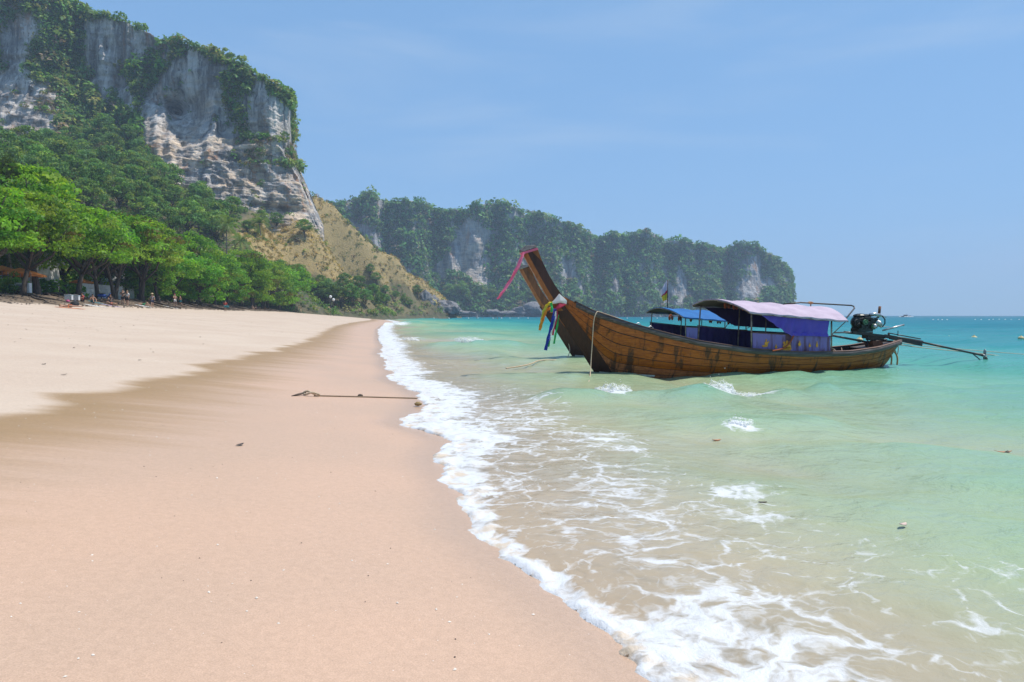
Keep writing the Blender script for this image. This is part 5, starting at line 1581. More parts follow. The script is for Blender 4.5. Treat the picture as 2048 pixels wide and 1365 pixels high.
# ropes
def rope(pts, r, m_, label, name='rope', cat='rope', smooth=3, grp=None):
    P = [Vector(p) for p in pts]
    for _ in range(smooth):
        Q = [P[0]]
        for a, b in zip(P, P[1:]): Q += [a.lerp(b, 0.25), a.lerp(b, 0.75)]
        Q.append(P[-1]); P = Q
        if len(P) > 90: break
    return set_props(MB().tube(P, r, 6).build(name, m_, None, True), label, cat, grp)
rope([bw(0.9, -0.55, 1.36), bw(0.25, -0.50, 1.60), bw(-0.12, -0.46, 1.72), bw(-0.22, -0.53, 1.74), bpx(1187, 640, 0.6), bpx(1185, 680, 0.62), bpx(1182, 720, 0.7), bpx(1181, 745, 0.9), plane(1179, 760) + Vector((0, 0, 0.02)), plane(1174, 774) - Vector((0, 0, 0.05))], 0.014, M_ROPE, 'pale rope hanging over the bow rail down into the water')
P02 = Vector((2.36, 26.0, 0))
rope([bw(-0.25, -0.12, 0.52, P02), bw(-0.22, -0.22, 0.30, P02), bw(-0.35, -0.4, 0.05, P02), bw(-0.6, -0.6, -0.1, P02)], 0.016, M_ROPE, 'short rope hanging from the bow of the farther boat')
rope([bw(-0.9, -0.9, -0.03, P02), plane(1078, 722) + Vector((0, 0, 0.03)), plane(1060, 731) + Vector((0, 0, 0.03)), plane(1036, 735) + Vector((0, 0, 0.02)), plane(1012, 737)], 0.022, M_ROPE, 'yellowish rope floating on the shallow water off the farther boat')
rope([bpx(1783, 688, 0.3), at(1850, 697, 21.5), at(1960, 707, 23), at(2070, 721, 24.5)], 0.014, M_ROPE, 'lower of two pale mooring ropes running from the stern out of the picture')
rope([bpx(1786, 684, -0.1), at(1850, 693, 22.5), at(1960, 702, 25), at(2070, 711, 27.5)], 0.012, M_ROPE, 'upper of two pale mooring ropes running from the stern out of the picture')
rope([bpx(1783, 690, 0.33), bpx(1788, 680, 0.3), bpx(1795, 686, 0.3), bpx(1797, 700, 0.3), bpx(1794, 712, 0.3), bpx(1790, 700, 0.32)], 0.012, M_ROPE, 'loop of thin rope dangling at the end of the stern')
for (a, lab) in ((0, 'curved orange rubber hose hanging off the stern, nearer the hull'), (7, 'curved orange rubber hose hanging off the stern, outer one')):
    rope([bpx(1776 + a, 701, 0.30), bpx(1780 + a * 1.3, 704, 0.32), bpx(1783 + a * 1.6, 712, 0.32), bpx(1783 + a * 1.7, 722, 0.32), bpx(1782 + a * 1.7, 730, 0.32)], 0.024, M_ROPEO, lab, 'hose', 'hose', grp='hoses at the stern')
rope([bpx(1752, 697, 0.5), bpx(1762, 693, 0.45), bpx(1775, 692, 0.4), bpx(1780, 695, 0.42), bpx(1772, 700, 0.48), bpx(1758, 700, 0.5)], 0.013, M_ROPEO, 'orange-brown rope looped along the stern rail')
rope([bpx(1587, 672, 0.90), bpx(1582, 683, 0.92), bpx(1574, 692, 0.95), bpx(1563, 699, 0.98), bpx(1545, 702, 0.99)], 0.022, M_LIFE, 'thick reddish rope end hanging over the faded cloth')
cpts = [bpx(1651 + 17 * math.cos(a), 707 - 9 * math.sin(a), 0.72) for a in [math.pi * i / 10 for i in range(11)]]
rope(cpts, 0.03, M_ROPEO, 'orange coil of rope standing in the boat behind the rear post', 'rope_coil', 'rope', 1)
cpts = [bpx(1650 + 22 * math.cos(a), 707 - 13 * math.sin(a), 0.6) for a in [math.pi * i / 10 for i in range(11)]]
rope(cpts, 0.02, M_ROPE, 'pale outer coil of rope standing in the boat behind the orange one', 'rope_coil', 'rope', 1)

# flag on the farther boat
fp = at(1335, 612, 27.2)
FL = empty('flag', fp, 0, 'small flag, white above and yellow-green below, on a thin pole over the blue canopy', 'flag')
MB().tube([(0, 0, -0.25), (0, 0, 1.02)], 0.018, 6).build('flagpole', M_IRON, FL, True)
def flagpart(z0, z1, x1, m_, sag):
    A = [Vector((-0.02 + x1 * i / 8, 0.05 * math.sin(i * 0.9), z1 + sag * (i / 8) ** 1.2)) for i in range(9)]
    B = [Vector((-0.02 + x1 * i / 8 * 0.8, 0.05 * math.sin(i * 0.9 + 0.4), z0 + sag * 0.55 * (i / 8))) for i in range(9)]
    return MB().strip(A, B, (0, 0.004, 0))
flagpart(0.62, 1.0, -0.27, cloth('white_flag_cloth', (0.75, 0.72, 0.78), (0.5, 0.45, 0.62), 0.3), -0.42).build('upper_field', bpy.data.materials['white_flag_cloth'], FL)
flagpart(0.50, 0.62, -0.24, C_RED, -0.25).build('middle_stripe', C_RED, FL)
flagpart(0.24, 0.50, -0.20, C_YELLOW, -0.12).build('lower_field', C_YELLOW, FL)
# ------------------------------------------------------------------ people
SKEL = {'pelvis': ((0, 0, .93), .125), 'spine': ((0, 0, 1.12), .115), 'chest': ((0, 0, 1.31), .135), 'neck': ((0, 0, 1.46), .055), 'head': ((0, -.01, 1.56), .088), 'crown': ((0, 0, 1.665), .075)}
for s, n in ((-1, 'l'), (1, 'r')):
    SKEL.update({'sho' + n: ((.185 * s, 0, 1.375), .058), 'elb' + n: ((.245 * s, .03, 1.11), .042), 'wri' + n: ((.25 * s, -.05, .88), .032), 'han' + n: ((.25 * s, -.07, .79), .036),
                 'hip' + n: ((.085 * s, 0, .86), .098), 'kne' + n: ((.095 * s, -.02, .49), .060), 'ank' + n: ((.095 * s, .02, .09), .040), 'toe' + n: ((.10 * s, -.12, .035), .036)})
EDG = [('pelvis', 'spine'), ('spine', 'chest'), ('chest', 'neck'), ('neck', 'head'), ('head', 'crown')]
for n in 'lr':
    EDG += [('chest', 'sho' + n), ('sho' + n, 'elb' + n), ('elb' + n, 'wri' + n), ('wri' + n, 'han' + n), ('pelvis', 'hip' + n), ('hip' + n, 'kne' + n), ('kne' + n, 'ank' + n), ('ank' + n, 'toe' + n)]

def posed(kind):
    J = {k: [Vector(p), r] for k, (p, r) in SKEL.items()}
    def mv(k, *p): J[k][0] = Vector(p)
    if kind == 'walk':
        mv('knel', -.095, -.20, .50); mv('ankl', -.095, -.26, .10); mv('toel', -.10, -.40, .05)
        mv('kner', .095, .08, .49); mv('ankr', .095, .33, .14); mv('toer', .10, .22, .04)
        mv('elbl', -.24, .16, 1.13); mv('wril', -.24, .12, .92); mv('hanl', -.24, .06, .85); mv('elbr', .24, -.08, 1.12); mv('wrir', .24, -.24, .96); mv('hanr', .24, -.32, .92)
    elif kind == 'arms':
        mv('elbl', -.27, -.10, 1.14); mv('wril', -.10, -.26, 1.16); mv('hanl', -.02, -.28, 1.17); mv('elbr', .27, -.10, 1.14); mv('wrir', .12, -.26, 1.10); mv('hanr', .04, -.28, 1.10)
        mv('kner', .12, -.07, .49); mv('ankr', .14, -.03, .09); mv('toer', .16, -.17, .035)
    elif kind == 'sit':
        dz = -.80
        for k in J: J[k][0].z += dz
        for s, n in ((-1, 'l'), (1, 'r')):
            mv('hip' + n, .09 * s, -.02, .11); mv('kne' + n, .14 * s, -.36, .43); mv('ank' + n, .13 * s, -.62, .08); mv('toe' + n, .13 * s, -.76, .05)
            mv('elb' + n, .27 * s, -.10, .34); mv('wri' + n, .18 * s, -.30, .42); mv('han' + n, .14 * s, -.37, .46)
    elif kind == 'lie':
        R_ = Matrix.Rotation(math.radians(-90), 3, 'X')
        for k in J:
            p = J[k][0]; J[k][0] = Vector((p.x, p.z - 0.85, 0.135 - p.y))
        for s, n in ((-1, 'l'), (1, 'r')): mv('toe' + n, .12 * s, -.83, .20)
        mv('crown', 0, .82, .15); mv('kner', .10, -.36, .40)
        mv('ankr', .10, -.62, .07); mv('toer', .10, -.75, .06)
    elif kind == 'prone':
        for k in J:
            p = J[k][0]; J[k][0] = Vector((p.x, p.z - 0.85, 0.135 + p.y))
        for s, n in ((-1, 'l'), (1, 'r')):
            mv('elb' + n, .34 * s, .62, .09); mv('wri' + n, .16 * s, .80, .07); mv('han' + n, .08 * s, .84, .07); mv('toe' + n, .10 * s, -.90, .06); mv('ank' + n, .1 * s, -.78, .10)
        mv('crown', 0, .80, .22); mv('head', 0, .70, .20)
    return J

def skin_obj(J, edges, scale=1.0, add=0.0, root='pelvis'):
    keys = sorted({k for e in edges for k in e})
    ix = {k: i for i, k in enumerate(keys)}
    me = bpy.data.meshes.new('figure')
    me.from_pydata([J[k][0] for k in keys], [(ix[a], ix[b]) for a, b in edges], [])
    o = bpy.data.objects.new('figure_source', me); C.objects.link(o)
    md = o.modifiers.new('skin', 'SKIN'); md.use_smooth_shade = True; md.branch_smoothing = 0.6
    sv = me.skin_vertices
    if not sv:
        bm = bmesh.new(); bm.from_mesh(me); bm.verts.layers.skin.verify(); bm.to_mesh(me); bm.free(); sv = me.skin_vertices
    for k in keys:
        r = J[k][1] * scale + add
        d = sv[0].data[ix[k]]
        d.radius = (r, r * (0.78 if k in ('pelvis', 'spine', 'chest') else 1.0)) if False else (r, r)
        d.use_root = (k == root)
    o.modifiers.new('sub', 'SUBSURF').levels = 1
    o.modifiers['sub'].render_levels = 1
    return o

POSES = ('stand', 'walk', 'arms', 'sit', 'lie', 'prone')
SRC = {}
for pz in POSES:
    J = posed(pz)
    SRC[pz, 'body'] = skin_obj(J, EDG)
    K = {k: [v[0].copy(), v[1]] for k, v in J.items()}
    for n in 'lr':
        K['slv' + n] = [K['sho' + n][0].lerp(K['elb' + n][0], 0.75), .056]
        K['thi' + n] = [K['hip' + n][0].lerp(K['kne' + n][0], 0.75), .088]
    SRC[pz, 'shirt'] = skin_obj(K, [('pelvis', 'spine'), ('spine', 'chest'), ('chest', 'shol'), ('chest', 'shor'), ('shol', 'slvl'), ('shor', 'slvr')], 1.0, 0.022)
    SRC[pz, 'shorts'] = skin_obj(K, [('pelvis', 'hipl'), ('pelvis', 'hipr'), ('hipl', 'thil'), ('hipr', 'thir')], 1.0, 0.022)
    SRC[pz, 'bikini'] = skin_obj(K, [('pelvis', 'hipl'), ('pelvis', 'hipr')], 1.0, 0.010)
    SRC[pz, 'J'] = J
bpy.context.view_layer.update()
dg = bpy.context.evaluated_depsgraph_get()
FIG = {}
for k, o in list(SRC.items()):
    if k[1] == 'J': continue
    m_ = bpy.data.meshes.new_from_object(o.evaluated_get(dg))
    m_.name = k[1]; m_.materials.clear(); m_.materials.append(None)
    m_.polygons.foreach_set('use_smooth', [True] * len(m_.polygons))
    FIG[k] = m_
for k, o in list(SRC.items()):
    if k[1] != 'J':
        me0 = o.data; bpy.data.objects.remove(o); bpy.data.meshes.remove(me0)

_mc = {}
def plain(c, name, rough=0.8):
    if name not in _mc: _mc[name] = mat(name, c, [x * 0.75 for x in c], 12, rough, 0.15)
    return _mc[name]
SKIN = [plain((0.48, 0.27, 0.18), 'fair_skin', 0.55), plain((0.34, 0.17, 0.10), 'tanned_skin', 0.55), plain((0.20, 0.10, 0.06), 'brown_skin', 0.55)]
HAIRD = plain((0.025, 0.018, 0.014), 'dark_hair'); HAIRB = plain((0.30, 0.20, 0.10), 'fair_hair'); HAIRP = plain((0.45, 0.06, 0.16), 'pink_cap')
STRAW = plain((0.60, 0.47, 0.28), 'straw')
def ow(o, m_):
    o.material_slots[0].link = 'OBJECT'; o.material_slots[0].material = m_
def person(pose, loc, rz, label, skin=0, top=None, low=None, hair=None, hat=None, low_kind='shorts', scale=1.0, group='people on the beach'):
    r = empty('person', loc, rz, label, 'person', group)
    r.scale = (scale,) * 3
    b = link_mesh('body', FIG[pose, 'body'], r); ow(b, SKIN[skin])
    if top is not None: ow(link_mesh('shirt', FIG[pose, 'shirt'], r), top)
    if low is not None: ow(link_mesh('shorts', FIG[pose, low_kind], r), low)
    J = SRC[pose, 'J']; h = J['head'][0]; c = J['crown'][0]; ax = (c - h).normalized()
    q = ax.to_track_quat('Z', 'Y').to_matrix()
    back = Vector((0, 0.03, 0)) if pose not in ('lie', 'prone') else Vector((0, 0, 0.0))
    MB().ell(h + ax * 0.07 + back, (0.098, 0.105, 0.088), 12, 8, q).build('hair', hair or HAIRD, r, True)
    fd = Vector((0, -1, 0)) if pose not in ('lie',) else Vector((0, 0, 1))
    MB().ell(h + fd * 0.088 + ax * 0.015, (0.016, 0.022, 0.022), 6, 5).build('nose', SKIN[skin], r, True)
    if hat is not None:
        m = MB()
        n = 16
        V = [h + q @ Vector((rr * math.cos(2 * math.pi * i / n), rr * math.sin(2 * math.pi * i / n), z)) for rr, z in ((0.22, 0.075), (0.12, 0.10), (0.105, 0.17), (0.06, 0.20), (0.005, 0.205)) for i in range(n)]
        m.add(V, [(j * n + i, j * n + (i + 1) % n, (j + 1) * n + (i + 1) % n, (j + 1) * n + i) for j in range(4) for i in range(n)])
        m.build('hat', hat, r, True)
    return r
BLK = plain((0.02, 0.02, 0.022), 'black_cotton'); WHT = plain((0.72, 0.72, 0.72), 'white_cotton'); GRY = plain((0.25, 0.24, 0.27), 'grey_cotton'); RED = plain((0.55, 0.05, 0.04), 'red_cotton')
TEAL = plain((0.02, 0.20, 0.24), 'teal_cotton'); GRN = plain((0.02, 0.28, 0.12), 'green_cotton'); BLU = plain((0.03, 0.09, 0.40), 'blue_cotton'); ORG = plain((0.70, 0.20, 0.06), 'orange_cotton'); NAVY = plain((0.02, 0.025, 0.06), 'navy_cotton'); LIL = plain((0.36, 0.28, 0.40), 'lilac_cotton')
def og(px, py): return on_ground(px, py, 20, 360)
PEOPLE = [('prone', 141, 616, 1.75, 'sunbather lying on an orange-edged towel in front of the black bag', 0, None, ORG, HAIRB, None, 'bikini'),
          ('lie', 222, 611, -1.5, 'sunbather in red lying with one knee raised, right of the black bag', 1, None, RED, None, None, 'bikini'),
          ('sit', 221, 604, 0.4, 'person sitting with a grey wrap over the legs, just behind the red sunbather', 1, BLK, GRY, None, None, 'shorts'),
          ('arms', 246, 610, 0.5, 'standing woman all in black in front of the creeper-hung bush', 0, BLK, BLK, None, None, 'shorts'),
          ('stand', 255, 612, -0.3, 'standing person in white shirt and black shorts with fair hair', 0, WHT, BLK, HAIRB, None, 'shorts'),
          ('walk', 305, 616, 0.6, 'person in grey shirt, dark trousers and straw hat walking before the kayak', 0, GRY, NAVY, None, STRAW, 'shorts'),
          ('arms', 350, 613, 0.9, 'bare-chested walker in white shorts, left of a pair', 0, None, WHT, HAIRP, None, 'shorts'),
          ('walk', 361, 614, -1.2, 'bare-chested walker in teal shorts, right of a pair', 1, None, TEAL, None, None, 'shorts'),
          ('stand', 451, 624, 0.2, 'person in a red shirt carrying a teal towel, alone on the open sand', 1, RED, TEAL, None, None, 'shorts'),
          ('lie', 288, 612, 1.4, 'sunbather in green shorts lying left of the walker in the straw hat', 0, None, GRN, None, None, 'shorts'),
          ('sit', 91, 578, 2.2, 'person with a pink cap sitting at the foot of the leaning trunk', 1, None, NAVY, HAIRP, None, 'shorts'),
          ('stand', 49, 567, 0.8, 'person in blue standing at the drinks stall', 1, BLU, NAVY, None, None, 'shorts'),
          ('arms', 54, 567, -0.6, 'person in white shirt and teal shorts at the drinks stall', 0, WHT, TEAL, None, None, 'shorts'),
          ('sit', 69, 570, 0.6, 'person with bare shoulders sitting between the two dark trunks', 0, None, LIL, None, None, 'shorts'),
          ('stand', 80, 566, 0.2, 'person in a dark blue shirt in the shade behind the dark trunks', 2, BLU, BLK, None, None, 'shorts'),
          ('sit', 14, 583, -0.8, 'person in black sitting at the left edge where the sand begins', 0, BLK, BLK, None, None, 'shorts'),
          ('sit', 186, 607, 0.9, 'person lying back on the bank left of the grey-wrapped sitter', 1, None, TEAL, None, None, 'shorts'),
          ('sit', 165, 604, -0.4, 'bather sitting beside the white cool boxes', 1, RED, BLK, None, None, 'bikini'),
          ('sit', 318, 603, 0.2, 'person in black sitting behind the walker in the straw hat', 0, BLK, GRY, None, None, 'shorts'),
          ('sit', 300, 598, -0.5, 'person in yellow-orange sitting right of the blue kayak', 1, ORG, BLK, HAIRB, None, 'shorts'),
          ('arms', 383, 604, 0.5, 'person in white in the shade of the trees right of the walking pair', 0, WHT, WHT, None, None, 'shorts'),
          ('sit', 505, 619, 0.6, 'left sitter of a trio sunbathing on the sand below the palms', 0, None, BLK, None, None, 'bikini'),
          ('sit', 512, 619, -0.3, 'middle sitter of a trio sunbathing on the sand below the palms', 0, None, RED, HAIRB, None, 'bikini'),
          ('lie', 528, 619, 1.3, 'sunbather stretched out at the right of the trio below the palms', 1, None, NAVY, None, None, 'bikini'),
          ('stand', 526, 610, 0.3, 'person in grey standing in the shade behind the trio', 1, GRY, GRY, None, None, 'shorts'),
          ('sit', 553, 615, 0.1, 'left one of two bathers sitting under the middle trees', 1, None, RED, None, None, 'bikini'),
          ('sit', 559, 615, -0.5, 'right one of two bathers sitting under the middle trees', 0, BLK, BLK, None, None, 'shorts'),
          ('walk', 578, 618, 1.2, 'bare-chested person walking alone under the middle trees', 1, None, LIL, None, None, 'shorts'),
          ('sit', 612, 619, 0.5, 'bather in red sitting beside one in black far along the beach', 1, RED, BLK, None, None, 'shorts'),
          ('sit', 617, 619, -0.4, 'bather in black sitting beside one in red far along the beach', 0, BLK, NAVY, None, None, 'shorts'),
          ('stand', 607, 615, 0.4, 'person in white standing behind two sitting bathers far along the beach', 1, WHT, GRY, None, None, 'shorts'),
          ('sit', 663, 621, 0.2, 'lone bather sitting near the end of the trees', 1, None, ORG, None, None, 'shorts'),
          ('stand', 676, 622, 0.0, 'bare-chested figure standing near the end of the trees', 1, None, BLU, None, None, 'shorts'),
          ('walk', 689, 631, 2.6, 'person in white walking with a companion near the bend of the shore', 0, WHT, GRY, None, None, 'shorts'),
          ('walk', 695, 632, 2.6, 'person in a black top walking with a companion near the bend of the shore', 0, BLK, WHT, None, STRAW, 'shorts'),
          ('walk', 724, 631, 1.5, 'lone paddler at the water line near the headland', 1, None, RED, None, None, 'shorts'),
          ('stand', 744, 629, 0.4, 'distant bather in orange at the far end of the beach', 1, ORG, ORG, None, None, 'shorts'),
          ('stand', 760, 628, 0.4, 'distant bather in dark shorts at the far end of the beach', 1, None, NAVY, None, None, 'shorts')]
for pz, px, py, rz, lab, sk, tp, lw, hr, ht_, lk in PEOPLE:
    q = og(px, py)
    q.z = float(ground_z(q.x, q.y)) + 0.02
    person(pz, q, rz, lab, sk, tp, lw, hr, ht_, lk)
TOWELC = [ORG, WHT, TEAL, LIL]
def towel(px, py, rz, m_, label):
    q = og(px, py); 
    rows = []
    for i in range(9):
        r = []
        for j in range(6):
            v = Matrix.Rotation(rz, 3, 'Z') @ Vector((-0.5 + j * 0.2, -1.0 + i * 0.25, 0))
            x, y = q.x + v.x, q.y + v.y
            r.append(Vector((x, y, float(ground_z(x, y)) + 0.022 + 0.012 * math.sin(i * 2.1 + j * 1.7))))
        rows.append(r)
    mb = grid_mb(rows); grid_mb([[p - Vector((0, 0, 0.015)) for p in r] for r in rows], mb)
    set_props(mb.build('beach_towel', m_, None, True), label, 'towel', 'towels on the sand')
towel(141, 617, 1.75, ORG, 'orange beach towel under the sunbather by the black bag')
towel(222, 612, -1.5, LIL, 'lilac beach towel under the red sunbather with raised knee')
towel(288, 613, 1.4, WHT, 'white beach towel under the sunbather in green shorts')
towel(192, 613, 1.5, WHT, 'empty white beach towel left of the red sunbather')
towel(343, 615, 1.5, WHT, 'empty white beach towel by the feet of the walking pair')
towel(195, 606, 1.3, TEAL, 'teal beach towel on the bank behind the red sunbather')
q = og(440, 622); 
# teal carried towel
c = og(451, 624)
set_props(MB().ell(c + Vector((0.34, -0.05, 0.80)), (0.28, 0.10, 0.16), 12, 8, None, 0.12).build('carried_towel', TEAL, None, True), 'rolled teal towel under the arm of the person in red', 'towel')

# swimmers, floats and boats on the water
for px, py, sk, lab in [(842, 636.5, 1, 'lone swimmer nearest the headland rocks'), (953, 637.2, 0, 'left swimmer of a close pair off the wood'), (965, 637.4, 0, 'right swimmer of a close pair off the wood'), (990, 637.8, 2, 'swimmer just left of the pink ribbon end'), (995, 638.2, 1, 'swimmer directly below the end of the pink ribbon'), (862, 636.2, 1, 'swimmer close in below the headland cave')]:
    p = plane(px, py)
    person('arms', (p.x, p.y, -0.95), random.uniform(-2, 2), lab, sk, None, NAVY, None, None, 'shorts', 1.0, 'swimmers')
FLOATW = plain((0.80, 0.80, 0.78), 'white_float_plastic', 0.5); FLOATY = plain((0.62, 0.50, 0.24), 'weathered_yellow_float', 0.6)
fm = MB().ell((0, 0, 0.12), (0.36, 0.36, 0.28), 10, 7).tube([(0, 0, 0.36), (0, 0, 0.46)], 0.07, 6).mesh('float', FLOATW, True)
px = 735
i = 0
while px < 1330:
    p = plane(px, 637.6)
    o = link_mesh('float', fm, None, (p.x, p.y, 0.0)); set_props(o, 'small white float in the long line across the bay', 'float', 'line of white floats across the bay'); o.rotation_euler.z = i
    px += random.choice((17, 19, 22, 30)); i += 1
for px in (1866, 1876, 1884, 1894, 1950, 1962, 1978, 1986, 1998, 2010, 2022, 2038):
    p = plane(px, 640.5 + random.uniform(-0.3, 0.6))
    o = link_mesh('float', fm, None, (p.x, p.y, 0.0)); o.scale = (0.7,) * 3
    set_props(o, 'small white float in the line right of the distant speedboat', 'float', 'line of white floats at the right')
fy = MB().ell((0, 0, 0.05), (0.19, 0.19, 0.15), 12, 8).tube([(0, 0, 0.18), (0, 0, 0.25)], 0.05, 7).mesh('buoy', FLOATY, True)
for px, py, lab in [(1898, 680.5, 'weathered yellow buoy beyond the propeller shaft, left of its twin'), (1948, 679, 'weathered yellow buoy beyond the propeller shaft, right of its twin'), (2042, 680, 'weathered yellow buoy at the right edge of the sea'), (1719, 683, 'yellow buoy seen under the engine between the roof post and the stern')]:
    p = plane(px, py)
    set_props(link_mesh('buoy', fy, None, (p.x, p.y, 0.03)), lab, 'buoy', 'yellow buoys behind the stern')
sp = plane(1812, 633.0); sp = Vector((sp.x, sp.y, 0)) * (620 / sp.y)
SB = empty('speedboat', sp, 0.2, 'distant speedboat throwing white spray on the horizon', 'boat')
MB().add([(-4, -1.2, -0.2), (4, -1.3, -0.2), (4, 1.3, -0.2), (-4, 1.2, -0.2), (-4.3, -1.4, 0.8), (5, -0.3, 1.3), (5, 0.3, 1.3), (-4.3, 1.4, 0.8)], [(0, 3, 2, 1), (0, 1, 5, 4), (1, 2, 6, 5), (2, 3, 7, 6), (3, 0, 4, 7), (4, 5, 6, 7)]).build('hull', NAVY, SB)
MB().box((-0.5, 0, 1.4), (3.0, 1.8, 1.0)).box((-0.5, 0, 2.2), (3.4, 2.1, 0.14)).tube([(0, 0, 2.2), (0, 0, 3.2)], 0.08, 5).build('cabin', BLK, SB)
wk = MB()
for i in range(26):
    wk.ell((random.uniform(-5, 5.5), random.choice((-1, 1)) * random.uniform(1.6, 3.2), 0.1), (random.uniform(0.5, 1.3), 0.5, random.uniform(0.25, 0.8)), 7, 5, None, 0.3)
wk.build('spray', FLOATW, SB, True)

# breaking crests: clots and drops of white water thrown up on the wavelets
def spray_material():
    t = NT('white_water')
    P = t.coord('Object')
    n = t.noise(P, 26.0, 5, 0.75)
    d = t.bsdf((0.84, 0.85, 0.86), 0.5, t.bump(n, 0.4, 0.02))
    tr = t.n('ShaderNodeBsdfTranslucent', {'Color': (0.85, 0.87, 0.88, 1)})
    w = t.n('ShaderNodeMixShader', {0: 0.62, 1: d.outputs[0], 2: tr.outputs[0]})
    hole = t.ramp(t.math('ADD', n, t.math('MULTIPLY', t.attr('height'), -0.26)), 0.24, 0.40)
    return t.end(t.n('ShaderNodeMixShader', {0: hole, 1: t.n('ShaderNodeBsdfTransparent', {'Color': (1, 1, 1, 1)}).outputs[0], 2: w.outputs[0]}))
SPRAY = spray_material()
def splash(px, py, wid, hgt, dep, skew, label, seed, n=60):
    """a heap of white water thrown up by a wavelet, with drops above it"""
    r = random.Random(seed); p = plane(px, py)
    base = float(sea_height(np.array([p.x]), np.array([p.y]), np.array([6.0]))[0]) - 0.06
    nu, nv = 70, 26
    U, Vv = np.meshgrid(np.linspace(0, 2 * math.pi, nu), np.linspace(0, 1, nv))
    prof = np.cos(Vv * math.pi / 2)
    rad = np.sin(Vv * math.pi / 2)
    xx = np.cos(U) * rad; yy_ = np.sin(U) * rad
    hz_ = hgt * prof ** 0.8 * (1 + skew * -xx)
    nz_ = fbm(xx * wid * 5 + seed * 9, yy_ * dep * 5, hz_ * 6, 4, 77)
    n2 = fbm(xx * wid * 22 + seed, yy_ * dep * 22, hz_ * 24, 3, 78)
    X = p.x + xx * wid / 2 * (1 + 0.5 * nz_) + 0.02 * n2; Y = p.y + yy_ * dep / 2 * (1 + 0.5 * nz_) + 0.02 * n2
    Z = base + np.maximum(0, hz_ * (1 + 0.55 * nz_)) + 0.012 * n2
    Z = np.where(Vv > 0.97, base - 0.05, Z)
    me_ = np_mesh('breaking_wave_spray', np.stack([X, Y, Z], -1).reshape(-1, 3), grid_faces(nv, nu), SPRAY, True, {'height': np.clip((Z - base) / hgt, 0, 1.5).ravel()})
    m = MB()
    for k in range(n):
        a = r.gauss(0, 0.30); b = r.gauss(0, 0.25)
        z = abs(r.gauss(0, 0.5)) * hgt * 1.1 * max(0.2, (1 - skew * a * 2) * (1 - abs(a)))
        s_ = r.uniform(0.003, 0.007)
        m.ell((p.x + a * wid, p.y + b * dep, base + 0.05 + z), (s_ * r.uniform(1, 1.8), s_, s_ * r.uniform(0.7, 1.3)), 6, 4, None, 0.25, r)
    dm = m.mesh('drops', SPRAY, True)
    bm = bmesh.new(); bm.from_mesh(me_); bm.from_mesh(dm); bm.to_mesh(me_); bm.free(); bpy.data.meshes.remove(dm)
    set_props(link_mesh('breaking_wave_spray', me_), label, None, None, 'stuff')
splash(1225, 794, 0.72, 0.30, 0.6, 0.1, 'white burst of a breaking wavelet below the bow', 1)
splash(1440, 790, 0.7, 0.32, 0.55, 0.25, 'white crest of a breaking wavelet below the middle of the hull', 2)
splash(1505, 787, 1.2, 0.15, 0.4, 0.3, 'tail of the white crest running right below the hull', 5, 90)
splash(1481, 860, 0.38, 0.12, 0.40, 0.1, 'small round splash in the green shallows', 3, 25)
splash(1790, 741, 1.3, 0.05, 0.6, 0.2, 'thin line of white water along the stern', 4, 60)
splash(937, 692, 1.6, 0.36, 0.9, 0.1, 'small white breaker out beyond the run-up, left of the bows', 6, 80)
splash(817, 681, 1.4, 0.36, 0.9, 0.1, 'small white breaker close to the run-up, far along the shore', 7, 60)

# ------------------------------------------------------------------ things at the top of the beach
WOODL = mat('driftwood', (0.16, 0.12, 0.09), (0.07, 0.05, 0.04), 5, 0.9, 0.6, (0.5, 4, 4))
STONE = mat('grey_boulder_rock', (0.22, 0.21, 0.21), (0.10, 0.10, 0.11), 1.2, 0.9, 1.0, dist=0.15)
def log(px, py, L, r, rz, label, seed):
    rr = random.Random(seed); q = og(px, py)
    pts = []; 
    for i in range(9):
        t = (i / 8 - 0.5) * L
        x = q.x + math.cos(rz) * t; y = q.y + math.sin(rz) * t
        pts.append(Vector((x, y + rr.uniform(-0.08, 0.08), float(ground_z(x, y)) + r * 0.6 + rr.uniform(0, 0.10))))
    R = set_props(MB().tube(pts, [r * (1 - 0.05 * i) * rr.uniform(0.9, 1.1) for i in range(9)], 8).build('driftwood_log', WOODL, None, True), label, 'log', 'fallen logs along the top of the beach')
    b = MB()
    for k in (3, 5): b.tube([pts[k] + Vector((0, 0, r * 0.3)), pts[k] + Vector((rr.uniform(-0.3, 0.3), -0.1, r + 0.35)), pts[k] + Vector((rr.uniform(-0.6, 0.6), -0.2, r + 0.6))], [r * 0.4, r * 0.25, r * 0.1], 6)
    o = b.build('branch_stub', WOODL, R, True)
for i, (px, py, L, r, rz, lab) in enumerate([(405, 611, 7.5, 0.24, 0.1, 'long brown log lying on the sand right of the walking pair'), (330, 612, 5.0, 0.2, -0.2, 'brown log behind the walking pair'), (465, 614, 6.0, 0.2, 0.15, 'log lying behind the person in red'), (492, 613, 6, 0.2, 0.3, 'pale log lying just left of the sunbathing trio'), (130, 592, 4, 0.16, 0.3, 'twisted root-like branch at the foot of the leaning trunk'), (180, 594, 5, 0.15, -0.1, 'thin dark branch lying on the bank behind the cool boxes'), (36, 588, 5, 0.15, -0.3, 'branch on the sand near the left edge'), (375, 609, 4, 0.18, -0.35, 'short log angled behind the longer one')]):
    log(px, py, L, r, rz, lab, i)
q = og(290, 597)
K = empty('kayak', q + Vector((0, 0, 0.25)), math.radians(118), 'teal kayak leaning nose-up against the bank', 'kayak')
K.rotation_euler = (0.5, math.radians(-24), math.radians(115))
kb = MB(); rows = []
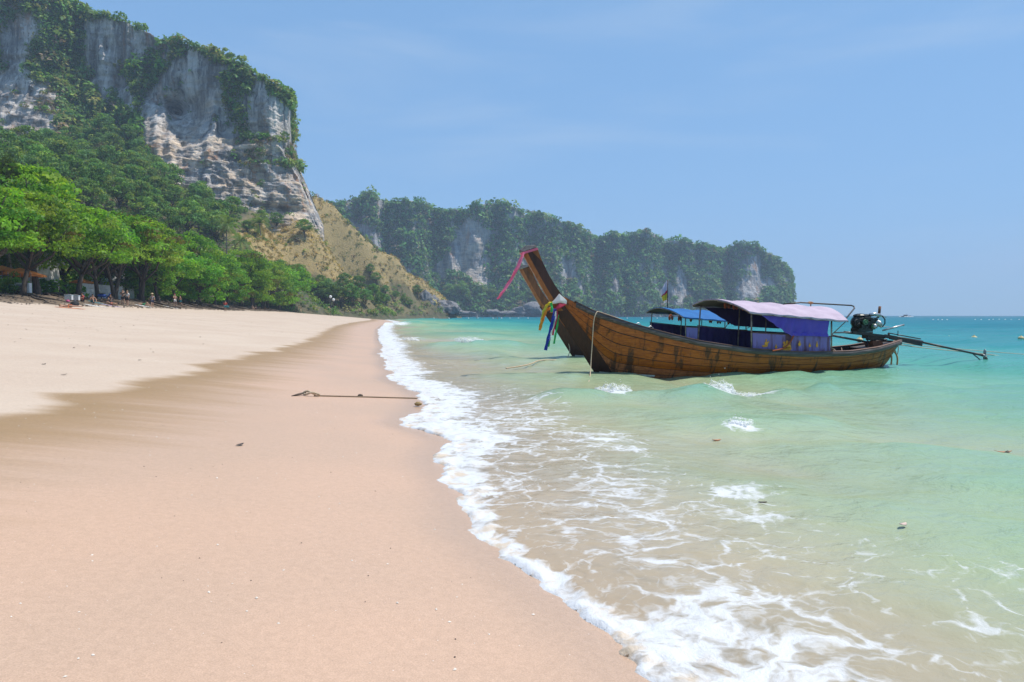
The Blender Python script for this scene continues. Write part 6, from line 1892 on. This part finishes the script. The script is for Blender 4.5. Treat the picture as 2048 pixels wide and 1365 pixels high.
for i in range(17):
    x = -1.7 + 3.4 * i / 16; w = 0.36 * (1 - (abs(x) / 1.72) ** 2.4); zz = 0.10 * (abs(x) / 1.7) ** 2
    rows.append([Vector((x, w * math.cos(a), zz + 0.17 * math.sin(a) * (0.4 + 0.6 * (1 - abs(x) / 1.75)))) for a in [2 * math.pi * j / 12 for j in range(13)]])
grid_mb(rows, kb).build('hull', plain((0.01, 0.20, 0.30), 'teal_kayak_plastic', 0.4), K, True)
MB().ell((0, 0, 0.16), (0.42, 0.22, 0.05), 14, 6).build('cockpit', BLK, K, True)
for px, py, lab in [(138, 601, 'white cool box on the bank, left of a pair'), (152, 602, 'white cool box on the bank, right of a pair')]:
    q = og(px, py); B = empty('cool_box', q, 0.2, lab, 'cool box', 'white cool boxes')
    MB().box((0, 0, 0.24), (0.62, 0.40, 0.40)).build('box', WHT, B)
    MB().box((0, 0, 0.475), (0.66, 0.44, 0.07)).build('lid', plain((0.55, 0.68, 0.75), 'pale_blue_lid'), B)
    MB().tube([(-0.33, -0.2, 0.38), (-0.30, -0.26, 0.56), (0.30, -0.26, 0.56), (0.33, -0.2, 0.38)], 0.015, 5).build('handle', WHT, B, True)
q = og(150, 613); B = empty('rucksack', q, 0.3, 'black rucksack on the sand behind the sunbather on the orange towel', 'bag')
MB().ell((0, 0, 0.2), (0.34, 0.22, 0.25), 12, 9, None, 0.08).ell((0.1, -0.18, 0.13), (0.18, 0.1, 0.12), 10, 7).build('bag_body', BLK, B, True)
MB().tube([(-0.1, 0.1, 0.42), (0, 0.12, 0.52), (0.1, 0.1, 0.42)], 0.02, 5).build('strap', GRY, B, True)
for px, py, lab in [(136, 606, 'small pink bag below the left cool box')]:
    q = og(px, py); B = empty('beach_bag', q, 0, lab, 'bag')
    MB().ell((0, 0, 0.13), (0.2, 0.14, 0.15), 10, 7, None, 0.1).build('bag_body', plain((0.5, 0.08, 0.2), 'pink_bag'), B, True)
    MB().tube([(-0.1, 0, 0.24), (0, 0, 0.36), (0.1, 0, 0.24)], 0.012, 5).build('strap', BLK, B, True)

def land_at(px, yd):
    c = at(px, 600, yd); return Vector((c.x, yd, float(land_z(c.x, yd))))
# parasols and stall by the left edge
OCH = cloth('orange_parasol_canvas', (0.72, 0.26, 0.05), (0.62, 0.20, 0.04), 0.35)
for i, (px, yd, h, lab) in enumerate([(6, 64, 2.5, 'orange parasol at the very left edge'), (20, 66, 2.4, 'orange parasol second from the left edge'), (42, 64, 2.4, 'orange parasol over the white drinks stall'), (62, 67, 2.3, 'orange parasol half hidden by the dark trunk'), (165, 84, 2.5, 'faded orange parasol beyond the low white wall')]):
    q = land_at(px, yd); U = empty('parasol', q, i, lab, 'parasol', 'orange parasols at the stalls')
    MB().tube([(0, 0, 0), (0, 0, h + 0.05)], 0.03, 7).build('pole', M_POLE, U, True)
    cv = MB()
    n = 8
    V = [Vector((0, 0, h))] + [Vector((1.35 * math.cos(2 * math.pi * k / n), 1.35 * math.sin(2 * math.pi * k / n), h - 0.42)) for k in range(n)] + [Vector((1.35 * math.cos(2 * math.pi * k / n), 1.35 * math.sin(2 * math.pi * k / n), h - 0.58)) for k in range(n)]
    cv.add(V, [(0, 1 + k, 1 + (k + 1) % n) for k in range(n)] + [(1 + k, 1 + n + k, 1 + n + (k + 1) % n, 1 + (k + 1) % n) for k in range(n)])
    cv.build('canopy', OCH, U)
    rb = MB()
    for k in range(n): rb.tube([(0, 0, h - 0.02), (1.33 * math.cos(2 * math.pi * k / n), 1.33 * math.sin(2 * math.pi * k / n), h - 0.44)], 0.012, 4)
    rb.build('ribs', M_POLE, U)
q = land_at(38, 62.5); ST = empty('drinks_stall', q, 0.3, 'white drinks stall with an open front under the orange parasols', 'stall')
MB().box((0, 0, 0.95), (1.9, 0.7, 0.06)).build('counter', WHT, ST)
MB().box((0, -0.33, 0.5), (1.9, 0.04, 0.84)).box((-0.93, 0, 0.5), (0.04, 0.66, 0.84)).box((0.93, 0, 0.5), (0.04, 0.66, 0.84)).build('front_panel', WHT, ST)
for x in (-0.9, 0.9): MB().tube([(x, 0.3, 0), (x, 0.3, 2.0)], 0.03, 6).build('post', M_POLE, ST)
MB().box((0.2, -0.36, 0.55), (0.5, 0.02, 0.55)).build('notice', GRY, ST)
q = land_at(16, 62); CH = empty('deck_chair', q, 0.6, 'wooden deck chair left of the white drinks stall', 'chair')
MB().bar((-0.3, -0.5, 0.05), (-0.3, 0.45, 1.0), 0.04, 0.05).bar((0.3, -0.5, 0.05), (0.3, 0.45, 1.0), 0.04, 0.05).bar((-0.3, 0.5, 0.05), (-0.3, -0.2, 0.5), 0.04, 0.05).bar((0.3, 0.5, 0.05), (0.3, -0.2, 0.5), 0.04, 0.05).build('frame', M_POLE, CH)
MB().strip([(-0.28, -0.42, 0.32), (-0.28, 0, 0.38), (-0.28, 0.42, 0.95)], [(0.28, -0.42, 0.32), (0.28, 0, 0.38), (0.28, 0.42, 0.95)], (0, 0, 0.02)).build('sling', STRAW, CH)
# restaurant roofs among the trees
ROOF = mat('pale_grey_roof_sheet', (0.62, 0.64, 0.68), (0.46, 0.48, 0.52), 2, 0.6, 0.2)
WALLM = mat('white_plaster', (0.66, 0.65, 0.62), (0.50, 0.48, 0.45), 1.5, 0.9, 0.2)
def house(px, yd, w, d, hw, hr, rz, label):
    q = land_at(px, yd); H = empty('beach_house', q, rz, label, 'house', 'pale-roofed houses among the trees')
    MB().box((0, 0, hw / 2), (w, d, hw)).build('wall', WALLM, H)
    rf = MB(); o = 0.5
    for s in (-1, 1):
        for i in range(8):
            x0 = -w / 2 - o + (w + 2 * o) * i / 8
            x1 = x0 + (w + 2 * o) / 8 - 0.03
            rf.add([(x0, s * (d / 2 + o), hw - 0.15), (x1, s * (d / 2 + o), hw - 0.15), (x1, 0, hw + hr), (x0, 0, hw + hr), (x0, s * (d / 2 + o), hw - 0.05), (x1, s * (d / 2 + o), hw - 0.05), (x1, 0, hw + hr + 0.1), (x0, 0, hw + hr + 0.1)],
                   [(0, 1, 2, 3), (4, 7, 6, 5), (0, 4, 5, 1), (1, 5, 6, 2), (2, 6, 7, 3), (3, 7, 4, 0)])
    rf.build('roof', ROOF, H)
    for s in (-1, 1):
        MB().add([(s * w / 2, -d / 2, hw), (s * w / 2, d / 2, hw), (s * w / 2, 0, hw + hr - 0.05), (s * (w / 2 - 0.2), -d / 2, hw), (s * (w / 2 - 0.2), d / 2, hw), (s * (w / 2 - 0.2), 0, hw + hr - 0.05)], [(0, 1, 2), (5, 4, 3), (0, 3, 4, 1), (1, 4, 5, 2), (2, 5, 3, 0)]).build('gable', WALLM, H)
    for x in (-w / 4, w / 4):
        f = MB().box((x, -d / 2 - 0.02, hw * 0.6), (0.9, 0.05, 1.1)).build('window', M_POLE, H)
        MB().box((x, -d / 2 - 0.05, hw * 0.6), (0.78, 0.02, 0.98)).build('pane', plain((0.05, 0.07, 0.08), 'dark_window_glass', 0.1), f)
    MB().box((0, -d / 2 - 0.02, 1.05), (0.95, 0.06, 2.1)).build('door', M_POLE, H)
house(15, 80, 9, 5, 4.0, 1.9, 0.15, 'white house with a pale grey roof behind the stalls at the left edge')
house(64, 96, 5, 4, 3.2, 1.2, -0.2, 'smaller white building with a flat pale roof between the dark trunks')
house(215, 104, 6, 4, 3.0, 1.4, 0.0, 'pale building glimpsed above the low white wall')
# low wall of pale blocks
a = land_at(160, 82); b = land_at(242, 92)
WL = empty('block_wall', a, math.atan2(b.y - a.y, b.x - a.x), 'low wall of pale blocks behind the slim trunks', 'wall')
Lw = (b - a).length; nb = int(Lw / 0.55); bmsh = None
for row in range(4):
    for i in range(nb):
        x = (i + 0.5 + (0.5 if row % 2 else 0)) * 0.55
        if bmsh is None:
            ob = MB().box((0, 0, 0), (0.52, 0.3, 0.42)).build('block', WALLM, WL); bmsh = ob.data
        else:
            ob = link_mesh('block', bmsh, WL)
        ob.location = (x, random.uniform(-0.015, 0.015), 0.05 + row * 0.45)
MB().box((Lw / 2, 0, 1.68), (Lw + 0.5, 0.38, 0.10)).build('coping', WALLM, WL)
# motor scooter
q = land_at(211, 80); MS = empty('motor_scooter', q + Vector((0, 0, 0.02)), 0.4, 'blue motor scooter parked before the low white wall', 'scooter')
for x in (-0.6, 0.6):
    w = MB(); n = 16
    V = [Vector((x + rr * math.cos(2 * math.pi * i / n), y, 0.27 + rr * math.sin(2 * math.pi * i / n))) for rr, y in ((0.27, -0.05), (0.27, 0.05), (0.17, 0.05), (0.17, -0.05), (0.27, -0.05)) for i in range(n)]
    w.add(V, [(j * n + i, j * n + (i + 1) % n, (j + 1) * n + (i + 1) % n, (j + 1) * n + i) for j in range(4) for i in range(n)])
    wo_ = w.build('wheel', BLK, MS, True)
    MB().tube([(x, -0.04, 0.27), (x, 0.04, 0.27)], 0.16, 12).build('rim', M_ALU, wo_)
MB().ell((-0.35, 0, 0.55), (0.5, 0.16, 0.2), 12, 8).bar((0.1, 0, 0.3), (0.55, 0, 0.85), 0.3, 0.08).box((0.05, 0, 0.3), (0.5, 0.26, 0.06)).build('body', BLU, MS, True)
MB().ell((-0.3, 0, 0.76), (0.38, 0.13, 0.06), 12, 6).build('seat', BLK, MS, True)
MB().tube([(0.6, 0, 0.27), (0.5, 0, 0.95)], 0.03, 6).tube([(0.48, -0.32, 1.0), (0.5, 0, 0.95), (0.48, 0.32, 1.0)], 0.02, 6).build('handlebar', M_IRON, MS, True)
# lamps with white globes
def lamp(px, py, yd, label, n=1):
    c = at(px, py, yd); z = float(land_z(c.x, yd)); h = c.z - z
    Lp = empty('beach_lamp', (c.x, yd, z), 0, label, 'lamp', 'globe lamps by the beach')
    MB().tube([(0, 0, 0), (0, 0, h - 0.2)], 0.06, 7).tube([(-0.5, 0, h - 0.2), (0.5, 0, h - 0.2)], 0.03, 6).build('post', M_IRON, Lp, True)
    MB().ell((0, 0, h), (0.42, 0.42, 0.42), 14, 10).build('globe', FLOATW, Lp, True)
lamp(661, 594, 196, 'white globe lamp near the end of the beach trees, higher of two')
lamp(667, 600, 197, 'white globe lamp near the end of the beach trees, lower of two')
# boulders
def boulder(px, py, yd, r, label, grp, seed):
    rr = random.Random(seed); c = at(px, py, yd)
    bm = bmesh.new(); bmesh.ops.create_icosphere(bm, subdivisions=3, radius=1)
    for v in bm.verts:
        p = v.co.copy(); n_ = float(fbm(p.x * 1.3 + seed * 7, p.y * 1.3, p.z * 1.3, 4, 3)); v.co = p * (1 + 0.5 * n_)
        v.co.x *= r[0]; v.co.y *= r[1]; v.co.z *= r[2]
    me = bpy.data.meshes.new('boulder'); bm.to_mesh(me); bm.free(); me.materials.append(STONE)
    o = link_mesh('boulder', me, None, c); o.rotation_euler.z = rr.uniform(0, 6)
    set_props(o, label, 'boulder', grp)
for i, (px, py, yd, r, lab) in enumerate([(858, 612, 344, (7, 5, 6), 'dark boulder at the left of the headland point'), (878, 616, 346, (6, 5, 4), 'dark boulder in the middle of the headland point'), (897, 618, 348, (6, 5, 3.5), 'low dark boulder near the tip of the headland point'), (912, 624, 350, (3.5, 3, 2), 'outermost small rock at the tip of the headland point'), (848, 605, 340, (5, 4, 6), 'upright dark rock face above the headland point'), (826, 625, 336, (7, 3, 1.6), 'flat rock shelf left of the headland point'), (800, 626, 330, (6, 3, 1.2), 'low rock shelf where the sand ends')]):
    boulder(px, py, yd, r, lab, 'rocks at the tip of the near headland', i)
for i, (px, py, yd, r, lab) in enumerate([(1068, 619, 572, (9, 6, 6), 'large grey boulder at the water under the far wood'), (1040, 622, 570, (7, 5, 4), 'grey boulder left of the large one under the far wood'), (985, 624, 560, (6, 4, 2.5), 'small grey boulder at the left of the far shore'), (1090, 624, 574, (5, 4, 3), 'small grey boulder right of the large one'), (930, 626, 560, (8, 4, 1.6), 'pale rock ledge at the left of the far shore'), (1015, 626, 566, (8, 4, 1.6), 'pale rock ledge in the middle of the far shore')]):
    boulder(px, py, yd, r, lab, 'rocks along the far shore', 30 + i)

# ------------------------------------------------------------------ on the sand and in the shallows
p0, p1, p2, p3, p4 = [og(*p) if False else on_ground(p[0], p[1], 3, 60) for p in [(628, 793), (690, 794.5), (722, 795.2), (780, 797), (842, 798.5)]]
rope([p + Vector((0, 0, 0.012)) for p in (p0, p1, p2, p3, p4)], 0.013, mat('sandy_rope', (0.27, 0.20, 0.13), (0.17, 0.12, 0.08), 60, 0.9, 0.5), 'thin sandy mooring rope lying across the wet sand into the foam', smooth=2)
g = on_ground(612, 792, 3, 60)
rope([g + Vector((0.17, 0, 0.02)), g + Vector((0.10, -0.03, 0.06)), g + Vector((0.03, 0, 0.09)), g + Vector((-0.06, 0.02, 0.05)), g + Vector((0.0, -0.05, 0.02)), g + Vector((0.12, -0.04, 0.07)), g + Vector((0.2, 0.02, 0.03)), g + Vector((0.24, 0, 0.02))], 0.02, M_ROPE, 'tangled loop of rope and weed at the end of the line on the sand', 'rope_tangle')
gs0 = on_ground(583, 793, 3, 60); gs1 = on_ground(611, 791.5, 3, 60)
set_props(MB().tube([gs0 + Vector((0, 0, 0.0)), (gs0 + gs1) / 2 + Vector((0, 0, 0.025)), gs1 + Vector((0, 0, 0.05))], [0.010, 0.02, 0.018], 7).build('stick', BARK, None, True), 'dark stick half buried at the end of the rope on the sand', 'stick')
kn = on_ground(721, 794.6, 3, 60)
set_props(MB().ell(kn + Vector((0, 0, 0.02)), (0.05, 0.035, 0.03), 9, 6, None, 0.25).build('rope_knot', BARK, None, True), 'dark knot of weed halfway along the rope on the sand', 'weed')
LEAFD = plain((0.42, 0.17, 0.07), 'dead_leaf'); LEAFB = plain((0.05, 0.04, 0.035), 'black_seed'); HUSK = plain((0.32, 0.22, 0.09), 'coconut_husk_fibre')
def float_bit(px, py, name, m_, r, label, cat, rz=0.0, dz=0.02, water=True):
    p = plane(px, py) if water else on_ground(px, py, 2, 80)
    if water: p.z = 0.02 + float(sea_height(np.array([p.x]), np.array([p.y]), np.array([float(p.x - xs(p.y))]))[0])
    m = MB()
    n = 7
    top = []; bot = []
    for i in range(n):
        u = i / (n - 1) * 2 - 1
        w = r[1] * (1 - u * u) + 0.002
        c_ = Vector((r[0] * u, 0, r[2] * u * u))
        top.append(c_ + Vector((0, w, r[2] * 0.3))); bot.append(c_ - Vector((0, w, -r[2] * 0.3)))
    m.strip(top, bot, (0, 0, 0.004))
    o = m.build(name, m_, None, True, p + Vector((0, 0, dz))); o.rotation_euler.z = rz
    return set_props(o, label, cat)
float_bit(2006, 888, 'dead_leaf', LEAFD, (0.10, 0.03, 0.02), 'curled orange dead leaf floating at the right edge', 'leaf', -0.2)
float_bit(2014, 891, 'dead_leaf', BARK, (0.05, 0.025, 0.02), 'small brown leaf touching the curled orange one', 'leaf', 0.8)
float_bit(1433, 880, 'dead_leaf', LEAFD, (0.06, 0.03, 0.01), 'reddish dead leaf under the small round splash', 'leaf', 0.1, 0.005)
float_bit(1805, 1086, 'dead_leaf', plain((0.55, 0.42, 0.36), 'bleached_leaf'), (0.035, 0.02, 0.008), 'bleached leaf in a fleck of foam on the sandy shallows', 'leaf', 0.5)
float_bit(1525, 1023, 'dead_leaf', BARK, (0.035, 0.010, 0.003), 'brown leaf just right of the big foam patch', 'leaf', 0.0, 0.005)
set_props(MB().ell(plane(1829, 1013) + Vector((0, 0, 0.03)), (0.022, 0.02, 0.018), 9, 7, None, 0.1).build('seed_pod', LEAFB, None, True), 'black seed pod floating in the green shallows', 'seed pod')
hk = on_ground(834, 814, 3, 60)
set_props(MB().ell(hk + Vector((0.02, 0, 0.05)), (0.065, 0.045, 0.035), 12, 8, None, 0.18).build('coconut_husk', HUSK, None, True), 'yellow-brown coconut husk at the edge of the foam', 'coconut husk')
for px, py, m_, lab in [(280, 722, LEAFB, 'dark seed pod on the dry sand right of the litter'), (88, 730, LEAFB, 'dark seed pod on the dry sand near the left edge'), (128, 751, LEAFB, 'dark seed pod close to the damp line at the left'), (148, 697, BARK, 'brown leaf lying upper left on the dry sand'), (182, 657, LEAFD, 'reddish leaf on the dry sand below the sunbathers'), (480, 892, LEAFB, 'small dark pod alone on the damp sand')]:
    float_bit(px, py, 'dead_leaf' if m_ is not LEAFB else 'seed_pod', m_, (0.05, 0.025, 0.008), lab, 'leaf' if m_ is not LEAFB else 'seed pod', random.uniform(0, 3), 0.01, False)
# wrack: chips of shell, weed and leaf scattered over the dry sand, and broken shell on the damp sand
def scatter(name, n, region, sizes, m_, seed, label):
    r = np.random.default_rng(seed); V = []; F = []
    b = 0
    for i in range(n):
        y, s = region(r)
        x = float(xs(y)) - s; z = float(ground_z(x, y)); a = r.uniform(0, 6.28); L = r.uniform(*sizes); w = L * r.uniform(0.35, 0.9); h = L * r.uniform(0.15, 0.5)
        ca, sa = math.cos(a), math.sin(a)
        for u, v, k in ((-1, -0.4, 0), (0.1, -1, 0), (1, 0.2, 0), (-0.2, 1, 0), (0, 0, 1)):
            V.append((x + (u * L * ca - v * w * sa) * 0.5, y + (u * L * sa + v * w * ca) * 0.5, z + 0.002 + k * h))
        F += [(b, b + 1, b + 4), (b + 1, b + 2, b + 4), (b + 2, b + 3, b + 4), (b + 3, b, b + 4)]
        b += 5
    set_props(link_mesh(name, np_mesh(name, V, F, m_)), label, None, None, 'stuff')
scatter('beach_wrack', 300, lambda r: (r.uniform(14, 60), 6 + abs(r.normal(9, 5))), (0.02, 0.075), BARK, 1, 'dark chips of leaf and weed scattered over the dry sand')
scatter('shell_fragments', 600, lambda r: (2.2 + 30 * r.uniform() ** 2, r.uniform(0.2, 7)), (0.006, 0.022), plain((0.72, 0.66, 0.58), 'shell'), 2, 'pale shell fragments on the damp sand')
scatter('dark_grit', 180, lambda r: (2.2 + 16 * r.uniform() ** 2, r.uniform(0.2, 6)), (0.005, 0.014), LEAFB, 3, 'dark specks of grit on the damp sand')
scatter('bank_litter', 2600, lambda r: (r.uniform(46, 170), r.uniform(26.5, 36)), (0.08, 0.4), BARK, 4, 'leaf litter and broken twigs on the shaded bank')
# roots that run down the bank
rt = MB(); rr = random.Random(9)
for i in range(80):
    y = rr.uniform(50, 170); s0 = rr.uniform(30, 34) - max(0, y - 150) * 0.05; pts = []
    dy = rr.uniform(-1.2, 1.2)
    for k in range(6):
        s = s0 - k * rr.uniform(0.5, 0.9); yy_ = y + dy * k * 0.5 + rr.uniform(-0.15, 0.15)
        x = float(xs(yy_)) - s
        pts.append(Vector((x, yy_, float(ground_z(x, yy_)) + 0.05 + (0.12 if k < 3 else 0) * rr.uniform(0, 1))))
    rt.tube(pts, [0.10, 0.085, 0.07, 0.055, 0.04, 0.02], 5)
set_props(rt.build('exposed_roots', BARK, None, True), 'tangle of exposed roots running down the bank', None, None, 'stuff')

# ------------------------------------------------------------------ the day's haze
hz = MB().box((-40, 1085, 84), (4400, 2240, 186))
ht = NT('haze_air')
pv = ht.n('ShaderNodeVolumePrincipled', {'Color': (0.62, 0.78, 1.0, 1), 'Density': 0.00040, 'Anisotropy': 0.0})
ht.t.links.new(pv.outputs[0], ht.out.inputs['Volume'])
haze = set_props(hz.build('haze', ht.m), kind='stuff')
